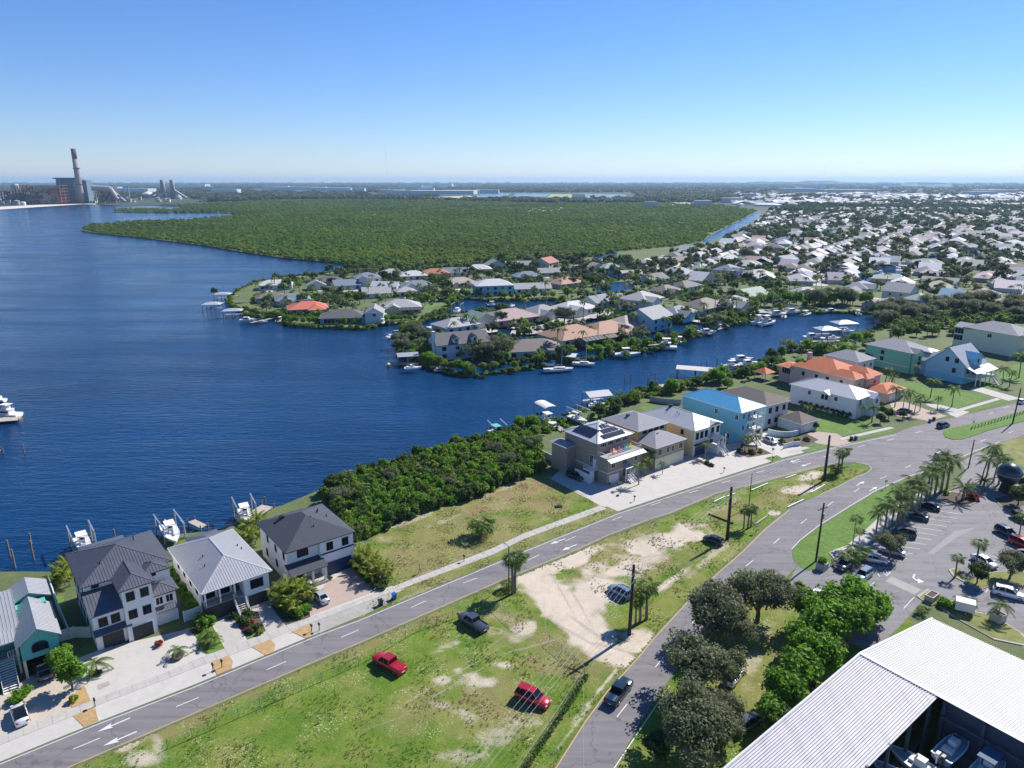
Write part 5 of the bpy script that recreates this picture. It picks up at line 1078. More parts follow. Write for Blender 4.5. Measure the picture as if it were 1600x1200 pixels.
def suburb_house(px, w, d, ang, st, roof, wall, kind, label, zc=None, extra=None, group='houses on the canal peninsula'):
    w *= 1.18; d *= 1.15; h = 3.2*st; c = G(px[0], px[1], GZ+(h+1.5 if zc is None else zc)); a = R(ang)
    p = c-Vector((math.cos(a), math.sin(a), 0))*w/2-Vector((-math.sin(a), math.cos(a), 0))*d/2; p.z = GZ
    o = thing('house', label, 'house', p, a, group)
    block(o, 0, w, 0, d, 0, h, wall)
    if kind == 'hip': roofed(hip, roof, o, 0, w, 0, d, h, 0.42, 0.6, roof_by_object)
    elif kind == 'gu': roofed(gable, roof, o, 0, w, 0, d, h, 0.5, 0.5, roof_by_object, wall_by_object, 'u')
    elif kind == 'gv': roofed(gable, roof, o, 0, w, 0, d, h, 0.5, 0.5, roof_by_object, wall_by_object, 'v')
    elif kind == 'cross':
        roofed(hip, roof, o, 0, w, 0, d, h, 0.42, 0.6, roof_by_object); q = w*0.42
        block(o, w*0.08, w*0.08+q, -3.5, -0.02, 0, h, wall); roofed(gable, roof, o, w*0.08, w*0.08+q, -3.5, d*0.5, h+0.02, 0.5, 0.5, roof_by_object, wall_by_object, 'v')
    elif kind == 'crossr':
        roofed(hip, roof, o, 0, w, 0, d, h, 0.42, 0.6, roof_by_object); q = w*0.42
        block(o, w*0.5, w*0.5+q, -4.5, -0.02, 0, h, wall); roofed(hip, roof, o, w*0.5, w*0.5+q, -4.5, d*0.6, h+0.02, 0.45, 0.5, roof_by_object)
    for g in o.children:
        if g.name.startswith('gable_wall'): g.color = (*C_[wall], 1)
    n = max(2, int(w/4.5))
    for s in range(st):
        for i in range(n):
            x = w*(i+0.5)/n
            if kind in ('cross', 'crossr') and s == 0 and i == 0: pass
            window(o, 'front', x, 0 if kind not in ('cross','crossr') or not (w*.05 < x < w*.95) else -0.001, 3*s+0.9, 1.6, 1.4, white if i % 2 else blackm, mull=1)
        for y in (d*0.3, d*0.7): window(o, 'left', 0, y, 3*s+0.9, 1.2, 1.3, white, mull=1)
    if extra: extra(o, w, d, h)
    if group.startswith('houses') and len(px) == 2 and d > 9:
        rd = random.Random(int(px[0]*7+px[1])); u0 = w*rd.uniform(.1, .5); s_ = rd.choice((-1, 1)); mb = MB(); y0, y1 = (-rd.uniform(6, 11), -.1) if s_ < 0 else (d+.1, d+rd.uniform(6, 11)); mb.box(u0, u0+rd.uniform(5, 9), y0, y1, 0, .07); mb.build('driveway', concrete_white, o)
    return o
def cage(o, w, d, h, u0=0.1, u1=0.7, v=-6.5):
    mb = MB(); a, b = w*u0, w*u1; z = 2.9; n = int((b-a)/2.0)
    for i in range(n+1):
        x = a+(b-a)*i/n; mb.bar((x,v,0),(x,v,z),0.08,0.08); mb.bar((x,v,z),(x,v/2,z+1.0),0.08,0.08); mb.bar((x,v/2,z+1.0),(x,0,z+0.2),0.08,0.08)
    for y, zz in ((v,z),(v/2,z+1.0),(v,1.0)): mb.bar((a,y,zz),(b,y,zz),0.08,0.08)
    mb.build('screen_frame', blackm, o)
    s = MB(); s.add([(a,v,z-.05),(b,v,z-.05),(b,v/2,z+.95),(a,v/2,z+.95),(a,0,z+.1),(b,0,z+.1)], [(0,1,2,3),(3,2,5,4)]); s.build('screen', MATS.get('pool_screen') or M('pool_screen', (.05,.055,.06), .6, .1, 2), o)
def xdark(o, w, d, h):
    for i in range(3): window(o, 'front', w*(0.2+0.3*i), 0.0-0.02, 0.4, w*0.24, 2.2, white, mull=2)
    block(o, w+0.02, w+9, -1, d-1, 0, h+2.0, 'pale'); roofed(gable, 'grey', o, w+0.02, w+9, -1, d-1, h+2, .6, .5, roof_by_object, wall_by_object, 'v'); window(o, 'front', w+4.5, -1, 3.5, 1.6, 1.6, white)
def xdormer(o, w, d, h):
    MB().box(-1.2,-0.05,2.5,4.0,0,h+5.0).build('chimney', white, o)
    for x in (w*0.35, w*0.7):
        wallbox(o, x-1.1, x+1.1, -0.3, 3.0, h+0.3, h+2.2, white, 'dormer'); r = gable(o, x-1.1, x+1.1, -0.4, 4.0, h+2.2, 0.9, 0.25, roof_by_object, white, 'v'); r.color = (*C_['dark'],1); window(o, 'front', x, -0.3, h+0.6, 0.9, 1.3, white)
def xred(o, w, d, h): pass
K_ = [((430,440),18,11,15,1,'white','ivory','hip','white tiered roof house at the western tip of the peninsula'),
 ((423,459),14,9,25,1,'brown','taupe','hip','low brown roofed house on the water at the peninsula tip'),
 ((457,462),16,12,20,1,'slate','pale','cross','grey blue roofed house left of the coral roofed one'),
 ((480,475),17,12,20,1,'coral','rose','crossr','pink house with a bright coral red roof on the waterfront'),
 ((537,488),19,12,8,1,'dark','tealw','hip','wide teal house with dark roof and big screened openings by the boat sheds', None, xdark),
 ((626,473),18,14,12,1,'ltgrey','lemon','cross','pale yellow house with off white roof and dark pool cage on the point', None, lambda o,w,d,h: cage(o,w,d,h,0.4,1.0)),
 ((588,452),15,11,15,1,'ltgrey','ivory','gu','white walled house with pale grey roof beside the cul de sac'),
 ((603,442),15,9,-10,1,'white','pale','gu','white gabled house behind the cul de sac'),
 ((652,442),18,13,20,1,'slate','ivory','cross','slate roofed house between the cul de sac and the canal mouth'),
 ((633,450),10,9,20,1,'ltgrey','cream','hip','small pale hipped house beside the slate roofed one'),
 ((573,429),14,12,20,2,'slate','ivory','cross','white two storey house with navy gables on the north shore'),
 ((611,424),17,14,20,1,'ltgrey','rose','hip','coral walled house with silvery hip roof on the north shore'),
 ((645,426),16,12,15,1,'white','cream','hip','white roofed house right of the coral walled one'),
 ((679,423),18,13,10,1,'orange','taupe','hip','house with burnt orange roof backing on the mangroves'),
 ((515,434),15,11,25,1,'dark','taupe','hip','dark roofed house on the north shore near the tip'),
 ((541,440),15,11,25,1,'slate','skyb','gu','blue walled house with grey blue roof near the cul de sac'),
 ((494,441),10,8,20,1,'grey','pale','gv','small grey gabled house near the tip'),
 ((719,437),18,13,20,1,'beige','cream','hip','beige hip roofed house left of the light blue two storey one'),
 ((710,421),15,11,10,1,'slate','ivory','gu','slate gabled house behind the beige roofed one'),
 ((747,416),17,12,10,1,'white','lemon','cross','white roofed yellow house backing on the mangroves'),
 ((773,411),15,11,20,1,'grey','pale','gv','grey steep gabled house backing on the mangroves'),
 ((812,410),20,10,8,1,'grey','cream','gu','long grey roofed house backing on the mangroves'),
 ((853,406),15,13,60,2,'red','cream','gu','tall cream house with a brick red roof backing on the mangroves'),
 ((770,440),20,13,14,2,'white','skyb','hip','light blue two storey house with white hip roof and blue doors'),
 ((824,427),17,12,15,1,'slate','cream','cross','slate roofed house right of the light blue two storey one'),
 ((862,421),19,10,15,1,'grey','taupe','gu','long low grey roofed house behind the brown one'),
 ((883,437),18,13,40,1,'tan','taupe','hip','tan hip roofed house among the trees mid peninsula'),
 ((831,445),20,10,10,1,'ltgrey','ivory','gu','pale grey long house on the middle canal bank'),
 ((904,416),15,11,20,1,'slate','pale','hip','blue grey roofed house near the back channel'),
 ((953,414),14,12,20,2,'green','skyb','hip','turquoise two storey house with pale green roof by the back channel'),
 ((931,413),10,9,20,2,'pink','ivory','gv','narrow white house left of the turquoise one'),
 ((985,424),14,9,20,1,'ltgrey','pale','gu','small pale house right of the turquoise one'),
 ((795,489),22,15,35,1,'pink','rose','hip','large dusty pink roofed house on the middle canal'),
 ((846,481),15,13,38,1.0,'grey','ivory','cross','grey gabled white house right of the dusty pink roofed one'),
 ((895,476),20,14,38,1,'white','ivory','cross','white roofed house with double garage on the middle canal'),
 ((748,495),14,11,38,1,'green','cream','gv','grey green gabled house behind the dormered one'),
 ((712,501),16,12,38,1,'ltgrey','ivory','hip','pale hipped house with boats behind the dormered one'),
 ((717,530),19,12,22,2,'dark','pale','gu','pale blue house with dark roof, white dormers and a tall white chimney', 6.5, xdormer),
 ((832,536),20,13,12,1,'brown','cream','hip','brown hip roofed house with white porch facing the main canal'),
 ((893,516),21,16,35,1,'tan','cream','hip','terracotta roofed house with palm in front on the main canal', None, lambda o,w,d,h: cage(o,w,d,h,0.3,1.0)),
 ((945,509),21,15,38,1,'tan','taupe','crossr','second terracotta roofed house with long screened porch on the main canal', None, lambda o,w,d,h: cage(o,w,d,h,0.0,0.6)),
 ((980,499),17,14,40,1,'beige','cream','hip','beige hip roofed house right of the terracotta ones'),
 ((1014,487),15,14,46,2,'grey','skyb','gu','light blue gabled two storey house by the swimming pool'),
 ((1057,483),18,13,46,1,'slate','skyb','cross','blue grey roofed house right of the light blue gabled one'),
 ((1002,461),17,15,50,2,'ltgrey','ivory','cross','large white gabled house up the peninsula street'),
 ((966,462),15,12,45,1,'dark','taupe','hip','charcoal roofed house left of the large white gabled one'),
 ((932,465),13,11,45,1,'slate','pale','gu','slate gabled house by the white roofed one'),
 ((1099,472),20,15,44,1,'brown','taupe','hip','grey brown hip roofed house above the catamaran moorings'),
 ((1143,469),22,16,42,1,'grey','cream','cross','many gabled grey house behind the sailboat moorings'),
 ((1172,455),18,13,40,1,'green','cream','gu','green roofed house behind the moorings'),
 ((1258,453),17,13,20,1,'ltgrey','ivory','hip','white hip roofed house alone on the green bank at the end of the canal'),
 ((1070,442),17,12,45,1,'dark','cream','hip','near black roofed house mid peninsula'),
 ((1040,449),15,12,45,1,'brown','taupe','cross','dark brown gabled house mid peninsula'),
 ((1095,432),17,11,48,1,'white','pale','gv','white gabled house above the dark ones'),
 ((1020,431),17,12,40,1,'dark','ivory','gu','dark roofed house with white gable beside the inner canal'),
 ((1055,404),20,11,25,1,'brown','taupe','gu','long brown roofed house near the back channel'),
 ((1063,413),20,11,25,1,'white','cream','hip','long white roofed house below the brown one'),
 ((1095,415),17,12,45,1,'green','ivory','cross','pale green roofed house beyond the inner canal'),
 ((1138,417),16,14,50,2,'slate','pale','cross','white two storey house with navy gables by the inner canal'),
 ((1183,425),21,14,30,1,'grey','taupe','hip','wide grey roofed house under the trees'),
 ((1227,402),20,12,40,1,'slate','skyb','gu','pale blue roofed house above the grove'),
 ((1345,443),20,12,50,1,'slate','cream','cross','slate roofed house left of the marina inlet'),
 ((1408,449),15,13,45,2,'grey','ivory','gv','white two storey gabled house above the grove'),
 ((1437,462),13,11,40,2,'green','ivory','hip','pale green roofed house with round balcony in the grove'),
 ((1490,458),14,11,45,1,'blue','skyb','gv','sky blue gabled cottage in the right hand grove'),
 ((1535,455),17,13,40,1,'brown','cream','hip','brown hip roofed house near the right edge grove'),
 ((1580,467),17,12,40,1,'pink','pale','hip','pinkish roofed house at the right edge grove'),
 ((1330,452),14,10,50,1,'dark','taupe','gu','charcoal gabled house behind the canal end trees'),
 ((1378,470),16,10,30,1,'brown','taupe','gu','low brown roofed boathouse like house at the canal end'),
 ((1187,306),40,24,40,1,'white','ivory','gu','broad white shed roofed building beyond the channel mouth')]
for k in K_:
    px, w, d, ang, st, rf, wl, kd, lb = k[:9]
    suburb_house(px, w, d, ang, int(st), rf, wl, kd, lb, *(k[9:] if len(k) > 9 else ()))
HAND = [(G(k[0][0], k[0][1], 4).x, G(k[0][0], k[0][1], 4).y) for k in K_]
# ---- the suburb further off: rows along its streets
SUB = [(925,418),(1040,400),(1112,384),(1150,366),(1192,345),(1200,331),(1250,319),(1720,312),(1720,470),(1500,468),(1420,470),(1300,450),(1230,440),(1180,440),(1120,440),(1060,432),(990,432)]
SUBW = [(G(*p).x, G(*p).y) for p in SUB]
canW = [[(G(*p).x, G(*p).y) for p in c] for c in canals]
strW = []
def in_any(x, y, Ps): return any(inpoly(x, y, P) for P in Ps)
dU = Vector((math.cos(R(61)), math.sin(R(61)), 0)); dV = Vector((-dU.y, dU.x, 0))
spots = []
for row in range(-40, 60):
    v = row*46.0
    for side_ in (0, 1):
        vv = v+(14 if side_ else -14)
        for i in range(0, 160):
            uu = 250+i*23+rnd.uniform(-6, 6)+(row % 3)*7; p = dU*uu+dV*(vv-420+rnd.uniform(-5, 5)+18*math.sin(uu*.006+row))
            if p.x < 40 or p.y > 1900 or not inpoly(p.x, p.y, SUBW): continue
            if in_any(p.x, p.y, canW): continue
            if any((p.x-q[0])**2+(p.y-q[1])**2 < 24**2 for q in HAND): continue
            if rnd.random() < 0.08: continue
            sx, sy = S(p.x, p.y)
            if sx > 1640: continue
            spots.append((p.length, p.x, p.y, side_, row))
spots.sort()
RC = [('white',.22),('ltgrey',.24),('grey',.24),('brown',.10),('beige',.09),('dark',.05),('tan',.04),('slate',.06),('pink',.03)]
WC = ['cream','ivory','pale','taupe','ivory']
def pick(L):
    x = rnd.random()*sum(w for _, w in L)
    for n_, w in L:
        x -= w
        if x <= 0: return n_
    return L[0][0]
def house_tpl(i):
    w, d, kd = [(20,13,'hip'),(23,14,'hip'),(19,14,'gu'),(22,13,'gu'),(19,15,'gv'),(24,15,'hip')][i]
    m = MB().box(0,w,0,d,0,3.0); wall = m.mesh('wall', wall_by_object)
    t = bpy.data.objects.new('tmp', None)
    if kd == 'hip': r = hip(t, 0,w,0,d,3.0,.42,.6,roof_by_object)
    else: r = gable(t,0,w,0,d,3.0,.45,.5,roof_by_object,wall_by_object,'u' if kd == 'gu' else 'v',ends=False)
    me = r.data; bpy.data.objects.remove(r)
    f, g = win_mesh(1.8,1.3,white); return w, d, wall, me, f, g
TPL = [house_tpl(i) for i in range(6)]
DRV = MB().box(2,9,-9,-.1,0,.08).mesh('driveway', concrete_white)
NAME_R = dict(white='white', ltgrey='pale grey', grey='grey', brown='brown', beige='beige', dark='charcoal', tan='tan', slate='slate blue', pink='dusty pink')
def where(sx, sy):
    a = ('just behind the peninsula' if sy > 415 else 'in the nearest suburb rows' if sy > 402 else 'in the near suburb rows' if sy > 390 else 'in the middle suburb rows' if sy > 377 else 'in the farther suburb rows' if sy > 365 else 'in the most distant suburb rows')
    L = [(960,'the terracotta roofs'),(1000,'the motor yacht'),(1040,'the swimming pool house'),(1090,'the arched boat shelter'),(1130,'the many gabled house'),(1165,'the cabin boats'),(1200,'the catamaran'),(1240,'the lone white hipped house'),(1280,'the basin head'),(1320,'the hipped boat shelters'),(1360,'the massive dark trees'),(1400,'the seafoam house'),(1440,'the lawn palms'),(1490,'the sky blue cottage'),(1540,'the lemon house'),(1600,'the right edge')]
    return a+', above '+min(L, key=lambda q: abs(q[0]-sx))[1]
rest = []
for n_, (dist, x, y, sd_, row) in enumerate(spots):
    i = rnd.randrange(6); rc_, wc_ = pick(RC), rnd.choice(WC); ang = 61+(0 if sd_ else 180)+(90 if rnd.random() < .3 else 0)+rnd.uniform(-14, 14)
    if n_ < 225:
        w, d, wall, rm, f, g = TPL[i]; a = R(ang); p = Vector((x, y, GZ))-Vector((math.cos(a), math.sin(a), 0))*w/2-Vector((-math.sin(a), math.cos(a), 0))*d/2
        sx, sy = S(x, y); lb = NAME_R[rc_]+' roofed house '+where(sx, sy)
        o = thing('house', lb, 'house', p, a, 'suburban houses: '+lb)
        q = link('driveway', DRV, o); q = link('wall', wall, o); q.color = (*C_[wc_],1); q = link('roof', rm, o); q.color = (*[c*rnd.uniform(.85,1.15) for c in C_[rc_]],1)
        for u in (w*.25, w*.7): ww = link('window', f, o, (u,0,.9)); link('pane', g, ww)
    else: rest.append((x, y, R(ang), i, rc_, wc_))
# the remaining roofs: one object
C_['white'] = (.70,.70,.70)
RM = {k: M('far_roof_'+k, C_[k], .75, .12, .5) for k in NAME_R}; WMt = {k: M('far_wall_'+k, C_[k], .8, .06, .5) for k in set(WC)}
mats_ = list(RM.values())+list(WMt.values()); idx = {k: i for i, k in enumerate(list(RM))}; widx = {k: len(RM)+i for i, k in enumerate(WMt)}
mb = MB()
def put(me, M4, mi):
    n = len(mb.v); mb.v += [tuple(M4 @ v.co) for v in me.vertices]; mb.f += [tuple(i+n for i in p.vertices) for p in me.polygons]; mb.m += [mi]*len(me.polygons)
for x, y, a, i, rc_, wc_ in rest:
    w, d, wall, rm, f, g = TPL[i]; M4 = Matrix.Translation((x, y, GZ)) @ Matrix.Rotation(a, 4, 'Z') @ Matrix.Translation((-w/2, -d/2, 0)); put(wall, M4, widx[wc_]); put(rm, M4, idx[rc_]); put(DRV, M4, idx['ltgrey'])
# far white roofed estates near the horizon
for _ in range(900):
    px = rnd.uniform(1150, 1640); py = 297+abs(rnd.gauss(0, 9)) if rnd.random() < .4 else rnd.uniform(303, 322)
    if px < 1300 and py < 303: continue
    p = G(px, py); a = rnd.random()*3.14; s = rnd.uniform(1.0, 2.3); M4 = Matrix.Translation(p) @ Matrix.Rotation(a, 4, 'Z') @ Matrix.Diagonal((s*1.3, s, 1.5, 1)) @ Matrix.Translation((-9, -6, 0)); k = rnd.randrange(6); put(TPL[k][2], M4, widx['ivory']); put(TPL[k][3], M4, idx[rnd.choice(['white','white','ltgrey','grey'])])
o = mb.build('distant_houses', mats_); tag(o, 'mass of distant suburban rooftops fading towards the horizon', 'houses', None, 'stuff')
# suburban streets
for row in range(-40, 60):
    pts = []
    for i in range(0, 230):
        p = dU*(250+i*15)+dV*(row*46.0-420+18*math.sin((250+i*15)*.006+row))
        ok = p.x > 40 and inpoly(p.x, p.y, SUBW) and not in_any(p.x, p.y, canW) and not any((p.x-q[0])**2+(p.y-q[1])**2 < 18**2 for q in HAND)
        if ok: pts.append(Vector((p.x, p.y, 0)))
        else:
            if len(pts) > 3 and row % 2 == 0: tag(ribbon('street', pts, 7.5, GZ+0.03, asphalt_far), kind='structure')
            pts = []
# ------------------------------------------------------------------ long low industrial roofs on the far plain
ind = [(300,292,60),(450,297,85),(486,297,70),(512,298.5,90),(535,299,40),(208,300,70),(170,297,40),(560,299,30),(610,302,60),(640,303,80),(665,299,40),(690,303.5,160),(720,303,90),(760,302,60),(905,310,30),(1018,324,28),(1100,322,40),(1145,317,45),(1172,309,30),(1250,300,80),(1330,302,120),(1445,289,60),(1462,290,50),(1395,291,40),(1270,294,40),(430,295.5,60),(640,294,60),(690,291,50),(350,301,60),(1538,306,60),(1560,303,90)]
for i, (x, y, w) in enumerate(ind):
    p = G(x, y); sc_ = p.length/2000; L_ = w*sc_*1.1; D_ = L_*0.45; hgt = 9+5*sc_
    o = thing('industrial_building', None, 'building', p, R(rnd.uniform(-8, 12)), 'flat roofed industrial buildings on the far plain')
    o['label'] = ('wide' if w > 70 else 'narrow' if w < 45 else 'mid sized')+' white roofed industrial building '+('near the power station' if x < 330 else 'beyond the left of the mangroves' if x < 580 else 'beyond the middle of the mangroves' if x < 950 else 'beyond the back channel' if x < 1200 else 'on the hazy plain at the right')
    q = block(o, -L_/2, L_/2, 0, D_, 0, hgt, 'pale'); r = MB().box(-L_/2-1, L_/2+1, -1, D_+1, hgt+.01, hgt+1.0).build('roof', roof_by_object, o); r.color = (.78,.80,.82,1)
# fields and solar farm
for nm, px, m in (('solar_field', [(750,303),(800,302),(790,308),(738,309)], solar), ('solar_field', [(806,302),(862,303),(855,308),(800,308)], solar), ('solar_field', [(770,301),(860,301.5),(864,302.6),(772,302.4)], solar), ('solar_field', [(910,303),(975,304),(985,310),(905,310)], solar),
                  ('field', [(862,303.5),(908,304),(914,311),(850,309)], M('pale_field', (.30,.36,.14), .95, .2, .02)), ('field', [(660,309),(735,306),(742,309),(680,313)], M('dry_field', (.42,.40,.26), .95, .2, .02)), ('field', [(820,331),(840,325),(900,325),(870,331)], MATS['dry_field']), ('field', [(1030,305),(1070,306),(1080,310),(1040,310)], MATS['dry_field']), ('field', [(1040,318),(1085,315),(1095,319),(1050,322)], MATS['dry_field'])):
    psheet(nm, px, GZ+1.5, m)
# ================================================================== POWER STATION
concrete_far = M('stack_concrete', (.30,.255,.245), .85, .12, .03); rust = M('rust_red_steel', (.30,.10,.07), .8, .25, .2); slate_clad = M('slate_cladding', (.14,.20,.25), .6, .1, .05); pale_steel = M('pale_steel', (.36,.36,.34), .6, .1, .1)
p = G(128, 318); o = thing('chimney_stack', 'tall tapering concrete chimney of the power station', 'chimney', p)
MB().lathe([(11.5,0),(10,40),(8.6,90),(7.6,140)], 20).build('shaft', concrete_far, o, True); MB().lathe([(7.62,140.02),(7.3,172)], 20).build('top_band', M('stack_dark', (.16,.09,.09), .85, .1, .03), o, True)
for z in (60, 110): MB().lathe([(10.8,z),(10.8,z+2)], 20).build('gallery', blackm, o)
p = G(100, 318.5); o = thing('boiler_house', 'slate blue power station boiler hall beside the chimney', 'building', p+Vector((-10,60,0)), R(10))
MB().box(-38,28,0,60,0,78).build('hall', slate_clad, o); MB().box(-44,24,-6,50,78.02,82).build('roof', slate_clad, o); MB().box(30,52,5,50,0,74).build('bay', slate_clad, o); MB().box(-30,-26,-1.5,-0.1,0,78).build('pilaster', pale_steel, o); MB().box(14,22,-1.5,-0.1,10,76).build('pilaster', pale_steel, o)
def steel_frame(root, x0, x1, y0, y1, h, nx, nz):
    mb = MB(); rr = random.Random(3)
    for i in range(nx+1):
        for y in (y0, (y0+y1)/2, y1): x = x0+(x1-x0)*i/nx; mb.box(x-.8,x+.8,y-.8,y+.8,0,h)
    for k in range(1, nz+1): z = h*k/nz; mb.box(x0,x1,y0,y1,z-1.0,z); 
    o_ = mb.build('steel_frame', rust, root); b2 = MB()
    for _ in range(26): x = rr.uniform(x0, x1-9); y = rr.uniform(y0-3, y1); z = rr.uniform(0, h-8); b2.box(x,x+rr.uniform(3,9),y,y+6,z,z+rr.uniform(3,8))
    b2.build('machinery', pale_steel, root); b3 = MB()
    for _ in range(14): x = rr.uniform(x0, x1-9); z = rr.uniform(0, h-9); b3.box(x,x+rr.uniform(6,16),y0+6,y1-4,z,z+rr.uniform(6,9))
    b3.build('boiler_block', slate_clad, root)
p = G(55, 320); o = thing('steel_framework', 'rust red open steel framework of the power station left of the hall', 'plant', p+Vector((0,40,0)), R(8)); steel_frame(o, -75, 55, 0, 60, 58, 14, 6)
p = G(18, 320); o = thing('steel_framework', 'smaller rust red steel structure at the left edge of the power station', 'plant', p+Vector((-20,40,0)), R(8)); steel_frame(o, -40, 30, 0, 40, 42, 8, 4)
p = G(10, 317); o = thing('silo', 'pale silo at the far left of the power station', 'silo', p+Vector((0,60,0))); MB().lathe([(14,0),(14,55),(8,62)], 14).build('shell', pale_steel, o)
p = G(142, 318); o = thing('duct_structure', 'pale ducts and conveyor right of the chimney', 'plant', p+Vector((5,20,0)), R(8))
mb = MB(); mb.tube((-5,0,50),(50,5,46),9,9,12).tube((50,5,46),(70,0,12),8,7,12).tube((62,8,30),(92,4,4),6,5,10); mb.build('duct', pale_steel, o); steel_frame(o, 0, 60, 8, 40, 46, 6, 4); MB().lathe([(3,0),(2.5,56)], 10, (100,20)).build('vent_stack', pale_steel, o)
p = G(262, 311); o = thing('process_towers', 'pair of pale stub towers with conveyors on the shore', 'plant', p)
for x in (-14, 26): MB().lathe([(11,0),(9,50),(8.4,76)], 14, (x,0)).build('tower', concrete_far, o, True)
mb = MB(); mb.bar((-90,0,4),(-14,0,40),8,8).bar((26,0,38),(80,0,3),10,8).bar((0,-4,30),(-30,-30,3),7,7); mb.build('conveyor', pale_steel, o); MB().lathe([(18,0),(15,8),(4,18)], 14, (50,-10)).build('dome', pale_steel, o)
p = G(232, 309); o = thing('storage_dome', 'low white storage dome on the far shore', 'dome', p); MB().lathe([(34,0),(34,10),(20,22),(3,27)], 18).build('shell', white, o, True)
rr = random.Random(8)
for i in range(34):
    x = rr.uniform(132, 262) if i < 24 else rr.uniform(0, 60); y = 318.5-(x-130)*0.02 if x > 130 else 321; p = G(x, y-rr.uniform(0, 4)); w = rr.uniform(8, 26); h = rr.uniform(5, 16)
    if i % 3 == 0: o = tag(MB().lathe([(w/2,0),(w/2,h),(w/5,h*1.15)], 12).build('storage_tank', pale_steel if i % 2 else white), 'pale round storage tank on the power station shore', 'tank', 'storage tanks on the far shore'); o.location = p
    else:
        o = thing('plant_shed', 'low pale works building on the power station shore', 'building', p, R(rr.uniform(-10, 15)), 'works buildings on the far shore'); MB().box(-w/2,w/2,0,w*.6,0,h).build('wall', white if i % 2 else pale_steel, o); MB().box(-w/2-1,w/2+1,-1,w*.6+1,h+.02,h+1).build('roof', concrete_far, o)
for x, y, h in ((605,287.5,300),(188,306,60),(1288,286,130),(815,298,50)):
    p = G(x, y+0.0); mb = MB(); mb.bar((0,0,0),(0,0,h*p.length/6000 if y < 290 else h),1.2*max(1,p.length/9000),1.2*max(1,p.length/9000)); q = mb.build('radio_mast', galv); q.location = p; tag(q, {605:'very thin tall radio mast on the horizon left of centre',188:'slim mast by the far shore works',1288:'thin mast on the horizon at right',815:'short mast beyond the solar fields'}[x], 'mast')
# ================================================================== WAREHOUSE (dry boat store)
ZR, ZE = 12.0, 9.4                      # ridge and eave heights
rA = G(1345, 1022, GZ+ZR); wd = Vector((math.cos(R(-54.6)), math.sin(R(-54.6)), 0)); wn_ = Vector((-wd.y, wd.x, 0))   # along the ridge; towards the far eave
o = thing('boat_warehouse', 'huge white ribbed metal roofed boat warehouse with an open bay in the corner', 'warehouse', Vector((rA.x, rA.y, GZ)), R(-54.6))
WH = o
FE, NE = 19.5, 28.0                     # ridge to far eave, ridge to near eave
LEN, BAY = 62.0, 9.6
rib_m = M('roof_rib_white', (.62,.62,.64), .5, .04, 1); grey_rib = panelmat('roof_panel_grey', (.56,.55,.565), .4); pan_w = panelmat('roof_panel_white', (.58,.58,.595), .2)  # near slope panels: slightly greyer base and more grime streaks
pw = 0.62
def panel(y0, z0, y1, z1, mat, name):
    mb = MB(); vs = [(0.0,y0,z0),(pw,y0,z0),(pw,y1,z1),(0.0,y1,z1)]; mb.add(vs+[(x,y,z-.08) for x,y,z in vs], [(0,1,2,3) if y1 > y0 else (3,2,1,0),(7,6,5,4),(0,4,5,1),(1,5,6,2),(2,6,7,3),(3,7,4,0)])
    for x in (0.02, pw/2): mb.bar((x+.04,y0,z0+.05),(x+.04,y1,z1+.05),.11,.10)
    return mb.mesh(name, mat)
pf = panel(0.02, ZR, FE, ZE, pan_w, 'roof_panel'); pn = panel(-0.02, ZR, -NE, ZR-(ZR-ZE)*NE/FE*0.9, grey_rib, 'roof_panel')
for i in range(int(LEN/pw)): link('roof_panel', pf, o, (i*pw, 0, 0))
for i in range(int(BAY/pw)): link('roof_panel', pn, o, (i*pw, 0, 0))
MB().bar((-0.1,0,ZR+.1),(LEN,0,ZR+.1),.5,.08).build('ridge_cap', rib_m, o)
MB().bar((-.08,0,ZR+.02),(-.08,FE,ZE+.02),.22,.3).bar((-.08,0,ZR+.02),(-.08,-NE,ZR-(ZR-ZE)*NE/FE*.9+.02),.22,.3).build('gable_trim', rib_m, o)
zn = ZR-(ZR-ZE)*NE/FE*.9
mb = MB(); mb.add([(0,FE,0),(0,-NE,0),(0,-NE,zn-.2),(0,0,ZR-.2),(0,FE,ZE-.2)], [(0,1,2,3,4)][::1]); mb.build('end_wall', pan_w, o)
wallbox(o, .3, LEN, FE-.4, FE-.2, 0, ZE-.2, pan_w, 'side_wall'); wallbox(o, .1, BAY, -NE, -NE+.2, 0, zn-.15, pan_w, 'side_wall')
mb = MB()
for x in (BAY-.3, BAY-0.3): pass
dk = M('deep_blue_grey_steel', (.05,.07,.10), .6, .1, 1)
# racks in the open bay: under the ridge (facing the yard) and under the cut edge
for i in range(12):
    x = BAY+0.6+i*4.1
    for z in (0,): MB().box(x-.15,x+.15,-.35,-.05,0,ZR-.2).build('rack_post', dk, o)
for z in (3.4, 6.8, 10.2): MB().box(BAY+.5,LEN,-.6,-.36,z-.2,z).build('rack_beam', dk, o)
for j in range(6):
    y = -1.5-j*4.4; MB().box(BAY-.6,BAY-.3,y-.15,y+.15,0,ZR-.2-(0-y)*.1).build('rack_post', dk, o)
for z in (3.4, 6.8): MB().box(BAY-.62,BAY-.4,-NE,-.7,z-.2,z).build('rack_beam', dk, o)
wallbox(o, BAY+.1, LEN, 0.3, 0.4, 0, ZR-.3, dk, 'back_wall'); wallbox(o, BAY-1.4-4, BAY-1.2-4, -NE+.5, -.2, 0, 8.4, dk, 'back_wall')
floor_pts = [o.matrix_world @ Vector(q) for q in ()]
def wpt(x, y, z=0): return Vector((rA.x, rA.y, GZ+z))+wd*x+wn_*y
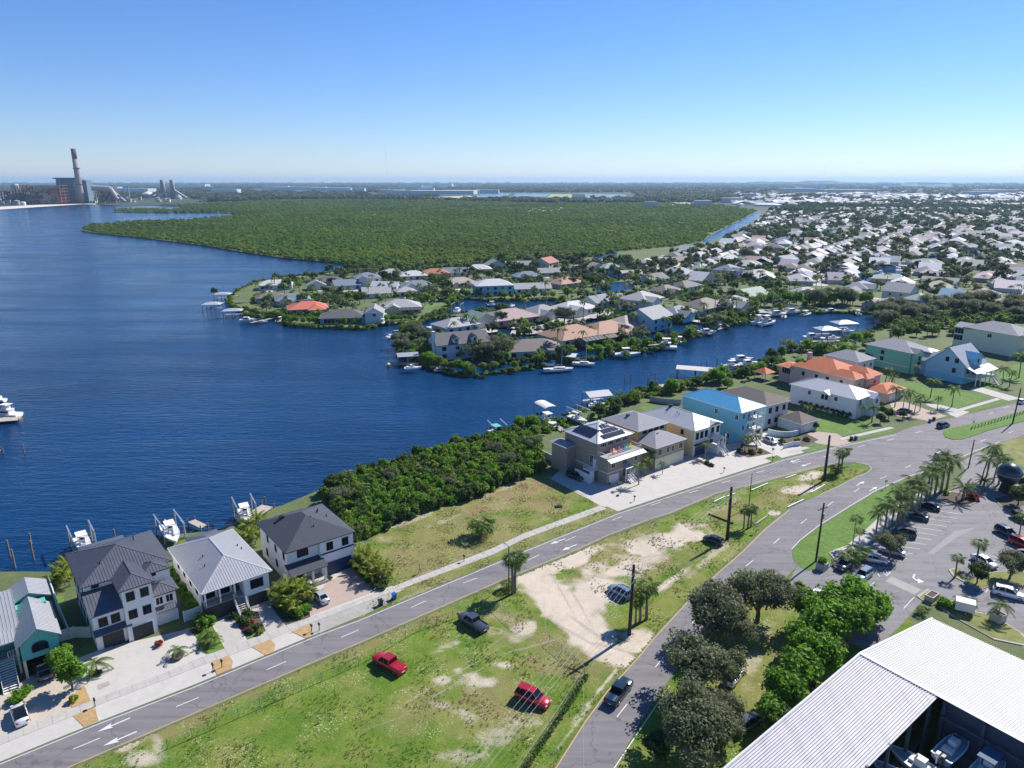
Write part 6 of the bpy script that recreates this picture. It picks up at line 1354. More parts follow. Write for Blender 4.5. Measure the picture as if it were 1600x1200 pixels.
sheet('yard_floor', [wpt(BAY-.2,-.2), wpt(LEN,-.2), wpt(LEN,-40), wpt(BAY-.2,-40)], GZ+.03, M('yard_floor', (.05,.055,.065), .9, .2, 1))
# ================================================================== BOATS
def hull_secs(L, B, D, n=9):
    secs = []
    for i in range(n+1):
        s = i/n; x = -L/2+L*s; w = B/2*(1-max(0, (s-.45)/.55)**2.2)*(0.92+.08*min(1, s*4)); w = max(w, .03); sheer = D*(1+.28*max(0, s-.4)**1.5); k = D*.55*(max(0, (s-.6)/.4)**2)
        secs.append([(x,-w,sheer),(x,-w*.92,D*.45+k*.5),(x,-w*.35,.06+k),(x,0,0+k),(x,w*.35,.06+k),(x,w*.92,D*.45+k*.5),(x,w,sheer)])
    return secs
stripe_m = M('hull_blue', (.02,.06,.16), .3, .05, 2, coat=.4)
def boat_hull(root, L, B, D, mat=gel, deckz=.78):
    secs = hull_secs(L, B, D); MB().loft(secs).build('hull', mat, root, False)
    mb = MB(); dz = D*deckz; ins = []
    for s in secs[:-1]: ins.append([(s[0][0], s[0][1]*.86, s[0][2]+.03), (s[0][0], s[-1][1]*.86, s[-1][2]+.03)])
    g = MB()
    for sg in (0, -1):
        for a, b in zip(secs, secs[1:]): g.bar(a[sg], b[sg], .16, .10)
    g.build('gunwale', white, root)
    return dz
def outboard(root, x, y, z, c=blackm):
    MB().box(x-.35,x+.25,y-.2,y+.2,z+.25,z+.85).box(x-.2,x+.05,y-.08,y+.08,z-.7,z+.25).build('outboard_motor', c, root)
def centre_console(L=7.5, B=2.5, top=True, motors=2, topm=canvas, hullm=gel):
    def fn():
        t = thing('motorboat', None, None); boat_hull(t, L, B, .95, hullm)
        MB().box(-.9,.3,-.45,.45,.9,1.95).build('console', white, t); MB().box(-2.1,-1.3,-.6,.6,.95,1.4).build('helm_seat', canvas, t); MB().box(.35,.9,-.4,.4,.95,1.3).build('cushion', canvas, t)
        w = MB(); w.add([(.28,-.42,1.9),(.28,.42,1.9),(.1,.38,2.3),(.1,-.38,2.3)], [(0,1,2,3)]); w.build('windscreen', glass, t)
        if top:
            MB().box(-1.9,.7,-.95,.95,2.75,2.85).build('t_top', topm, t); m = MB()
            for x in (-1.3, .3):
                for y in (-.6, .6): m.bar((x,y,.95),(x,y*1.2,2.75),.06,.06)
            m.build('top_frame', alu, t)
        for k in range(motors): outboard(t, -L/2-.15, (k-(motors-1)/2)*.6, .75, white if k % 2 else blackm)
        return t
    return fn
def cruiser(L=12.0, B=3.8, fly=True):
    def fn():
        t = thing('cabin_cruiser', None, None); boat_hull(t, L, B, 1.5)
        MB().loft([[(-L*.28,-B*.36,1.5),(-L*.28,B*.36,1.5),(-L*.26,B*.33,2.9),(-L*.26,-B*.33,2.9)],[(L*.12,-B*.36,1.6),(L*.12,B*.36,1.6),(L*.04,B*.3,2.9),(L*.04,-B*.3,2.9)]]).build('cabin', white, t)
        MB().loft([[(L*.1,-B*.3,1.55),(L*.1,B*.3,1.55),(L*.1,B*.26,2.1),(L*.1,-B*.26,2.1)],[(L*.34,-B*.14,1.7),(L*.34,B*.14,1.7),(L*.3,B*.1,1.85),(L*.3,-B*.1,1.85)]]).build('foredeck', white, t)
        for sg in (-1, 1): m = MB(); m.box(-L*.24, L*.03, sg*B*.355-.02, sg*B*.355+.02, 2.0, 2.6); m.build('side_window', glass, t)
        if fly: MB().box(-L*.3,L*.02,-B*.34,B*.34,2.92,3.05).build('flybridge', white, t); MB().box(-L*.2,-L*.05,-B*.25,B*.25,3.06,3.9).build('fly_console', white, t); MB().box(-L*.28,L*.0,-B*.32,B*.32,4.7,4.8).build('bimini', canvas, t); m = MB(); [m.bar((x,y,3.05),(x,y,4.7),.05,.05) for x in (-L*.26,-L*.02) for y in (-B*.28,B*.28)]; m.build('top_frame', alu, t)
        m = MB()
        for sg in (-1, 1): m.bar((0,sg*B*.44,2.1),(L*.46,sg*.2,2.6),.04,.04); m.bar((L*.2,sg*B*.4,1.7),(L*.2,sg*B*.4,2.3),.04,.04)
        m.build('bow_rail', alu, t); return t
    return fn
def sailboat(L=11.0, B=3.3, mast=13.0, hullm=gel):
    def fn():
        t = thing('sailboat', None, None); boat_hull(t, L, B, 1.25, hullm); MB().box(-L*.45,L*.45,-B*.30,B*.30,1.18,1.3).build('deck', white, t)
        MB().box(-L*.15,L*.22,-B*.24,B*.24,1.31,1.8).build('coachroof', white, t)
        for sg in (-1, 1): MB().box(-L*.1,L*.16,sg*B*.242-.01,sg*B*.242+.01,1.45,1.68).build('port_window', glass, t)
        MB().tube((L*.1,0,1.3),(L*.1,0,mast),.1,.07,8).build('mast', alu, t); MB().tube((L*.1,0,2.6),(-L*.35,0,2.5),.07,.07,6).build('boom', alu, t); MB().tube((L*.08,0,2.8),(-L*.33,0,2.68),.2,.16,8).build('furled_sail', stripe_m, t)
        m = MB(); m.bar((L*.1,0,mast),(L*.48,0,1.5),.025,.025).bar((L*.1,0,mast),(-L*.48,0,1.4),.025,.025).bar((L*.1,0,mast*.55),(L*.1,B*.3,mast*.55),.04,.04).bar((L*.1,0,mast*.55),(L*.1,-B*.3,mast*.55),.04,.04); m.build('rigging', alu, t)
        MB().box(-L*.42,-L*.18,-B*.3,B*.3,2.9,2.98).build('bimini', stripe_m, t); return t
    return fn
BOAT_A = Kind(centre_console()); BOAT_B = Kind(centre_console(6.2, 2.3, True, 1, M('canvas_teal', (.10,.40,.38), .8, .05, 2))); BOAT_C = Kind(centre_console(6.0, 2.2, False, 1)); BOAT_D = Kind(centre_console(9.5, 2.9, True, 3, white)); BOAT_G = Kind(centre_console(6.8, 2.4, False, 2, canvas, M('hull_shade_grey_blue', (.22,.30,.36), .3, .05, 2))); BOAT_H = Kind(centre_console(7.2, 2.5, True, 2, M('top_navy', (.05,.09,.16), .7, .05, 2), M('hull_pale_teal', (.33,.42,.44), .3, .05, 2))); CRUISE = Kind(cruiser()); CRUISE2 = Kind(cruiser(9.5, 3.2, False)); SAIL = Kind(sailboat()); SAIL2 = Kind(sailboat(8.5, 2.7, 10.5))  # grey-blue hull: white boats with the bay's shade put into their colour
def at(px, z=0.0): p = G(px[0], px[1], z); return p
# lifts, docks, boat houses
def lift_frame(label, loc, rz, L=5.2, B=3.8, h=4.3, deck=1.6):
    t = thing('boat_lift', label, 'boat lift', loc, rz, 'boat lifts along the shore')
    for x in (-L/2, L/2):
        for y in (-B/2, B/2): MB().tube((x,y,-1.5),(x,y,h),.17,.15,8).build('pile', greywood, t)
    for y in (-B/2, B/2): MB().box(-L/2-.5,L/2+.5,y-.12,y+.12,h,h+.28).build('top_beam', alu, t)
    for x in (-L/2+.4, L/2-.4): MB().box(x-.1,x+.1,-B/2,B/2,deck-.45,deck-.25).build('cradle_beam', alu, t)
    m = MB(); [m.bar((x,y,deck-.3),(x,y,h),.03,.03) for x in (-L/2+.4, L/2-.4) for y in (-B/2+.1, B/2-.1)]; m.build('lift_cable', galv, t); return t
PLK = MB().box(-.07, .07, -.5, .5, 0, .05).mesh('plank', greywood)
def dock(label, a, b, w=1.6, z=1.25, piles=True):
    A = Vector((a.x, a.y, 0)); B = Vector((b.x, b.y, 0)); L = (B-A).length; t = thing('dock', label, 'dock', A, math.atan2((B-A).y, (B-A).x), 'wooden docks')
    m = MB(); m.box(0,L,-w/2+.1,-w/2+.25,z-.25,z-.01).box(0,L,w/2-.25,w/2-.1,z-.25,z-.01); m.build('joist', wood, t)
    n = int(L/.34)
    if n <= 45:
        me = MB().box(0,.31,-w/2,w/2,z,z+.05).mesh('plank', greywood)
        for i in range(n): link('plank', me, t, (i*.34, 0, random.Random(i).uniform(-.008,.008)))
    else: MB().box(0,L,-w/2,w/2,z,z+.05).build('deck_boards', greywood, t)
    for i in range(max(2, int(L/4)+1)):
        x = L*i/max(1, int(L/4))
        for y in (-w/2, w/2): MB().tube((x,y,-1.5),(x,y,z+.7),.14,.13,7).build('pile', wood, t)
    return t
def boathouse(label, loc, rz, L=8, B=5.5, h=3.9, roofm=metal_white, deck=True, kind='hip'):
    t = thing('boat_shelter', label, 'boat shelter', loc, rz, 'roofed boat shelters')
    for x in (-L/2, 0, L/2):
        for y in (-B/2, B/2): MB().tube((x,y,-1.5),(x,y,h),.15,.14,7).build('pile', wood, t)
    if kind == 'hip': hip(t, -L/2,L/2,-B/2,B/2,h,.3,.4,roofm)
    elif kind == 'gable': gable(t, -L/2,L/2,-B/2,B/2,h,.3,.4,roofm,roofm,'u', ends=False)
    else: shed(t, -L/2-.3,L/2+.3,-B/2-.3,B/2+.3,h,h+.5,roofm)
    if deck: MB().box(-L/2,L/2,B/2-.7,B/2+.7,1.2,1.3).build('deck', greywood, t)
    return t
BG = 'boats on the near shore'
dl = R(129)
lift_frame('boat lift with white tilted beams behind the tall white house', at((131,858)), dl); BOAT_A(at((131,856), 1.4)+Vector((0,0,0)), dl+math.pi, 1.0, 'white centre console boat on the lift behind the tall white house', None, 'boat')
lift_frame('boat lift left of the light roofed white house', at((268,842)), dl, 7.0); BOAT_D(at((268,838), 1.4), dl+math.pi*.98, 1.0, 'long white boat with tower on the lift behind the light roofed house', None, 'boat')
lift_frame('boat lift beside the pale dock behind the dark roofed house', at((384,812)), dl-.15); BOAT_A(at((384,810), 1.4), dl-.15+math.pi, 1.0, 'white boat with white top on the lift by the pale dock', None, 'boat')
dock('pale dock platform right of the boat lift behind the dark roofed house', at((398,812)), at((420,798)), 3.2); dock('short pale dock behind the two light houses', at((320,832)), at((300,822)), 1.6)
lift_frame('boat lift at the left end of the mangrove hedge by the taupe house', at((777,684)), R(110)); BOAT_B(at((777,682), 1.5), R(-60), 1.1, 'boat with pale green top on the lift left of the mangroves', None, 'boat')
BOAT_D(at((857,662), .1), R(-62), 1.15, 'white boat under a large cream canopy moored by the taupe house', None, 'boat')
t = thing('boat_canopy', 'curved cream canvas canopy over the moored boat', 'canopy', at((852,652)), R(118)); m = MB(); secs = []
for i in range(9): a = R(-60+15*i); secs.append((math.sin(a)*2.4, 3.6+math.cos(a)*1.0))
m.loft([[(x, y, z) for y, z in secs]+[(x, y, z-.06) for y, z in secs[::-1]] for x in (-3.5, 0, 3.5)]); m.build('canvas_top', canvas, t)
for x in (-3.3, 3.3):
    for y in (-2.0, 2.0): MB().tube((x,y,-1.5),(x,y,4.1),.12,.12,7).build('pile', wood, t)
lift_frame('boat lift with cream beams at the end of the long dock behind the ochre house', at((903,660)), R(125), 5.5); BOAT_A(at((903,658), 1.5), R(-50), 1.0, 'white boat on the lift at the end of the long dock', None, 'boat'); dock('long pale dock leading to the lift behind the ochre house', at((915,668)), at((945,668)), 1.8)
dock('pale dock beside the canopied boat', at((868,672)), at((882,680)), 2.2)
boathouse('white gabled boat shelter on the water behind the white roofed house', at((932,634)), R(20), 7.5, 6.0, 4.2, metal_white, True, 'gable'); BOAT_C(at((932,636), 1.3), R(20), 1.0, 'white boat inside the gabled shelter behind the white roofed house', None, 'boat')
dock('dock platform in front of the sky blue house garden', at((1022,610)), at((1048,606)), 3.0); boathouse('long pale arched boat shelter beside the sky blue house', at((1086,590)), R(-18), 13, 5, 3.6, canvas, False, 'gable')
CRUISE2(at((1160,566), .0), R(12), 1.0, 'white cabin boat on the near bank of the canal left of the orange pavilion', None, 'boat'); BOAT_D(at((1145,574), .6), R(12), 1.0, 'open white boat beside the cabin boat on the near bank', None, 'boat'); CRUISE2(at((1170,572),.5), R(20), .9, 'small cabin boat nearest the orange pavilion', None, 'boat')
boathouse('white hipped boat shelter on the near bank of the basin', at((1290,528)), R(10), 9, 7, 4.5, metal_white); boathouse('second white hipped boat shelter further along the basin', at((1317,518)), R(10), 10, 7, 4.5, metal_white)
CRUISE2(at((1270,530), .3), R(10), 1.0, 'cabin boat left of the hipped boat shelters', None, 'boat'); dock('dock serving the hipped boat shelters', at((1250,538)), at((1330,536)), 2.0); BOAT_C(at((1303,531),1.2), R(10), 1.1, 'boat stored in the first hipped shelter', None, 'boat'); BOAT_C(at((1325,520),1.2), R(10), 1.1, 'boat stored in the second hipped shelter', None, 'boat')
# peninsula side
SAIL(at((873,581), 0), R(10), 1.05, 'white sailboat with blue canvas moored in front of the point', None, 'sailboat'); SAIL2(at((912,572), 0), R(-12), 1.05, 'smaller white sailboat with tall mast right of the arched shelter', None, 'sailboat')
boathouse('grey arched boat shelter between the two sailboats', at((886,568)), R(-15), 7, 5, 3.6, canvas, True, 'gable'); BOAT_B(at((866,572),.2), R(15), .8, 'dinghy tied behind the larger sailboat', None, 'boat')
BOAT_D(at((980,556), .8), R(10), 1.2, 'white sport boat on a lift below the terracotta houses', None, 'boat'); dock('dock beside the sport boat below the terracotta houses', at((958,556)), at((985,560)), 2.0)
CRUISE(at((1034,546), 0), R(170), 1.05, 'large white motor yacht moored below the light blue gabled house', None, 'boat'); dock('dock left of the large motor yacht', at((1004,541)), at((1030,536)), 2.0); dock('brown dock right of the large motor yacht', at((1045,536)), at((1072,530)), 2.0)
CRUISE2(at((1106,522), .6), R(10), .9, 'cabin boat on a lift between two docks mid canal', None, 'boat'); dock('small dock under the mid canal boat lift', at((1090,522)), at((1112,526)), 1.8); BOAT_C(at((1097,521),1), R(20), 1, 'small open boat on the mid canal lift', None, 'boat')
boathouse('low grey roofed boat shelter left of the catamaran', at((1180,497)), R(5), 10, 6, 3.4, metal_light, True, 'shed'); CRUISE(at((1200,508), 0), R(40), 1.1, 'white catamaran style yacht at the moorings', None, 'boat'); CRUISE(at((1188,506), 0), R(38), 1.0, 'white yacht left of the catamaran at the moorings', None, 'boat'); SAIL(at((1202,494), 0), R(20), 1.2, 'tall masted sailboat behind the catamaran', None, 'sailboat')
CRUISE2(at((1215,494), .3), R(15), 1.1, 'cabin boat right of the tall masted sailboat', None, 'boat'); CRUISE2(at((1238,490), .8), R(15), 1.0, 'boat on the pale lift at the end of the moorings', None, 'boat'); lift_frame('pale boat lift at the end of the moorings', at((1238,490)), R(15), 7, 5, 4); dock('long pale dock towards the canal end', at((1250,489)), at((1275,486)), 2.4); CRUISE2(at((1300,489), 0), R(5), .9, 'boat moored at the far end of the basin', None, 'boat'); BOAT_C(at((1288,488),.2), R(5), 1, 'open boat moored at the far end of the basin', None, 'boat')
boathouse('white boat shelter at the western tip, upper one', at((349,469)), R(5), 9, 6, 4.0, metal_white); boathouse('white boat shelter at the western tip, leftmost one', at((333,486)), R(5), 9, 7, 4.2, metal_white); boathouse('white boat shelter at the western tip, lower right one', at((365,496)), R(10), 9, 6, 4.0, metal_white)
BOAT_C(at((333,484),1.1), R(5), 1, 'boat inside the leftmost shelter at the western tip', None, 'boat'); dock('dock linking the western shelters to land', at((356,466)), at((374,465)), 1.8); CRUISE2(at((388,503),.4), R(10), .9, 'white boat on the dock west of the coral roofed house', None, 'boat'); SAIL2(at((408,505),0), R(10), .8, 'small sailboat at the long white jetty', None, 'sailboat'); dock('long white jetty below the coral roofed house', at((392,508)), at((440,498)), 1.8)
boathouse('white boat shelter beside the wide teal house', at((574,500)), R(100), 6, 4.5, 4.0, metal_white, True, 'gable'); boathouse('second white boat shelter beside the wide teal house', at((596,503)), R(95), 6, 4.5, 4.0, metal_white, True, 'gable'); BOAT_A(at((577,503),1.0), R(-80), .9, 'boat in the shelter beside the wide teal house', None, 'boat'); BOAT_A(at((598,506),1.0), R(-80), .9, 'boat in the second shelter beside the wide teal house', None, 'boat')
SAIL2(at((609,528),0), R(80), .85, 'little catamaran sailboat anchored off the point', None, 'sailboat'); dock('short dock behind the anchored catamaran', at((614,521)), at((632,519)), 1.2)
boathouse('white shed roofed boat shelter off the tree covered point', at((638,570)), R(15), 8, 4.5, 4.0, metal_light, False, 'shed'); dock('broad dock platform in front of the shelter off the point', at((606,573)), at((654,572)), 3.5); BOAT_C(at((645,578),.9), R(15), 1.1, 'covered boat on a lift off the tree covered point', None, 'boat')
lift_frame('tall boat lift at the canal mouth', at((715,490)), R(80), 7, 5, 5.5, 3.4); CRUISE2(at((715,488),3.0), R(80), .9, 'cabin boat raised high on the lift at the canal mouth', None, 'boat')
for x, y, s_ in ((705,460,'left'),(735,462,'middle'),(752,462,'right')): BOAT_C(at((x,y+3),.3), R(20), 1.0, f'small boat moored under the light blue two storey house, {s_} one', None, 'boat')
CRUISE2(at((943,444),.1), R(60), .8, 'cabin boat in the inner canal of the peninsula', None, 'boat'); CRUISE(at((730,506),1.1), R(25), .8, 'boat stored on land beside the pale hipped house', None, 'boat'); CRUISE2(at((789,502),1.1), R(5), .9, 'boat on a trailer by the dusty pink roofed house', None, 'boat')
for i, (px, kd, lb) in enumerate([((770,478),BOAT_A,'boat moored on the middle canal below the light blue house'),((800,480),BOAT_C,'small boat at the right of the middle canal'),((950,553),BOAT_A,'white boat between the sailboats and the sport boat'),((1062,535),BOAT_A,'white boat right of the brown dock'),((1125,515),BOAT_D,'long boat left of the catamaran moorings'),((1143,507),BOAT_A,'boat nearest the left end of the catamaran moorings'),((1225,497),BOAT_A,'open boat in front of the moored cabin boats'),((1260,493),BOAT_D,'boat in front of the long pale dock'),((1340,492),BOAT_A,'boat at the right end of the basin'),((1285,537),BOAT_A,'small boat below the hipped shelters'),((1060,603),BOAT_C,'small boat behind the sky blue house'),((440,503),BOAT_A,'boat tied under the coral roofed house'),((665,500),BOAT_C,'small boat below the yellow house point'),((690,580),BOAT_C,'dinghy beside the wooded point'),((1455,368),CRUISE2,'boat in the distant inner canal'),((1400,420),SAIL2,'sailboat in the marina inlet'),((1375,428),CRUISE2,'cabin boat in the marina inlet'),((1420,412),CRUISE2,'second cabin boat in the marina inlet')]): kd(at(px), R(20+i*37%60), 1.0, lb, None, 'boat')
for i, px in enumerate([(948,555),(1090,523),(1130,512),(1150,505),(1215,491)]): dock(['dock by the boat between the sailboats and the sport boat','dock left of the mid canal boat lift','dock by the long boat','dock at the left end of the catamaran moorings','dock in the middle of the moorings'][i], at((px[0],px[1]-3)), at((px[0]+8,px[1]+3)), 1.6)
# left edge marina
dock('broad floating dock cut by the left edge of the picture', at((-30,662)), at((34,657)), 4.5, .8); CRUISE(at((6,652),0), R(175), .9, 'white boat behind the floating dock at the left edge', None, 'boat'); CRUISE2(at((-6,628),0), R(175), .7, 'small boat furthest up the left edge', None, 'boat'); dock('small dock corner low on the left edge', at((-20,712)), at((4,707)), 2, .8)
pg = 'mooring piles standing in the water'
def pile(px, h, label, r=.17): q = MB().tube((0,0,-1.5),(0,0,h),r,r*.9,8).build('mooring_pile', wood); q.location = at(px); return tag(q, label, 'pile', pg)
for px, h, lb in (((38,708),2.6,'lone pile below the floating dock'),((53,875),4.2,'tall pile left of the tall white house'),((49,850),2.4,'short pile beside the tall one left of the tall white house'),((16,870),3.6,'pile behind the teal house, upper'),((24,888),4.0,'pile behind the teal house, lower'),((180,842),2.2,'pile right of the first boat lift'),((415,790),2.2,'pile beyond the pale dock'),
                  ((1014,606),4,'pile left of the dock platform'),((1023,604),5,'tall pile by the dock platform'),((1012,602),4,'far pile by the dock platform'),((976,598),3,'thin pile in the middle of the canal, left'),((985,597),3,'thin pile in the middle of the canal, right'),((1095,578),3,'pile right of the long arched shelter'),((1104,576),3.5,'second pile right of the long arched shelter'),((1120,572),3.5,'pile before the cabin boats'),((1196,556),2.5,'pile left of the pale boats, first'),((1206,553),2.5,'pile left of the pale boats, second'),((1216,552),2.5,'pile left of the pale boats, third'),((1232,545),2.5,'pile left of the pale boats, fourth'),((729,588),2,'thin pile off the point'),((792,681),3,'pile right of the mangrove boat lift')): pile(px, h, lb)
# boats stored in the warehouse yard
STG = 'boats racked inside the warehouse bay'
k_ = 0
lbl = ['white boat stacked bow out on the ridge rack','blue white boat on the ridge rack','outboard boat on the ridge rack']
for i, (x, z) in enumerate([(x, z) for x in (12.3,15.9,19.5,23.1,26.7) for z in (.4,4.4,8.4)]):
    b = (BOAT_G, BOAT_H)[(i//3) % 2](wpt(x, -1.6, z-1.0), R(-54.6)+math.pi/2, .92, f'boat on the {["bottom","middle","top"][i%3]} rack under the warehouse ridge, {["first","second","third","fourth","fifth"][i//3]} from the roof corner', STG, 'boat')
for i, (y, z) in enumerate([(y, z) for y in (-6.5,-10.1,-13.7) for z in (2.4,6.4)]):
    (BOAT_H if i % 2 == 0 else BOAT_G)(wpt(BAY+1.2, y, z), R(-54.6)+math.pi, .95, f'boat on the {["lower","upper"][i%2]} rack under the cut roof edge, {["first","second","third"][i//2]} from the corner', STG, 'boat')
for i, (x, y, a) in enumerate([(16.5,-9.5,60),(21,-13,62),(26,-16,58),(15,-17,55)]):
    q = (BOAT_G if i % 2 else BOAT_H)(wpt(x, y, 2.0), R(-54.6+a), 1.0, ['blue white boat standing in the warehouse yard nearest the racks','long boat in the middle of the warehouse yard','boat standing at the outer side of the warehouse yard','boat standing low in the yard beside the cut roof edge'][i], STG, 'boat')

# ================================================================== VEHICLES
PAINT = {}
def paint(col, name):
    k = 'paint_'+name
    if k in MATS: return MATS[k]
    m = M(k, col, .3, .03, 2, metal=.25, coat=.8); return m
tyre_me = None
def wheel(root, x, y, r=.34, w=.22):
    global tyre_me
    if tyre_me is None:
        t = MB(); n = 16; t.loft([[(r*math.cos(2*math.pi*i/n)*s, yy, r*math.sin(2*math.pi*i/n)*s) for i in range(n)] for yy, s in ((-w/2,.9),(-w/2+.03,1),(w/2-.03,1),(w/2,.9))])
        q = MB(); q.loft([[(r*.62*math.cos(2*math.pi*i/10), yy, r*.62*math.sin(2*math.pi*i/10)) for i in range(10)] for yy in (-w/2-.01, w/2+.01)])
        tyre_me = (t.mesh('tyre', rubber), q.mesh('rim', chrome))
    o_ = bpy.data.objects.new('wheel', None); o_ = link('wheel', tyre_me[0], root, (x, y, r)); link('rim', tyre_me[1], o_)
def rsec(x, w, z0, z1, r=.12, flare=.0):
    """rounded body section facing +x"""
    return [(x,-w+.05,z0),(x,-w,z0+r),(x,-w-flare,(z0+z1)*.52),(x,-w+.03,z1-r),(x,-w+r+.05,z1),(x,0,z1+.03),(x,w-r-.05,z1),(x,w-.03,z1-r),(x,w+flare,(z0+z1)*.52),(x,w,z0+r),(x,w-.05,z0)]
def car(kind, pm, roofglass=False, bedcover=None, cap=False):
    def fn():
        t = thing('car', None, None); g0 = .24
        spec = dict(sedan=(4.7,.90,1.44), suv=(4.8,.95,1.72), hatch=(4.2,.88,1.5), pickup=(5.8,.98,1.85), van=(5.1,.98,1.95))[kind]; L, W, Hh = spec; x0, x1 = -L/2, L/2
        if kind == 'sedan': prof = [(x0,.55,.84),(x0+.1,.86,.98),(x0+.75,.93,1.02),(x0+1.3,.97,1.0),(0,.98,.97),(1.0,.97,.95),(x1-.7,.94,.88),(x1-.15,.84,.76),(x1,.6,.62)]; cab = [(x0+.55,.70,.98),(x0+1.35,.64,Hh-.03),(-.1,.64,Hh),(.45,.62,Hh-.05),(1.25,.72,.96)]
        elif kind in ('suv', 'van', 'hatch'): b = 1.05 if kind != 'hatch' else .98; prof = [(x0,.78,b),(x0+.1,.92,b+.03),(x0+.8,.97,b+.02),(0,.99,b),(1.0,.97,b),(x1-.8,.95,b-.06),(x1-.15,.86,b-.2),(x1,.62,b-.35)]; cab = [(x0+.08,.74,b),(x0+.45,.68,Hh-.04),(-.4,.67,Hh),(.35,.64,Hh-.05),(1.2,.74,b)]
        else: b = 1.12; prof = [(x0,.95,b),(x0+.04,.98,b),(x0+1.0,.985,b),(0,.99,b),(1.6,.985,b),(x1-.6,.975,b-.01),(x1-.12,.93,b-.06),(x1,.86,b-.2)]; cab = [(-.78,.86,b),(-.68,.78,Hh-.04),(.1,.77,Hh),(.85,.74,Hh-.05),(1.5,.86,b)]
        s = W
        MB().loft([rsec(x, w*s, g0+(0.12 if i in (0, len(prof)-1) else 0), z, .1, .015) for i, (x, w, z) in enumerate(prof)]).build('body', pm, t, True)
        gl = MB(); secs = []
        for x, w, z in cab:
            zz = z+.01
            secs.append([(x,-w*s-.02,(.93 if kind == 'sedan' else 1.0)-.05),(x,-w*s,min(zz,1.0)),(x,-w*s*.93,zz-.05),(x,0,zz+.0),(x,w*s*.93,zz-.05),(x,w*s,min(zz,1.0)),(x,w*s+.02,(.93 if kind == 'sedan' else 1.0)-.05)])
        c = cab; bw = .93
        def ring(x, wb, wt, zb, zt): return [(x[0],-wb,zb),(x[1],-wt,zt),(x[1],wt,zt),(x[0],wb,zb)]
        zb = prof[3][2]-.02; A, B_, C2, D_, E_ = cab
        lo = [(A[0],A[1]*s+.1),(E_[0],E_[1]*s+.1)]; hi = [(B_[0],B_[1]*s),(D_[0],D_[1]*s)]
        wbm = .88*s if kind != 'pickup' else .96*s
        V = [(A[0],-wbm*.92,zb),(E_[0],-wbm*.92,zb),(E_[0],wbm*.92,zb),(A[0],wbm*.92,zb),(B_[0],-hi[0][1],B_[2]),(D_[0],-hi[1][1],D_[2]),(D_[0],hi[1][1],D_[2]),(B_[0],hi[0][1],B_[2])]
        gl.add(V, [(0,1,5,4),(1,2,6,5),(2,3,7,6),(3,0,4,7),(4,5,6,7)]); gl.build('windows', glass, t)
        rf = MB(); e = .03
        R_ = [(B_[0]-e,-hi[0][1]-e,B_[2]-.02),(C2[0],-C2[1]*s-e,C2[2]-.01),(D_[0]+e,-hi[1][1]-e,D_[2]-.02),(D_[0]+e,hi[1][1]+e,D_[2]-.02),(C2[0],C2[1]*s+e,C2[2]-.01),(B_[0]-e,hi[0][1]+e,B_[2]-.02)]
        rf.add(R_+[(x,y*.9,z+.06) for x,y,z in R_], [(6,7,10,11),(7,8,9,10),(0,1,7,6),(1,2,8,7),(2,3,9,8),(3,4,10,9),(4,5,11,10),(5,0,6,11)])
        for sg in (-1, 1):
            rf.bar((A[0],sg*wbm*.93,zb),(B_[0],sg*(hi[0][1]+.01),B_[2]),.09,.07); rf.bar((E_[0],sg*wbm*.93,zb),(D_[0],sg*(hi[1][1]+.01),D_[2]),.07,.06); xm = (A[0]+E_[0])/2-.1; rf.bar((xm,sg*wbm*.935,zb),(xm,sg*(hi[0][1]+.02),C2[2]-.02),.09,.05)
        if kind in ('suv','van','hatch'):
            for sg in (-1, 1): rf.bar((A[0]+.6,sg*wbm*.94,zb),(B_[0]+.5,sg*(hi[0][1]+.015),C2[2]-.03),.12,.05)
        rf.build('roof', glass if roofglass else pm, t)
        if kind == 'pickup':
            zt = 1.12
            if bedcover: MB().box(x0+.1,-.85,-.84*s,.84*s,zt-.02,zt+.07).build('bed_cover', bedcover, t)
            else: MB().box(x0+.14,-.88,-.8*s,.8*s,zt-.01,zt+.012).build('bed_floor', blackm, t); m = MB(); [m.bar((x0+.1,sg*.86*s,zt+.05),(-.85,sg*.86*s,zt+.05),.1,.1) for sg in (-1,1)]; m.bar((x0+.1,-.86*s,zt+.05),(x0+.1,.86*s,zt+.05),.1,.1); m.build('bed_rail', pm, t)
        wr = .34 if kind in ('sedan','hatch') else .39; wx = L*.31
        for sx in (-1, 1):
            for sy in (-1, 1): wheel(t, sx*wx, sy*(W*.9-.02))
        for sy in (-1, 1):
            MB().box(x1-.22,x1-.03,sy*.62*s-.18,sy*.62*s+.18,.66,.80).build('headlight', clearlens, t); MB().box(x0-.02,x0+.14,sy*.66*s-.14,sy*.66*s+.14,.72,.94).build('taillight', redlens, t)
            MB().box(E_[0]-.25,E_[0]-.05,sy*(wbm+.14)-.1,sy*(wbm+.14)+.1,zb,zb+.14).build('wing_mirror', pm, t)
        MB().box(x1-.10,x1+.02,-.55*s,.55*s,.34,.56).build('grille', blackm, t); MB().box(x0-.04,x0+.05,-.26,.26,.5,.62).build('number_plate', white, t)
        if roofglass is False and kind == 'suv': MB().box(-1.6,.2,-.62*s,-.57*s,Hh+.05,Hh+.1).box(-1.6,.2,.57*s,.62*s,Hh+.05,Hh+.1).build('roof_rack', blackm, t)
        return t
    return fn
P_ = dict(white=paint((.75,.75,.76),'white'), silver=paint((.48,.50,.53),'silver'), red=paint((.42,.012,.02),'red'), grey=paint((.06,.07,.085),'grey'), teal=paint((.008,.03,.055),'teal'), black=paint((.012,.014,.018),'black'), navy=paint((.015,.04,.085),'navy'), dark=paint((.05,.055,.06),'dark'), blue=paint((.16,.22,.30),'blue_silver'), beige=paint((.5,.46,.4),'beige'))
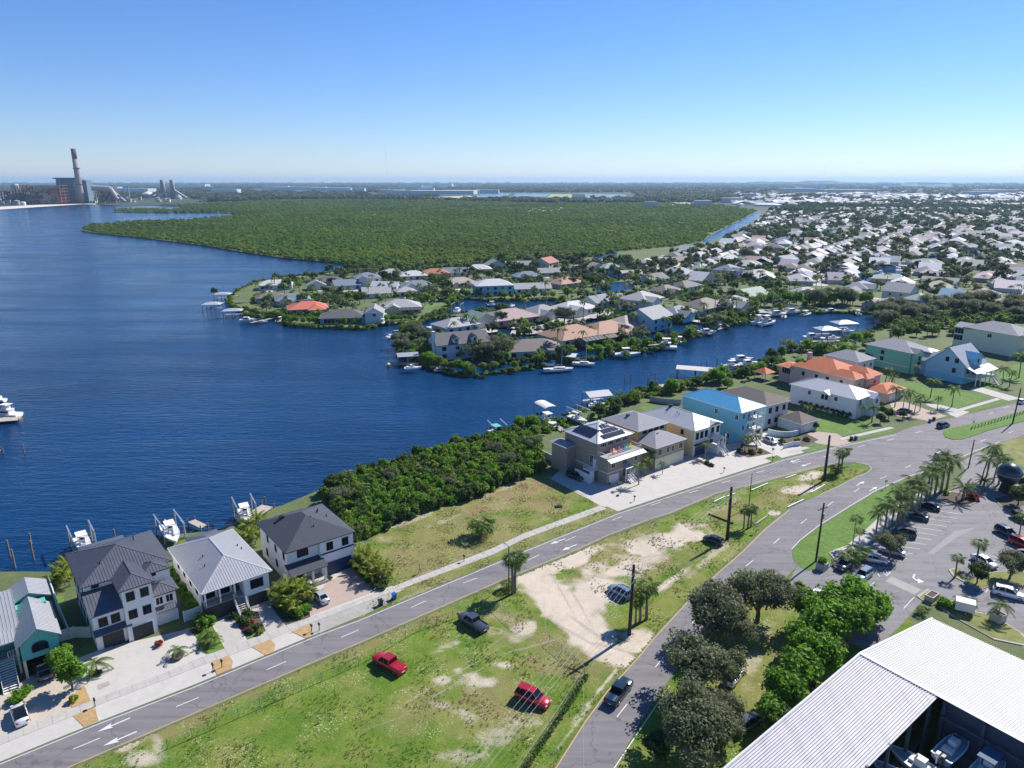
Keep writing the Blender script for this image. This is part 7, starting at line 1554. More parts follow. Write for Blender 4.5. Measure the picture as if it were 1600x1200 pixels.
def put_car(kind, pm, rear, front, label, cat='car', **kw):
    a, b = G(*rear), G(*front); c = (a+b)/2; o_ = car(kind, P_[pm], **kw)(); o_.name = {'pickup':'pickup_truck','suv':'sport_utility_vehicle','van':'van'}.get(kind, 'parked_car'); c.z = GZ+.012; o_.location = c; o_.rotation_euler = (0,0,math.atan2((b-a).y,(b-a).x)); tag(o_, label, cat); return o_
put_car('sedan','white',(37,1137),(27,1107),'white saloon car with black glass roof on the teal house drive', roofglass=True)
put_car('suv','dark',(72,1064),(62,1042),'dark car parked in the carport under the teal house')
put_car('sedan','silver',(512,948),(490,926),'silver saloon car on the paver drive of the dark roofed house', roofglass=False)
put_car('pickup','red',(629,1054),(589,1031),'bright red pickup truck with covered bed on the grass','pickup', bedcover=P_['red'])
put_car('pickup','grey',(757,989),(722,966),'dark grey pickup truck with open bed on the grass by the fence','pickup')
put_car('van','red',(808,1085),(858,1107),'red people carrier with pale windscreen on the grass near the power lines','van')
put_car('pickup','teal',(950,1108),(983,1066),'dark blue green pickup driving up the right hand road','pickup')
put_car('suv','blue',(986,938),(952,920),'silver blue car parked on the sand behind the wooden pole')
put_car('hatch','black',(1130,854),(1099,842),'small black car parked on the sandy verge by the leaning pole')
put_car('suv','navy',(1462,671),(1485,664),'dark blue sport utility vehicle driving on the upper road','car')
put_car('suv','silver',(1456,722),(1482,709),'silver car passing behind the row of royal palms')
put_car('sedan','silver',(1192,686),(1214,697),'silver car on the drive beside the curved white wall')
put_car('suv','black',(885,742),(913,753),'black car in the shade left of the taupe house')
put_car('sedan','dark',(1402,646),(1424,644),'dark car among the palms in front of the orange roofed house')
put_car('sedan','white',(1345,874),(1385,881),'white saloon under the oak at the end of the parking bays')
put_car('suv','dark',(1331,878),(1307,896),'dark grey car parked under the palm by the lot entrance')
put_car('suv','blue',(1362,893),(1334,914),'pale blue silver car in the bay beside the hatched area')
put_car('sedan','white',(1283,926),(1260,948),'white saloon with sunroof next to the planter by the entrance', roofglass=False)
put_car('sedan','beige',(1318,940),(1290,952),'beige grey car half hidden by the bright trees')
put_car('suv','navy',(1557,828),(1588,845),'dark navy car in the middle of the parking lot')
put_car('suv','black',(1582,806),(1612,822),'black car cut by the right edge in the lot')
put_car('sedan','white',(1520,872),(1555,890),'white saloon behind the round island palms')
put_car('suv','white',(1552,926),(1600,938),'large white car right of the round island')
put_car('van','white',(1140,1068),(1152,1052),'white van mostly hidden behind the oaks','van')
put_car('suv','dark',(1158,1142),(1176,1130),'dark car in the shade beside the warehouse')
put_car('hatch','white',(1590,632),(1604,628),'white car on the drive at the far right house')
for pm, a, b, lb in (('silver',(1404,868),(1384,862),'silver car nose in to the first painted bay'),('dark',(1420,838),(1402,834),'dark car half under the royal palms'),('grey',(1440,812),(1424,808),'grey car in a shaded bay below the royal palms'),('black',(1458,796),(1443,792),'black car in the shade further up the palm row'),('beige',(1598,868),(1618,880),'beige car cut by the right edge of the lot'),('red',(1588,858-8),(1606,862-4),'dark red car by the small palm at the right edge')): put_car('suv' if pm in ('dark','red') else 'sedan', pm, a, b, lb)
# golf cart & utility cart
t = thing('golf_cart', 'small dark golf cart by the white wall of the taupe house', 'cart', G(847,727), R(20)); MB().box(-1.2,1.2,-.6,.6,.3,.75).build('body', blackm, t); MB().box(-1.1,.7,-.62,.62,1.85,1.93).build('canopy', P_['dark'], t); m = MB(); [m.bar((x,y,.7),(x,y,1.85),.05,.05) for x in (-1,.6) for y in (-.55,.55)]; m.build('canopy_frame', alu, t); MB().box(-.6,.1,-.5,.5,.76,1.2).build('seat', canvas, t)
for sx in (-.8,.8):
    for sy in (-.55,.55): wheel(t, sx, sy)
t = thing('box_trailer', 'small white box trailer beside the warehouse roof edge', 'trailer', G(1508,957), R(-30)); MB().box(-1.6,1.2,-.9,.9,.6,2.2).build('box', white, t); MB().box(1.2,2.4,-.04,.04,.5,.6).build('drawbar', galv, t); MB().box(-1.61,-1.6+.02,-.8,.8,.7,2.1).build('door', alu, t)
for sy in (-.85,.85): wheel(t, 0, sy)
# ================================================================== POLES, WIRES, LAMPS
def power_pole(px, h, label, lean=(0,0), arm=True, r=.24, ang=0.0):
    t = thing('power_pole', label, 'power pole', G(*px), R(ang), 'wooden power poles'); top = Vector((lean[0], lean[1], h))
    MB().tube((0,0,-.3), top, r, r*.72, 10).build('pole', pole_wood, t, True)
    if arm:
        MB().box(-1.3,1.3,-.07,.07,h-1.2,h-1.05).build('crossarm', wood, t)
        for x in (-1.2,-.5,.5,1.2): MB().lathe([(.05,h-1.05),(.09,h-.95),(.05,h-.85)], 8, (x,0)).build('insulator', alu, t)
        MB().tube((.42,.0,h-3.2),(.42,.0,h-2.2),.22,.22,10).build('transformer', galv, t)
    return G(*px)+top
T1 = power_pole((983,992), 12.5, 'thick dark power pole with transformer beside three cabbage palms', (.2,0), True, .30, -35)
T2 = power_pole((1136,843), 11.4, 'thick dark power pole behind the black car', (0,.1), False, .34)
T3 = power_pole((1274.7,877), 12.0, 'tall slim power pole on the lawn by the lot entrance', (.2,0), True, .2, 30)
T4 = power_pole((1287.5,751), 11.5, 'thick dark power pole at the tip of the median', (0,0), False, .34)
T5 = power_pole((1513,731), 7.5, 'slim power pole by the side street', (.2,0), False, .16)
T6 = power_pole((1582,662), 11.0, 'power pole beside the bollards at right', (.4,0), False, .22)
T7 = power_pole((795,932), 9.5, 'slim metal lamp pole among the palms at the kerb', (0,0), False, .11)
T8 = power_pole((1170,792), 8.0, 'thin pole rising from the palm cluster on the median', (0,0), False, .1)
def wire(a, b, sag, label, r=.015):
    pts = [a.lerp(b, i/14)-Vector((0,0,4*sag*(i/14)*(1-i/14))) for i in range(15)]; q = MB().path(pts, [r]*15, 4).build('power_wire', alu); tag(q, label, 'wire', 'overhead wires')
offm = G(778,1215, GZ+9)-G(889,1060, GZ+9); endp = T1+Vector((-24,-38,-1.5))
for i, d in enumerate((-1.1,-.4,.4,1.1)):
    wire(T1+Vector((d*.8,-d*.57,-1)), Vector((-14+d*.8, 44-d*.57, 11.5)), .8, 'overhead wire running from the transformer pole down across the grass'); wire(T1+Vector((d*.8,-d*.57,-1)), T2+Vector((d*.8,-d*.57,-.6)), .5, 'overhead wire between the transformer pole and the next thick pole')
    wire(T2+Vector((d*.8,-d*.57,-.6)), T4+Vector((d*.8,-d*.57,-.6)), .6, 'overhead wire between the two thick poles on the median')
    if i < 2: wire(T4+Vector((d*.8,-d*.57,-.6)), T6+Vector((d*.8,0,-.6)), .9, 'overhead wire crossing towards the pole by the bollards')
wire(T1+Vector((0,0,-2)), T3+Vector((0,0,-2)), .8, 'overhead service wire crossing the right hand road'); wire(T7+Vector((0,0,-.5)), T1+Vector((0,0,-3)), 1.0, 'service wire from the lamp pole to the transformer pole')
wire(T1+Vector((0,0,-4)), G(909,1066, GZ+.0)+Vector((0,0,0.05)), 0.0, 'guy wire from the transformer pole to the ground'); wire(G(912,1062,GZ+8), G(912,1220,GZ+8), .1, 'lone thin wire hanging above the lower grass')
t = thing('street_lamp', 'grey street lamp with short arm at the kerb', 'street lamp', G(795.5,930), R(120)); MB().box(0,1.4,-.06,.06,9.3,9.4).build('arm', galv, t); MB().box(1.2,1.9,-.14,.14,9.25,9.38).build('lamp_head', galv, t); MB().tube((0,0,0),(0,0,9.35),.09,.06,8).build('post', galv, t)
# ------------------------------------------------------------------ fences
def chain_fence(px, label, h=1.5):
    pts = resample([Vector((G(*p).x, G(*p).y, GZ)) for p in px], 3.0); t = thing('chain_link_fence', label, 'fence', pts[0]); o_ = pts[0]; Q = [p-o_ for p in pts]
    pm_ = MB().tube((0,0,0),(0,0,h+.05),.04,.04,6).mesh('post', galv)
    for q in Q: link('post', pm_, t, q)
    m = MB()
    for a, b in zip(Q, Q[1:]): m.bar(a+Vector((0,0,h)), b+Vector((0,0,h)), .04, .04)
    m.build('top_rail', galv, t); w = MB()
    for a, b in zip(Q, Q[1:]):
        d = b-a; n = int(d.length/.5)
        for i in range(n):
            p0_, p1_ = a+d*i/n, a+d*(i+1)/n
            w.bar(p0_, p1_+Vector((0,0,h)), .014, .014); w.bar(p0_+Vector((0,0,h)), p1_, .014, .014)
    q = w.build('wire_mesh', galv, t); q['kind'] = 'stuff'
chain_fence([(262,1170),(400,1110),(500,1066),(580,1030),(656,985),(756,950)], 'long chain link fence along the grass below the upper road'); chain_fence([(778,950),(798,970),(817,985)], 'short chain link fence piece by the dirt drive')
chain_fence([(858,1004),(889,1029),(914,1054),(880,1110),(850,1155),(815,1205),(790,1250)], 'chain link fence running along the weedy hedge by the right hand road')
hb = MB(); rh = np.random.RandomState(4)
hedge_line = resample([Vector((G(*p).x, G(*p).y, GZ)) for p in [(912,1058),(880,1108),(850,1152),(815,1202),(790,1250)]], .7)
leaf_cards(rh, [((p.x+.4, p.y, GZ+.3), .45) for p in hedge_line], 40, .16, hb, .7); tag(hb.build('hedge', leaf_dark), 'thin weedy hedge strip along the chain link fence', 'hedge')
def wall_line(px, h, mat, label, name='fence', w=.15, cat='fence', panel=2.4):
    pts = resample([Vector((G(*p).x, G(*p).y, GZ)) for p in px], panel); t = thing(name, label, cat, pts[0]); Q = [p-pts[0] for p in pts]
    for a, b in zip(Q, Q[1:]):
        d = (b-a).normalized()*.03; MB().bar(a+d+Vector((0,0,h/2)), b-d+Vector((0,0,h/2)), w, h).build('panel', mat, t)
    for q in Q: MB().box(q.x-.09,q.x+.09,q.y-.09,q.y+.09,0,h+.12).build('post', mat, t)
wall_line(crop(820,580,3.81)([(-20,430),(60,490),(140,530),(205,560)]), 1.9, white, 'white vinyl fence left of the taupe house garden')
wall_line(crop(0,760,2.727)([(212,418),(250,530),(300,650)]), 1.9, white, 'white vinyl fence between the teal and the tall white house'); wall_line([(88,1004),(110,996),(143,996)], 1.9, white, 'low white fence panel in front between the teal and tall white houses')
wall_line([(289,972),(316,962)], 1.9, white, 'white fence piece between the tall white and the light roofed house'); wall_line(crop(820,580,3.81)([(745,180),(830,195),(930,200)]), 1.8, concrete, 'pale block wall behind the white roofed house'); wall_line(crop(1200,480,4)([(95,885),(140,870),(200,865)]), 1.3, white, 'short curved white wall piece at the drive')
wall_line([(822,690),(852,712),(880,736)], 1.2, white, 'second run of white fence towards the taupe house drive') if False else None
wall_line([(640,460),(668,452),(690,470)], .8, white, 'pale low sea wall round the green point', 'sea_wall', .3, 'wall', 6)
# bollards, parking logs, signs
bm = MB().tube((0,0,0),(0,0,1.0),.13,.13,8).mesh('bollard', concrete_old)
N = 17
for i in range(N):
    a, b = G(1518,671), G(1598,647); p = a.lerp(b, i/(N-1)); q = link('bollard', bm, None, (p.x, p.y, GZ+.13)); tag(q, 'short grey bollard in the long row on the right hand island', 'bollard', 'row of bollards on the island')
c4 = crop(1020,640,4.21)
for (a, b), m_, lb in zip([((402,607),(475,573)),((490,572),(540,552)),((650,530),(757,485)),((873,452),(943,428)),((1043,545),(1133,493)),((887,642),(993,592)),((670,757),(755,698)),((367,685),(530,748))], [white,white,white,white,white,white,greywood,pole_wood],
    ['pale timber kerb log nearest the leaning pole on the median','short pale log behind the leaning pole','pale log along the upper edge of the median','pale log furthest right on the upper edge of the median','pale log beside the pole at the median tip','pale log along the lower edge of the median','weathered log beside the palm cluster','long dark fallen pole on the median grass']):
    pa, pb = G(*c4([a])[0], GZ+.15), G(*c4([b])[0], GZ+.15); q = MB().bar(pa, pb, .26, .26).build('kerb_log', m_); tag(q, lb, 'log')
def sign(px, label, h=2.2, w=.6, hh=.7, mat=alu, rz=0): t = thing('road_sign', label, 'sign', G(*px), R(rz)); MB().tube((0,0,0),(0,0,h),.035,.035,6).build('post', galv, t); MB().box(-w/2,w/2,-.05,-.02,h-hh,h).build('board', mat, t)
for px, lb in (((1328,745),'square grey road sign near the median tip'),((1383,763),'road sign beside the palms at the curve'),((1392,768),'second road sign beside the palms at the curve'),((1323,740),'slim marker post on the median tip'),((1181,832),'small sign post at the lower median edge'),((1207,712),'small post at the blue house drive'),((1520,668),'sign post at the start of the bollard row')): sign(px, lb, rz=-10)
def mailbox(px, label, rz=38): t = thing('mailbox', label, 'mailbox', G(*px), R(rz)); MB().box(-.05,.05,-.05,.05,0,1.05).build('post', blackm, t); MB().box(-.12,.12,-.28,.22,1.05,1.32).build('box', blackm, t)
for px, lb in (((333,1049),'left black mailbox of the pair on the gold mulch'),((347,1043),'right black mailbox of the pair on the gold mulch'),((499,985),'black mailbox on the gravel by the dark roofed house'),((487,987),'small dark post box beside the mulch bed'),((149,1104),'green mailbox at the corner of the white drive'),((725,877),'dark mailbox on the verge by the sidewalk'),((991,783),'dark mailbox at the taupe house kerb'),((1131,738),'black mailbox at the white roofed house kerb'),((1207,721),'mailbox on the small lawn of the blue house'),((1440,622+0),'mailbox at the lawn with two palms')): mailbox(px, lb)
def bin_(px, mat, label): t = thing('wheelie_bin', label, 'bin', G(*px), R(35)); MB().loft([[(-.27,-.3,0),(.27,-.3,0),(.27,.3,0),(-.27,.3,0)],[(-.33,-.38,1.0),(.33,-.38,1.0),(.33,.38,1.0),(-.33,.38,1.0)]]).build('tub', mat, t); MB().box(-.36,.36,-.42,.42,1.0,1.09).build('lid', mat, t); MB().tube((-.3,.36,.12),(.3,.36,.12),.12,.12,8).build('wheel', rubber, t)
for px, m_, lb in (((616,936),plastic_blue,'bright blue wheeled bin standing at the kerb'),((595,946),blackm,'black wheeled bin left of the blue one at the kerb'),((1453,660),plastic_blue,'blue bin at the kerb by the dark blue car'),((1459,657),blackm,'black bin at the kerb by the dark blue car'),((1330,688),blackm,'black bin at the kerb of the long white house'),((1337,687),plastic_blue,'blue bin at the kerb of the long white house')): bin_(px, m_, lb)
# small things on the lots
o_ = thing('yard_sign', 'fallen dark sign on the brown patch of the vacant lot', 'sign', G(873,792), R(10)); MB().box(-.8,.8,-.5,.5,.1,.2).build('board', blackm, o_); MB().box(-.3,.2,-.1,0,.2,1.0).build('prop', alu, o_)
for i, (px, c) in enumerate([((989,707),tile_orange),((995,706),white),((1001,704),tile_orange),((1007,703),wall_pink),((1013,701),plastic_blue),((1019,700),teal),((1025,698),lawn),((1032,697),wall_lemon)]):
    nm = ['orange','white','dark orange','pink','blue','teal','green','yellow'][i]; u = 3.2+i*.95; pos = TAUPE.location+Vector((math.cos(R(38)),math.sin(R(38)),0))*u+Vector((-math.sin(R(38)),math.cos(R(38)),0))*1.8; pos.z = GZ+6.51
    colm = M('chair_'+nm.replace(' ','_'), dict(orange=(.6,.16,.03),white=(.7,.7,.66),pink=(.6,.25,.25),blue=(.03,.15,.5),teal=(.03,.35,.38),green=(.15,.45,.12),yellow=(.7,.5,.05)).get(nm,(.5,.1,.03)), .5, .04, 3)
    t = thing('deck_chair', f'{nm} slatted chair on the balcony of the taupe house', 'chair', pos, R(38), 'coloured chairs on the balcony'); MB().box(-.3,.3,-.3,.3,.35,.42).build('seat', colm, t); MB().loft([[(-.3,.25,.4),(.3,.25,.4),(.3,.3,.4),(-.3,.3,.4)],[(-.28,.45,1.15),(.28,.45,1.15),(.28,.5,1.15),(-.28,.5,1.15)]]).build('backrest', colm, t)
    for x in (-.28,.28): MB().box(x-.04,x+.04,-.32,-.24,0,.6).build('leg', colm, t); MB().box(x-.07,x+.07,-.35,.3,.6,.65).build('armrest', colm, t)
# planters near the lot entrance
def planter(px, label, w=1.6, d=1.6, h=1.3, rz=38, plant=None):
    t = thing('planter', label, 'planter', G(*px), R(rz)); m = MB(); m.box(-w/2,w/2,-d/2,-d/2+.18,0,h).box(-w/2,w/2,d/2-.18,d/2,0,h).box(-w/2,-w/2+.18,-d/2+.18,d/2-.18,0,h).box(w/2-.18,w/2,-d/2+.18,d/2-.18,0,h); m.build('box', concrete, t); MB().box(-w/2+.18,w/2-.18,-d/2+.18,d/2-.18,0,h-.12).build('soil', soil, t); return G(*px)+Vector((0,0,h-.12))
pl1 = planter((1284,889), 'large pale planter left of the lot entrance'); pl2 = planter((1250,931), 'pale planter beside the white saloon with sunroof'); pl3 = planter((1455,937), 'pale planter at the island in front of the warehouse', 2.4, 1.4, 1.1); pl4 = planter((1558,970), 'tall pale planter with a thin palm near the right edge', 1.8, 1.8, 1.4, 30)
t = thing('entrance_fence', 'dark timber fence piece beside the large planter', 'fence', G(1298,885), R(40))
for i in range(7): MB().box(i*.55,i*.55+.08,0,.08,0,1.5).build('post', wood, t)
for z in (.5,1.2): MB().box(0,3.4,-.04,0,z,z+.12).build('rail', wood, t)
# water tank sphere on the right
t = thing('globe_tank', 'dark blue green spherical tank on a stand near the palms at right', 'tank', G(1572,768), 0)
n_ = 14; MB().lathe([(max(.02,2.6*math.sin(math.pi*i/n_)), 4.4-2.6*math.cos(math.pi*i/n_)) for i in range(n_+1)], 24).build('sphere', M('globe_paint', (.010,.035,.045), .3, .25, .6, coat=.4), t, True); MB().lathe([(1.6,0),(1.2,2.2)], 16).build('stand', pole_wood, t)
MB().lathe([(2.63,4.3),(2.66,4.4),(2.63,4.5)], 24).build('equator_band', galv, t)
# ------------------------------------------------------------------ person walking
def person(px, label, rz, shirt, trousers):
    t = thing('person', label, 'person', G(*px)+Vector((0,0,.04)), rz)
    J = {'pelvis':(0,0,.95),'chest':(0,.0,1.28),'neck':(0,0,1.48),'head':(0,.02,1.62),'top':(0,.02,1.74),'shl':(-.19,0,1.42),'ell':(-.25,.1,1.15),'hal':(-.24,.24,.95),'shr':(.19,0,1.42),'elr':(.26,-.1,1.15),'har':(.25,-.16,.92),
         'hil':(-.1,0,.9),'knl':(-.11,-.06,.5),'anl':(-.11,-.25,.1),'tol':(-.11,-.12,.03),'hir':(.1,0,.9),'knr':(.1,.18,.5),'anr':(.1,.22,.08),'tor':(.1,.4,.04)}
    E_ = [('pelvis','chest'),('chest','neck'),('neck','head'),('head','top'),('chest','shl'),('shl','ell'),('ell','hal'),('chest','shr'),('shr','elr'),('elr','har'),('pelvis','hil'),('hil','knl'),('knl','anl'),('anl','tol'),('pelvis','hir'),('hir','knr'),('knr','anr'),('anr','tor')]
    Rr = {'pelvis':.15,'chest':.15,'neck':.06,'head':.10,'top':.07,'shl':.07,'shr':.07,'ell':.045,'elr':.045,'hal':.035,'har':.035,'hil':.09,'hir':.09,'knl':.06,'knr':.06,'anl':.04,'anr':.04,'tol':.035,'tor':.035}
    ks = list(J); me = bpy.data.meshes.new('body'); me.from_pydata([J[k] for k in ks], [(ks.index(a), ks.index(b)) for a, b in E_], []); o_ = link('body', me, t)
    m_, tr_, b_ = newmat('walker_colours'); geo = nn(tr_, 'ShaderNodeTexCoord'); sx = nn(tr_, 'ShaderNodeSeparateXYZ'); tr_.links.new(geo.outputs['Object'], sx.inputs[0])
    c = mixc(tr_, ramp(tr_, sx.outputs[2], .93, .95), trousers, shirt); c = mixc(tr_, ramp(tr_, sx.outputs[2], 1.47, 1.49), c, (.45,.27,.19)); tr_.links.new(c, b_.inputs[0]); me.materials.append(m_)
    md = o_.modifiers.new('skin', 'SKIN'); sv_ = me.skin_vertices[0].data
    for i, k in enumerate(ks): sv_[i].radius = (Rr[k], Rr[k]*.8); sv_[i].use_root = (k == 'pelvis')
    o_.modifiers.new('sub', 'SUBSURF').levels = 1; o_.modifiers['sub'].render_levels = 1
    h = MB(); h.lathe([(.04,1.83),(.10,1.78),(.115,1.70),(.09,1.64)][::-1], 10, (0,-.01)); h.build('hair', soil, t, True)
person((656,896), 'person in light shirt and dark trousers walking on the sidewalk', R(-50), (.45,.48,.42), (.03,.035,.05))
# ================================================================== NEAR VEGETATION
OAK = tree_kind('oak_tree', seed=1, h=9, rx=5.6, rz=3.2, trunk_h=2.6, mat=leaf_oak, nclump=80, per=170, leaf=.19, cr=1.45, tr=.3, limbs=11)
OAK2 = tree_kind('oak_tree', seed=6, h=8, rx=4.6, rz=2.9, trunk_h=2.4, mat=leaf_oak, nclump=60, per=170, leaf=.19, cr=1.3, tr=.26, limbs=10)
FICUS = tree_kind('sea_grape_tree', seed=2, h=8, rx=3.6, rz=3.3, trunk_h=1.6, mat=leaf_bright, nclump=50, per=110, leaf=.27, cr=1.35, tr=.22, limbs=7)
ROUND = tree_kind('round_tree', seed=3, h=6, rx=2.4, rz=2.5, trunk_h=1.3, mat=leaf_bright, nclump=42, per=90, leaf=.2, cr=.8, tr=.14, limbs=6)
DARKT = tree_kind('dark_tree', seed=4, h=7, rx=2.9, rz=2.7, trunk_h=1.4, mat=leaf_dark, nclump=45, per=90, leaf=.24, cr=.95, tr=.18, limbs=6)
MANG = tree_kind('mangrove_tree', seed=5, h=6, rx=3.3, rz=2.7, trunk_h=.9, mat=leaf_mangrove, nclump=42, per=95, leaf=.24, cr=1.25, tr=.15, limbs=5)
BUSH = bush_kind('shrub', seed=7, rx=.9, rz=.9, mat=leaf_dark, n=14, per=60, leaf=.14, cr=.42)
BUSHB = bush_kind('shrub', seed=8, rx=1.0, rz=.9, mat=leaf_bright, n=14, per=60, leaf=.16, cr=.45)
BUSHR = bush_kind('red_shrub', seed=9, rx=.5, rz=.6, mat=leaf_red, n=8, per=40, leaf=.15, cr=.3)
BUSHY = bush_kind('shrub', seed=10, rx=.8, rz=.7, mat=leaf_areca, n=10, per=50, leaf=.18, cr=.4)
COCO = palm_kind('coconut_palm', 'coco', 6.5, 15, .5, .15); COCOT = palm_kind('coconut_palm', 'coco', 9.0, 15, .7, .16); ROYAL = palm_kind('royal_palm', 'royal', 6.2, 15, .1, .2); COCOS = palm_kind('young_palm', 'coco', 2.2, 11, .15, .11)
DATE = palm_kind('date_palm', 'date', 3.0, 21, 0, .28); ARECA = palm_kind('areca_palm', 'areca', 2.4, 11, .1, .07, 5); SABAL = palm_kind('cabbage_palm', 'sabal', 5.2, 18, .25, .19); SABALS = palm_kind('cabbage_palm', 'sabal', 1.5, 20, 0, .22); THINP = palm_kind('fan_palm', 'sabal', 7.5, 16, .3, .11)
def P(kind, px, label, s=1.0, rz=None, cat='palm', group=None, z=GZ):
    p = G(px[0], px[1], z); return kind(p, rnd.random()*6.28 if rz is None else rz, s, label, group, cat)
og = 'oaks along the right hand road'
P(OAK, (1183,972), 'spreading grey green oak nearest the lot entrance', 1.15, .3, 'tree', og); P(OAK, (1122,1003), 'spreading oak second from the lot entrance, over the road edge', 1.15, 2.1, 'tree', og); P(OAK2, (1082,1085), 'oak casting shade on the right hand road', 1.2, 4.0, 'tree', og); P(OAK, (1078,1185), 'large oak at the bottom edge of the picture', 1.2, 5.1, 'tree', og)
P(OAK2, (1132,1075), 'leaning oak spreading over the white van', .85, 2.6, 'tree', og); P(OAK2, (1128,1150), 'loose oak at the right of the bottom one', .8, .6, 'tree', og); P(OAK2, (1140,1012), 'smaller oak tucked behind the second one', .9, 1.1, 'tree', og); P(DARKT, (1024,1190), 'small dark tree left of the bottom oak', .75, 1.1, 'tree'); P(OAK2, (1390,872), 'oak at the end of the parking bays over the white saloon', .72, 2.2, 'tree')
fg = 'bright green trees along the warehouse'
for px, s, lb in [((1262,985),1.0,'bright green tree at the left end of the clump by the white saloon'),((1296,985),1.1,'bright green tree in the middle of the clump by the lot'),((1335,975),1.15,'bright green tree nearest the warehouse gable'),((1366,975),.8,'small bright tree at the right end of the clump'),((1285,1015),1.15,'bright green tree filling the front of the clump'),((1325,1005),1.1,'tall bright tree beside the warehouse corner'),((1248,1030),.9,'bright tree hanging towards the grass'),((1272,1055),1.05,'bright tree against the warehouse wall, upper'),((1246,1085),1.0,'bright tree against the warehouse wall, middle'),((1222,1110),.9,'bright tree against the warehouse wall, lower'),((1204,1140),.7,'small bright tree near the dark car'),((1350,990),1.0,'bright tree overlapping the warehouse gable tip')]: P(FICUS, px, lb, s, None, 'tree', fg)
for px, s, lb in [((1214,1150),.8,'dark tree in the gap by the warehouse wall'),((1262,1100),.7,'dark tree under the bright ones'),((1300,1035),.8,'dark tree in the shade of the warehouse clump')]: P(DARKT, px, lb, s, None, 'tree')
# lot palms
rg = 'royal palms along the parking bays'
for i, (px, s) in enumerate([((1367,842),.85),((1381,835),1.0),((1392,826),.95),((1402,820),1.1),((1413,812),1.0),((1423,800),1.1),((1436,797),.9),((1445,788),1.15),((1452,779),1.1),((1460,775),1.2),((1470,768),1.25),((1479,764),1.15),((1398,832),.8),((1430,806),1.0),((1410,822),.9)]):
    P(ROYAL, px, f'royal palm in the row by the bays, {["first","second","third","fourth","fifth","sixth","seventh","eighth","ninth","tenth","eleventh","twelfth","small extra","mid extra","low extra"][i]} from the lower end', s, None, 'palm', rg)
P(THINP, (1332,852), 'tall thin palm on the lawn left of the royal row', .75); P(THINP, (1340,862), 'second thin palm next to the royal row', .6); P(SABALS, (1327,883), 'low dark palm beside the entrance fence', 1.2); P(SABALS, (1337,876), 'dark palm over the grey parked car', 1.3)
P(DATE, (1504,781), 'arching date palm on its own island in the lot', 1.0); P(COCOT, (1541,745), 'tallest palm of the cluster left of the globe', .9); P(COCO, (1552,752), 'palm right of the tallest one by the globe', 1.0); P(COCO, (1532,757), 'palm left of the tallest one by the globe', 1.0); P(ROYAL, (1560,757), 'palm nearest the globe', .9); P(DATE, (1536,766), 'low palm filling the base of the globe cluster', .8)
P(SABAL, (1492,902), 'cabbage palm on the round island', .72); P(SABAL, (1524,886), 'thin cabbage palm behind the white saloon', .9); P(DARKT, (1526,912), 'dark round tree on the round island', .75, None, 'tree'); P(OAK2, (1577,905), 'wide tree at the right edge of the lot', .75, None, 'tree'); P(DARKT, (1590,790), 'dark tree at the right edge by the globe', .9, None, 'tree'); P(DARKT, (1598,770), 'dark tree behind the globe at the edge', .9, None, 'tree')
P(COCOS, (1503,948), 'young palm left of the pair by the trailer', .6); P(COCOS, (1511,947), 'young palm right of the pair by the trailer', .6); q = COCOS(pl4, .4, .75, 'thin palm growing in the tall planter', None, 'palm'); BUSHB(pl1, 0, .9, 'leafy plant in the large planter by the entrance', None, 'plant'); BUSHY(pl2, 0, 1.2, 'pale leafy plant in the planter by the white saloon', None, 'plant'); COCO(G(1592,838), 1, .7, 'small palm over the navy car in the lot', None, 'palm'); DATE(G(1322,985), 1, .7, 'palm fronds rising out of the bright clump', None, 'palm')
P(BUSHY, (1478,773), 'yellowish shrub under the royal palms', 1, None, 'shrub'); P(BUSHR, (1519,781), 'red leaved shrub under the date palm', 2.0, None, 'shrub'); P(BUSHB, (1475,948), 'bright shrub on the warehouse island', 1.2, None, 'shrub'); P(BUSHB, (1487,952), 'second bright shrub on the warehouse island', 1.0, None, 'shrub'); P(SABALS, (1440,960), 'spiky low palm by the warehouse gable tip', .6)
P(BUSHR, (1583,775), 'reddish shrub right of the globe', 2.0, None, 'shrub')
# median palms
P(SABAL, (1000,972), 'cabbage palm between the transformer pole and the other two palms', 1.05); P(SABAL, (1010,968), 'leaning cabbage palm on the right of the trio', 1.15); P(SABAL, (993,975), 'cabbage palm closest to the transformer pole', .8)
P(SABAL, (801,928), 'cabbage palm left of the lamp at the kerb', 1.2); P(SABAL, (804,926), 'cabbage palm right of the lamp at the kerb', 1.3, .2); P(SABALS, (792,922), 'low cabbage palm at the foot of the lamp', .8)
P(SABAL, (1162,826), 'left palm of the trio on the median', .72); P(SABAL, (1168,826), 'middle palm of the trio on the median', .9); P(SABAL, (1173,824), 'right palm of the trio on the median', .75)
P(SABAL, (1309,739), 'palm left of the pair at the median tip', .95); P(SABAL, (1314,738), 'palm right of the pair at the median tip', 1.05); P(SABALS, (1305,742), 'low palm at the median tip', 1.1)
P(SABALS, (751,838), 'lone round dark palm shrub on the vacant lot', 1.75); P(DARKT, (751,838), 'dark foliage clump at the lone palm on the vacant lot', .55, None, 'tree')
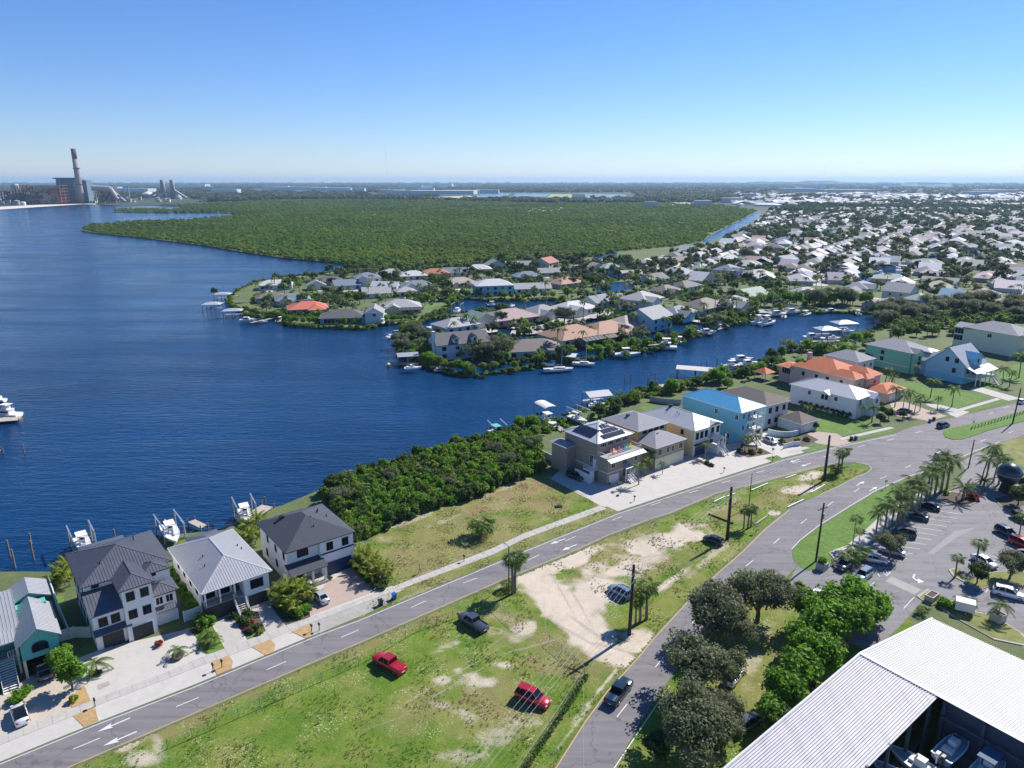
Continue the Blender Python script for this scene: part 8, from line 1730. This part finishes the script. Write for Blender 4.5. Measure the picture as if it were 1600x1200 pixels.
# house front planting
P(ROUND, (113,1078), 'round bright green tree by the teal house drive', 1.05, None, 'tree'); P(ROUND, (98,1052), 'second round green tree behind it by the teal house', .85, None, 'tree'); P(COCOS, (153,1052), 'young palm in a ring bed on the white drive', .85); P(BUSH, (153,1054), 'dark shrubs round the foot of the young palm', .7, None, 'shrub')
P(BUSHB, (32,1093), 'round green shrub behind the white saloon', 1.1, None, 'shrub'); P(BUSHB, (24,1098), 'lower green shrub behind the white saloon', 1.0, None, 'shrub'); P(BUSHB, (43,1084), 'green shrub at the foot of the white stairs', .9, None, 'shrub'); P(BUSHY, (116,1095), 'rusty yellow shrub on the mulch bed by the teal house', .9, None, 'shrub'); P(BUSHR, (250,1008), 'red leaved shrub beside the white garage door', 1.1, None, 'shrub')
P(COCOS, (279,1026), 'bushy palm in a round pot on the white drive', .6); t = tag(MB().lathe([(.6,0),(.9,.6),(.85,.62),(.7,.5)], 14).build('plant_pot', wood), 'round brown pot on the white drive', 'pot'); t.location = G(279,1028)
for px, s, k, lb in [((318,975),1.6,BUSHB,'bright shrub left of the light roofed house porch'),((327,972),1.3,BUSHB,'second bright shrub left of the porch'),((308,985),1.1,BUSH,'dark shrub by the low white fence'),((364,965),.9,BUSH,'small shrub left of the front stairs'),((388,962),1.2,BUSH,'shrub right of the front stairs'),((382,975),1.2,BUSH,'shrub in the centre bed before the light roofed house'),((392,975),1.0,BUSHR,'reddish shrub in the centre bed'),((400,985),1.1,BUSH,'shrub low in the centre bed'),((385,987),.8,BUSHR,'flowering shrub low in the centre bed'),((407,990),.7,BUSHY,'pale shrub at the corner of the centre bed'),((432,935),1.5,BUSHB,'round shrub right of the brown garage door'),((440,950),1.3,BUSH,'dark shrub between the two drives'),((455,962),1.3,BUSH,'dark shrub in front between the two drives'),((470,962),1.2,BUSHB,'bright shrub near the silver saloon'),((480,957),1.1,BUSHB,'bright shrub behind the silver saloon'),((515,905),.6,BUSH,'little shrub by the navy garage')]: P(k, px, lb, s, None, 'shrub')
for px, s, lb in [((326,1000),.6,'palm in the green bed before the light roofed house, upper'),((333,1008),.55,'palm in the green bed before the light roofed house, lower'),((322,1010),.5,'palm in the green bed before the light roofed house, left')]: P(COCOS, px, lb, s)
for px, s, lb in [((452,938),1.15,'yellow green areca palm nearest the dark roofed house'),((463,945),1.2,'yellow green areca palm in the middle of the drive clump'),((470,935),1.05,'yellow green areca palm at the right of the drive clump'),((458,955),.9,'yellow green areca palm low in the drive clump'),((572,885),1.05,'yellow green areca palm at the vacant lot edge, upper'),((582,898),1.0,'yellow green areca palm at the vacant lot edge, second'),((592,908),1.0,'yellow green areca palm at the vacant lot edge, lower'),((564,876),.9,'yellow green areca palm beside the navy garage corner')]: P(ARECA, px, lb, s)
for i, px in enumerate([(560,893),(570,900),(580,908),(590,914),(598,918)]): P(BUSH, px, ['rearmost','second rear','middle','second front','frontmost'][i]+' dark hedge shrub under the arecas at the vacant lot edge', 1.2, None, 'shrub', 'hedge shrubs at the vacant lot edge')
for px, s, lb in [((395,835),1.3,'tall bright palm between the two houses by the water'),((100,900),1.0,'palm behind the teal house by the water'),((105,912),1.0,'second palm behind the teal house'),((392,850),1.0,'palm low between the light and dark roofed houses')]: P(ARECA, px, lb, s)
for i, px in enumerate([(280,910),(288,925),(296,940),(275,900),(303,952)]): P(BUSHB, px, ['second rear','middle','second front','rearmost','frontmost'][i]+' green shrub in the strip between the tall and light roofed houses', 1.5, None, 'shrub', 'shrubs in the strip between two houses')
for px, s, k, lb in [((998,757),.75,COCO,'palm in front of the taupe house'),((1012,742),.6,COCO,'palm between the taupe and ochre houses'),((1016,735),.7,COCO,'second palm between the taupe and ochre houses'),((1101,717),.62,COCO,'palm in the narrow bed before the white roofed house'),((1035,741),.45,COCO,'tiny palm in front of the ochre garages'),((1163,706),.55,COCO,'palm left in the bed of the blue house'),((1170,703),.6,COCO,'palm middle in the bed of the blue house'),((1182,703),.6,COCO,'palm right in the bed of the blue house'),((967,766),.3,COCO,'small palm by the red cart at the taupe house')]: P(k, px, lb, s)
for px, s, k, lb in [((1105,724),.8,BUSH,'shrub in the narrow diagonal bed'),((1112,728),.7,BUSH,'lower shrub in the narrow diagonal bed'),((950,757),.6,BUSHB,'shrub at the taupe house corner'),((1155,706),.9,BUSH,'shrub left in the bed of the blue house'),((1175,709),1.0,BUSH,'shrub low in the bed of the blue house'),((1188,707),.9,BUSHY,'shrub right in the bed of the blue house'),((1232,695),1.0,BUSHR,'reddish shrub in the bed by the curved wall'),((1245,690),1.1,BUSHY,'yellow shrub in the bed by the curved wall'),((1260,688),1.0,BUSH,'shrub at the right of the bed by the curved wall'),((1222,693),1.2,BUSH,'dark shrub in the bed by the curved wall'),((965,775),.5,BUSHR,'red thing like shrub by the taupe house post')]: P(k, px, lb, s, None, 'shrub')
P(DARKT, (1232,668), 'dark tree before the lavender white house', .6, None, 'tree'); P(DARKT, (1222,655), 'bushy tree behind the curved wall', .6, None, 'tree'); P(DARKT, (1274,672), 'small domed tree on the lawn', .42, None, 'tree')
# palms on the right hand lawns
for px, s, k, lb in [((1453,622),.95,COCO,'leaning coconut palm in the middle of the lawn'),((1487,636),.98,COCO,'coconut palm at the lower lawn edge'),((1464,641),.65,COCO,'shorter palm left of the drive'),((1362,660),.75,ROYAL,'bright palm at the front of the white long house'),((1346,655),.6,ROYAL,'palm at the left of the white long house front'),((1398,636),.95,COCO,'palm over the orange garage, left'),((1410,642),.8,COCO,'palm over the orange garage, second'),((1420,640),.9,COCO,'palm over the orange garage, third'),((1428,648),.8,COCO,'palm over the orange garage, fourth'),((1437,642),.75,COCO,'palm over the orange garage, fifth'),((1393,600),.9,DATE,'dense palm between the orange and green houses'),((1383,598),.8,COCO,'palm beside the dense one'),((1428,590),.7,COCO,'palm before the green house'),((1488,592),.9,DATE,'broad palm before the pale blue house'),((1480,590),.7,COCO,'palm left before the pale blue house'),((1566,600),.9,COCO,'palm right of the pale blue house stairs'),((1577,604),.85,COCO,'second palm right of the pale blue house stairs'),((1592,590),1.3,COCO,'tall palm at the right edge by the lemon house'),((1585,548),.8,COCO,'palm before the lemon house'),((1574,550),.7,COCO,'second palm before the lemon house'),((1262,648),.75,DATE,'palm left of the hedge side of the white house'),((1321,536),.9,DATE,'palm by the basin above the seafoam house'),((1252,556),.7,COCO,'palm by the orange pavilion')]: P(k, px, lb, s)
for px, s, lb in [((1375,662),.6,'dark shrubby tree beside the white long house'),((1388,655),.6,'dark tree in the palm bed'),((1410,655),.5,'low dark tree in the palm bed'),((1355,570),.8,'tree by the basin behind the orange house'),((1378,648),.5,'dark tree under the palms of the orange house')]: P(DARKT, px, lb, s, None, 'tree')
# ---- mangrove thicket on the near shore: distinct crowns plus uncountable undergrowth
thick = [(502,772),(560,745),(620,728),(700,703),(760,690),(800,676),(838,690),(850,735),(795,756),(747,777),(709,789),(677,794),(640,810),(611,823),(579,842),(545,852),(530,815)]
thW = [(G(*p).x, G(*p).y) for p in thick]
nr = np.random.RandomState(21)
def pts_in(polyW, step, jit=.45):
    x0 = min(p[0] for p in polyW); x1 = max(p[0] for p in polyW); y0 = min(p[1] for p in polyW); y1 = max(p[1] for p in polyW); out = []
    y = y0
    while y < y1:
        x = x0
        while x < x1:
            a, b = x+nr.uniform(-jit, jit)*step, y+nr.uniform(-jit, jit)*step
            if inpoly(a, b, polyW): out.append((a, b))
            x += step
        y += step
    return out
ug = [proto('bush_a', bush_mesh(31, 1.1, 1.5, leaf_mangrove, 12, 55, .22, .6)), proto('bush_b', bush_mesh(32, 1.0, 1.6, leaf_dark, 12, 55, .2, .55)), proto('bush_c', bush_mesh(33, 1.1, 1.4, leaf_bright, 12, 55, .2, .6))]
pp = pts_in(thW, 1.35); scatter('mangrove_undergrowth', [(x, y, GZ-.2) for x, y in pp], [(lambda s: (s, s, s*nr.uniform(.9, 1.6)))(nr.uniform(.8, 1.4)) for _ in pp], ug, 'dense mangrove undergrowth along the near shore left of the vacant lot', 'thicket', 3)
def label_spot(sx, sy): return ('at the far left' if sx < 560 else 'left of centre' if sx < 620 else 'in the middle' if sx < 680 else 'right of centre' if sx < 740 else 'towards the right' if sx < 790 else 'at the far right')+(' of the water side' if sy < 760-(sx-600)*.25 else ' of the lot side')
for x, y in pts_in(thW, 5.6):
    sx, sy = S(x, y); k = nr.randint(0, 6)
    if k == 5: OAK2((x, y, GZ-.3), nr.uniform(0, 6), nr.uniform(.45, .7), 'grey green loose crown in the shore thicket '+label_spot(sx, sy), 'crowns of the near shore thicket', 'tree')
    elif k == 4: SABAL((x, y, GZ), nr.uniform(0, 6), nr.uniform(.7, .95), 'cabbage palm rising from the shore thicket '+label_spot(sx, sy), 'palms in the shore thicket', 'palm')
    else: (MANG, FICUS, MANG, DARKT)[k]((x, y, GZ-.3), nr.uniform(0, 6), nr.uniform(.42, .72)*(1.0 if k != 1 else .85), ['rounded mangrove crown','bright leaved crown','rounded mangrove crown','dark crown'][k]+' in the shore thicket '+label_spot(sx, sy), 'crowns of the near shore thicket', 'tree')
P(DARKT, (519,770), 'greyish bush at the left water edge of the thicket', .8, None, 'tree')
# ---- trees along shores and gardens (mid distance)
BT = [proto('bt%d' % i, None) for i in range(0)]
def shore_line_trees(px, step, kinds, label, group, smin=.5, smax=.8, jit=2.0, off_=0, z=GZ):
    line = resample([Vector((G(*p).x, G(*p).y, 0)) for p in px], step)
    line = sorted(line, key=lambda p: S(p.x, p.y)[0]); O_ = 'leftmost second third fourth fifth sixth seventh eighth ninth tenth eleventh twelfth'.split()
    for i, p in enumerate(line):
        k = kinds[nr.randint(0, len(kinds))]; j = len(line)-1-i
        pos = O_[i]+(' from the left' if i else ' one') if i < 12 else (O_[j]+' from the right' if j else 'rightmost one') if j < 12 else 'near the middle of the line'
        if j == 0: pos = 'rightmost one'
        k((p.x+nr.uniform(-jit, jit), p.y+off_+nr.uniform(-jit, jit), z-.4), nr.uniform(0, 6), nr.uniform(smin, smax), short(label, 15-len(pos.split()))+', '+pos, group, 'tree')
shore_line_trees([(800,668),(845,668),(822,685)], 3.0, [MANG, FICUS, DARKT], 'shrubby tree of the clump between the two boat lifts', 'trees between the near boat lifts', .5, .7, 1.5)
shore_line_trees([(940,650),(965,640),(985,630),(1000,625)], 3.2, [DARKT, FICUS, MANG, SABAL], 'tree by the boat shelter behind the ochre house', 'trees behind the ochre house', .6, .95, 2)
shore_line_trees([(1005,618),(1040,612),(1060,606)], 3.2, [FICUS, MANG, DARKT], 'tree left of the sky blue house by the water', 'trees left of the sky blue house', .55, .8, 2); shore_line_trees([(1070,610),(1085,603),(1110,598),(1135,594),(1128,605)], 3.2, [FICUS, MANG, DARKT], 'tree behind the sky blue house by the water', 'trees behind the sky blue house', .6, .9, 2)
shore_line_trees([(1155,588),(1180,580),(1205,572),(1225,582),(1240,575),(1215,590)], 3.5, [MANG, DARKT, FICUS], 'tree round the orange pavilion', 'trees round the orange pavilion', .5, .8, 2.5); shore_line_trees([(1205,562),(1240,552),(1270,548),(1300,556),(1330,548),(1350,540)], 4, [FICUS, MANG, DARKT, ROYAL], 'tree on the near bank of the basin', 'trees on the near bank of the basin', .6, .95, 3)
shore_line_trees([(1365,530),(1400,527),(1440,528),(1470,525),(1500,520)], 5, [DARKT, COCO, MANG], 'tree behind the seafoam house', 'trees behind the seafoam house', .8, 1.1, 4)
for row_, (a_, lb_) in enumerate([([(1385,512),(1420,506),(1460,503),(1500,500),(1550,497),(1620,498)], 'front'), ([(1385,500),(1430,496),(1480,492),(1540,490),(1620,490)], 'middle'), ([(1360,494),(1420,487),(1480,483),(1560,481),(1620,482)], 'back')]): shore_line_trees(a_, 8, [OAK2, DARKT, OAK2, OAK2], f'grey green tree in the {lb_} of the grove right of the basin', 'grove trees right of the basin', 1.0, 1.5, 4)
shore_line_trees([(1390,520),(1430,512),(1480,510)], 7, [COCO, SABAL], 'palm before the grove right of the basin', 'palms before the grove', .9, 1.2, 5)
# peninsula shores
shore_line_trees([(640,520),(632,545),(650,560),(665,548),(650,530)], 4, [DARKT, OAK2, MANG], 'dark tree covering the point left of the dormered house', 'trees on the wooded point', .8, 1.2, 3); shore_line_trees([(665,566),(700,576),(740,584)], 2.6, [MANG, FICUS], 'low mangrove at the foot of the dormered house', 'mangroves under the dormered house', .6, .85, 1.2); shore_line_trees([(740,580),(800,574),(880,564)], 3.2, [MANG, DARKT], 'mangrove on the bank in front of the brown roofed house', 'mangroves by the brown roofed house', .5, .8, 1.5)
shore_line_trees([(765,560),(790,562),(775,550)], 4, [OAK2, DARKT], 'big dark tree right of the dormered house', 'big trees right of the dormered house', 1.0, 1.3, 2); shore_line_trees([(925,556),(960,547),(1000,537),(1060,531),(1085,523)], 4, [FICUS, MANG], 'bright shrubby tree on the bank below the terracotta houses', 'bank trees below the terracotta houses', .5, .8, 2); shore_line_trees([(1085,522),(1110,510),(1140,502),(1170,494)], 5, [DARKT, MANG, COCO], 'tree on the bank left of the catamaran', 'bank trees left of the catamaran', .7, 1.0, 3)
shore_line_trees([(445,502),(470,505),(500,505),(530,507),(560,506)], 3, [FICUS, MANG], 'low mangrove before the coral roofed house', 'mangroves before the coral roofed house', .5, .7, 1.2); shore_line_trees([(385,488),(410,492),(440,497)], 3, [MANG, FICUS], 'mangrove at the western tip bank', 'mangroves at the western tip', .45, .6, 1); shore_line_trees([(585,502),(620,501),(660,498),(695,488)], 2.8, [FICUS, MANG], 'clipped green hedge tree round the yellow house point', 'hedge trees round the yellow house point', .4, .55, .8)
shore_line_trees([(700,478),(720,462),(745,463),(780,466),(820,467),(865,464)], 4, [MANG, FICUS, DARKT], 'shrubby tree on the middle canal bank', 'middle canal bank trees', .5, .8, 2); shore_line_trees([(1150,480),(1200,478),(1250,476),(1300,478),(1350,478)], 6, [DARKT, FICUS, COCO], 'tree on the far bank of the basin', 'far bank basin trees', .8, 1.3, 4); shore_line_trees([(1270,478),(1290,475),(1310,478),(1330,474)], 6, [OAK2, DARKT], 'massive dark tree at the head of the basin', 'massive trees at the basin head', 1.3, 1.7, 4)
for px, s, lb in [((882,505),1.1,'solitary round oak in the middle of the peninsula'),((750,508),.6,'conical tree in front of the dormered house yard'),((335,462),.9,'bare grey tree at the western tip'),((1165,408),1.6,'umbrella shaped tree by the inner canal'),((1315,478),1.4,'dark tree left of the hidden lawn')]: P(OAK if s > 1 else DARKT, px, lb, s, None, 'tree')
# garden trees and palms between peninsula houses
PEN = [(380,480),(430,440),(560,418),(640,418),(860,405),(930,410),(1000,420),(1060,425),(1200,440),(1300,455),(1350,482),(1240,485),(1180,500),(1060,540),(930,568),(800,575),(680,560),(650,530),(690,500),(860,482),(870,462),(730,458),(700,475),(600,498),(450,498)]
PENW = [(G(*p).x, G(*p).y) for p in PEN]
HP = [Vector((q[0], q[1], 0)) for q in HAND]
STW = [[(G(*p).x, G(*p).y) for p in c] for c in (crop(600,380,3.81)([(960,480),(1010,455),(1150,420),(1330,400),(1420,400),(1300,440),(1180,460),(1050,490),(900,540),(750,545),(760,520)]), [(725,463),(870,463),(880,478),(705,488)], crop(300,380,3.81)([(790,285),(900,300),(1000,285),(1010,270),(880,262),(800,258),(720,262)]))]
cnt = 0
FARP = far_palm_mesh(); FARP2 = far_palm_mesh(5, 9)
def far_tree_mesh(seed, mat, rx=3.3, rz=3.0, n=26, per=26, leaf=.5): 
    r_ = np.random.RandomState(seed); mb = MB(); leaf_cards(r_, crown_clumps(r_, n, rx, rx, rz, rz+.6, 1.1), per, leaf, mb, .8); mb.tube((0,0,-.2),(0,0,rz), .25, .15, 6, 1); return mb.mesh('garden_tree', [mat, bark])
FT = [far_tree_mesh(51, leaf_dark), far_tree_mesh(52, leaf_oak, 4.2, 3.0), far_tree_mesh(53, leaf_mangrove, 2.6, 2.6), far_tree_mesh(54, leaf_bright, 2.2, 1.8, 18)]
def zone(sx, sy): q = min(K_, key=lambda k: (k[0][0]-sx)**2+4*(k[0][1]-sy)**2); return short(q[8], 8)
overflow = []
for x, y in sorted(pts_in(PENW, 12.0), key=lambda q: math.hypot(*q)):
    if in_any(x, y, STW) or in_any(x, y, canW): continue
    d = min((x-q.x)**2+(y-q.y)**2 for q in HP)
    if d < 8.5**2: continue
    if cnt > 330: overflow.append((0, x, y)); continue
    sx, sy = S(x, y); pal = nr.rand() < .3; cnt += 1
    me = (FARP, FARP2)[nr.randint(2)] if pal else FT[nr.randint(4)]
    o = link('garden_palm' if pal else 'garden_tree', me, None, (x, y, GZ), nr.uniform(0, 6), nr.uniform(.7, 1.25)); kd = 'garden palm' if pal else 'garden tree'; lb = f'{["small","mid sized","tall"][min(2, int((o.scale[0]-.7)/.19))]} {kd} by the {zone(sx, sy)}'; tag(o, lb, 'palm' if pal else 'tree', lb+' group')
# low garden shrubbery and overhanging bank growth: uncountable
pp = [(x, y) for x, y in pts_in(PENW, 3.0) if not in_any(x, y, STW) and not in_any(x, y, canW) and min((x-q.x)**2+(y-q.y)**2 for q in HP) > 9.5**2 and math.sin(x*.11+1)+math.sin(y*.09)+nr.normal(0, .6) > .75]
scatter('garden_shrubbery', [(x, y, GZ-.2) for x, y in pp], [(lambda s: (s, s, s*.8))(nr.uniform(.7, 1.5)) for _ in pp], ug, 'low garden shrubbery filling the peninsula plots', 'shrubs', 11)
bank = []
i0 = shore_px.index((800,668)); i1 = shore_px.index((562,413))
for a, b in zip(shore_px[i0:i1], shore_px[i0+1:i1+1]):
    A, B = G(*a), G(*b); n = max(1, int((B-A).length/.9))
    for i in range(n): q = A.lerp(B, (i+nr.rand())/n); bank.append((q.x+nr.normal(0, .9), q.y+nr.normal(0, .9), .1+nr.rand()*.6))
scatter('bank_mangroves', bank, [(lambda s: (s, s, s*nr.uniform(.6, 1.0)))(nr.uniform(.5, 1.15)) for _ in bank], ug, 'low mangrove growth overhanging the canal banks', 'mangroves', 12)
nb = [(800,670),(870,662),(940,640),(1000,615),(1110,592),(1200,563),(1290,543),(1370,518),(1390,515),(1400,530),(1340,548),(1280,556),(1220,590),(1200,602),(1130,600),(1060,612),(1010,625),(960,650),(890,668),(830,684)]
nbW = [(G(*p).x, G(*p).y) for p in nb]; pp = [q for q in pts_in(nbW, 1.9) if math.sin(q[0]*.25)+math.sin(q[1]*.2)+nr.normal(0, .5) > .1+.006*(q[0]-20)]
scatter('near_bank_shrubs', [(x, y, GZ-.2) for x, y in pp], [(lambda s: (s, s, s*nr.uniform(.6, 1.1)))(nr.uniform(.6, 1.2)) for _ in pp], ug, 'green shrub growth behind the houses on the near bank', 'shrubs', 13)
gv = [(G(*p).x, G(*p).y) for p in [(1385,512),(1380,492),(1420,482),(1640,476),(1680,500),(1600,505),(1500,512),(1420,520)]]; pp = pts_in(gv, 4.2)
scatter('grove_understorey', [(x, y, GZ-.2) for x, y in pp], [(lambda s: (s, s, s))(nr.uniform(1.6, 2.8)) for _ in pp], ug[:2], 'grey green understorey of the grove right of the basin', 'shrubs', 14)
# suburb trees: nearest as things, others scattered mass
SPL = []
for x, y in pts_in(SUBW, 12.0):
    if math.sin(x*.03+y*.011)+math.sin(y*.017-x*.008)+nr.normal(0, .6) < -.95: continue
    if in_any(x, y, canW): continue
    SPL.append((math.hypot(x, y), x, y))
SPL.sort(); hx = np.array([(q[1], q[2]) for q in spots]+[q for q in HAND]); keep = []
for d, x, y in SPL:
    m_ = ((hx[:, 0]-x)**2+(hx[:, 1]-y)**2).min()
    if m_ > 7.5**2: keep.append((d, x, y))
for d, x, y in keep[:80]:
    pal = nr.rand() < .22; sx, sy = S(x, y); me = (FARP, FARP2)[nr.randint(2)] if pal else FT[nr.randint(3)]; o = link('garden_palm' if pal else 'garden_tree', me, None, (x, y, GZ), nr.uniform(0, 6), nr.uniform(.6, 1.2)); lb = ('palm' if pal else 'leafy tree')+' between the roofs '+where(sx, sy); tag(o, lb, 'palm' if pal else 'tree', lb+' group')
rp = keep[80:]+overflow
farp = [proto('f%d' % i, m) for i, m in enumerate([far_tree_mesh(61, leaf_far, 3.6, 3.0, 22, 16, .75), far_tree_mesh(62, leaf_oak, 4.2, 3.2, 22, 16, .75), far_tree_mesh(63, leaf_dark, 3.4, 3.4, 22, 16, .7)])]
scatter('suburb_trees', [(x, y, GZ) for d, x, y in rp], [(lambda s: (s, s, s))(nr.uniform(.45, 1.05)*(1+d/5500)*(1.35 if math.sin(x*.021)+math.sin(y*.013+x*.007) > .7 else 1)) for d, x, y in rp], farp, 'mass of trees among the distant suburban roofs', 'trees', 4)
# ---- mangrove preserve and wooded plain: canopy mass
PRES = [(562,413),(530,411),(500,408),(440,402),(370,392),(330,385),(270,377),(200,369),(150,364),(128,360),(137,353),(170,349.5),(240,345.5),(300,343.5),(345,339.5),(376,334.5),(340,332),(250,332.5),(178,331),(180,328.5),(210,326.5),(300,327.5),(277,322.5),(245,321),(330,318),(430,313),(560,312),(700,314),(850,318),(1000,318),(1120,320),(1183,329),(1168,338),(1138,352),(1108,367),(1095,377),(1060,384),(1000,390),(962,394),(925,402),(880,402),(820,412),(740,416),(680,422),(620,424),(590,424),(563,419)]
PW = np.array([(G(*p).x, G(*p).y) for p in PRES])
def inpoly_np(X, Y, P):
    c = np.zeros(len(X), bool); j = len(P)-1
    for i in range(len(P)):
        xi, yi = P[i]; xj, yj = P[j]; c ^= ((yi > Y) != (yj > Y)) & (X < (xj-xi)*(Y-yi)/(yj-yi+1e-12)+xi); j = i
    return c
def polar(r0, r1, k, a0=-46, a1=46, mins=3.0):
    X = []; Y = []; r = r0
    while r < r1:
        s = max(mins, r*k); n = int(R(a1-a0)*r/s); th = R(a0)+(np.arange(n)+nr.rand(n))*R(a1-a0)/n; rr_ = r+s*(nr.rand(n)-.5)*1.0; X.append(rr_*np.sin(th)); Y.append(rr_*np.cos(th)); r += s
    return np.concatenate(X), np.concatenate(Y)
X, Y = polar(380, 3200, 1/140.0, mins=3.4); m_ = inpoly_np(X, Y, PW); X, Y = X[m_], Y[m_]; Rr_ = np.hypot(X, Y)
def canopy_mesh(seed, mat, n=12, per=26, leaf=.55): 
    r_ = np.random.RandomState(seed); mb = MB(); leaf_cards(r_, crown_clumps(r_, n, 2.7, 2.7, 2.2, 2.2, 1.1), per, leaf, mb, .8); return mb.mesh('canopy', mat)
cp = [proto('cp0', canopy_mesh(71, leaf_mangrove)), proto('cp1', canopy_mesh(72, leaf_mangrove)), proto('cp2', canopy_mesh(73, leaf_mangrove, 10))]
sc = [( (1+r_/1500)*u, (1+r_/1500)*u, (1+r_/6000)*v) for r_, u, v in zip(Rr_, nr.uniform(.4, 1.1, len(X)), nr.uniform(.5, 1.05, len(X)))]
scatter('mangrove_forest', np.stack([X, Y, np.full(len(X), GZ-.6)], 1), sc, cp, 'vast green mangrove forest between the bay and the suburb', 'forest', 5)
# wooded plain behind
X, Y = polar(1500, 22000, 1/75.0, mins=8); px = 800+FOC*X/(Y*CP-(GZ-CAM_H)*SP); py = 600-FOC*(Y*SP+(GZ-CAM_H)*CP)/(Y*CP-(GZ-CAM_H)*SP)
ok = ~inpoly_np(X, Y, PW); ok &= ~inpoly_np(px, py, [(-100,315),(60,315),(250,309),(330,313),(290,325),(100,340),(-300,345)]); ok &= (py < 316+0*px) | ((px > 380) & (px < 1190) & (py < 322)); ok &= ~inpoly_np(px, py, [(735,301),(990,301),(1000,311),(690,312.5),(655,312)]); ok &= ~inpoly_np(px, py, [(-100,314),(140,314),(160,330),(-100,350)])
ok &= ~inpoly_np(px, py, np.array(SUB)) 
nz = np.sin(X*.0021+1)*np.cos(Y*.0017)+np.sin(X*.0007-Y*.0011); ok &= (nz > -1.15)
ok &= ~((px < 160) & (py > 300)); ok &= ~((px > 1140) & (py > 292) & (nr.rand(len(px)) < .65))
for x_, y_, w_ in ind: ok &= ~((np.abs(px-x_) < w_*.62) & (py > y_-.5) & (py < y_+3.5))
X, Y = X[ok], Y[ok]; Rr_ = np.hypot(X, Y)
fp = [proto('fp0', canopy_mesh(81, leaf_far, 12, 22, .7)), proto('fp1', canopy_mesh(82, leaf_far, 12, 22, .7)), proto('fp2', canopy_mesh(83, leaf_oak, 12, 20, .7))]
sc = [((1+r_/700)*u, (1+r_/700)*u, (1+r_/4500)*v*1.5) for r_, u, v in zip(Rr_, nr.uniform(.8, 1.5, len(X)), nr.uniform(.7, 1.6, len(X)))]
scatter('far_woodland', np.stack([X, Y, np.full(len(X), GZ-.5)], 1), sc, fp, 'blue hazed woodland stretching to the horizon', 'forest', 6)
# far rising ground at the horizon
hl = MB(); 
for i in range(60):
    a0, a1 = R(5+i*.6), R(5+(i+1)*.6); h0, h1 = [40+45*math.exp(-((5+j*.6-22)/4)**2)+12*math.sin(j*.9)+8*math.sin(j*2.3) for j in (i, i+1)]; r0 = 14500
    hl.add([(r0*math.sin(a0), r0*math.cos(a0), 0), (r0*math.sin(a1), r0*math.cos(a1), 0), (r0*1.15*math.sin(a1), r0*1.15*math.cos(a1), h1), (r0*1.15*math.sin(a0), r0*1.15*math.cos(a0), h0), (r0*1.5*math.sin(a1), r0*1.5*math.cos(a1), 0), (r0*1.5*math.sin(a0), r0*1.5*math.cos(a0), 0)], [(0,1,2,3),(3,2,4,5)])
tag(hl.build('hills', leaf_far), kind='structure')
# ---- grass tufts on the lot
tm = MB(); tr_ = random.Random(2)
for i in range(16):
    a = tr_.random()*6.28; d = Vector((math.cos(a), math.sin(a), 0)); b = d*tr_.uniform(0, .15); s_ = Vector((-d.y, d.x, 0))*.035; h = tr_.uniform(.06, .16)
    tm.add([b-s_, b+s_, b+d*h*.6+Vector((0,0,h))], [(0,1,2)])
tuft = proto('tuft', tm.mesh('tuft', leafmat('leaf_grass', (.12,.20,.03), (.21,.27,.06), .05, .15))); tuftd = proto('tuft_dry', tm.mesh('tuft_dry', M('dry_stems', (.30,.27,.12), .9, .3, 1)))
mw = [(G(*p).x, G(*p).y) for p in med]; mx = np.array(mw); Xr = nr.uniform(mx[:,0].min(), mx[:,0].max(), 60000); Yr = nr.uniform(mx[:,1].min(), mx[:,1].max(), 60000); k_ = inpoly_np(Xr, Yr, mx)
dirt = np.array([(G(*p).x, G(*p).y) for p in [(800,905),(860,885),(900,905),(985,965),(1000,1010),(975,1040),(900,1015),(860,1000),(800,1010),(835,960)]]); k_ &= ~inpoly_np(Xr, Yr, dirt); k_ &= (np.sin(Xr*.9)+np.sin(Yr*.7+1)+np.sin(Xr*.31+Yr*.43)+nr.normal(0, .7, len(Xr)) > .55)
Xr, Yr = Xr[k_], Yr[k_]; scatter('grass_tufts', np.stack([Xr, Yr, np.full(len(Xr), GZ)], 1), [(lambda s: (s, s, s))(nr.uniform(.6, 1.3)) for _ in Xr], [tuft, tuft, tuftd], 'rough grass and weed tufts on the open lot', 'grass', 7)
vw = np.array([(G(*p).x, G(*p).y) for p in vac]); Xr = nr.uniform(vw[:,0].min(), vw[:,0].max(), 30000); Yr = nr.uniform(vw[:,1].min(), vw[:,1].max(), 30000); k_ = inpoly_np(Xr, Yr, vw) & (np.sin(Xr*.8)+np.sin(Yr*.9+1)+nr.normal(0, .8, len(Xr)) > .6); Xr, Yr = Xr[k_], Yr[k_]
scatter('lot_grass_tufts', np.stack([Xr, Yr, np.full(len(Xr), GZ)], 1), [(lambda s: (s, s, s*.8))(nr.uniform(.5, 1.1)) for _ in Xr], [tuft, tuftd], 'dry grass tufts on the vacant lot', 'grass', 8)
# ================================================================== HAZE
hm = bpy.data.materials.new('haze'); hm.use_nodes = True; t = hm.node_tree; t.nodes.remove(t.nodes['Principled BSDF'])
pv = nn(t, 'ShaderNodeVolumePrincipled'); pv.inputs['Color'].default_value = (.46,.72,1.0,1); pv.inputs['Density'].default_value = HAZE; pv.inputs['Anisotropy'].default_value = 0.2; t.links.new(pv.outputs[0], t.nodes['Material Output'].inputs['Volume'])
hz = MB().box(-30500, 30500, -400, 30500, -2.0, 200.0).build('haze', hm); hz['kind'] = 'stuff'; hz['label'] = 'thin blue air haze over the whole view'
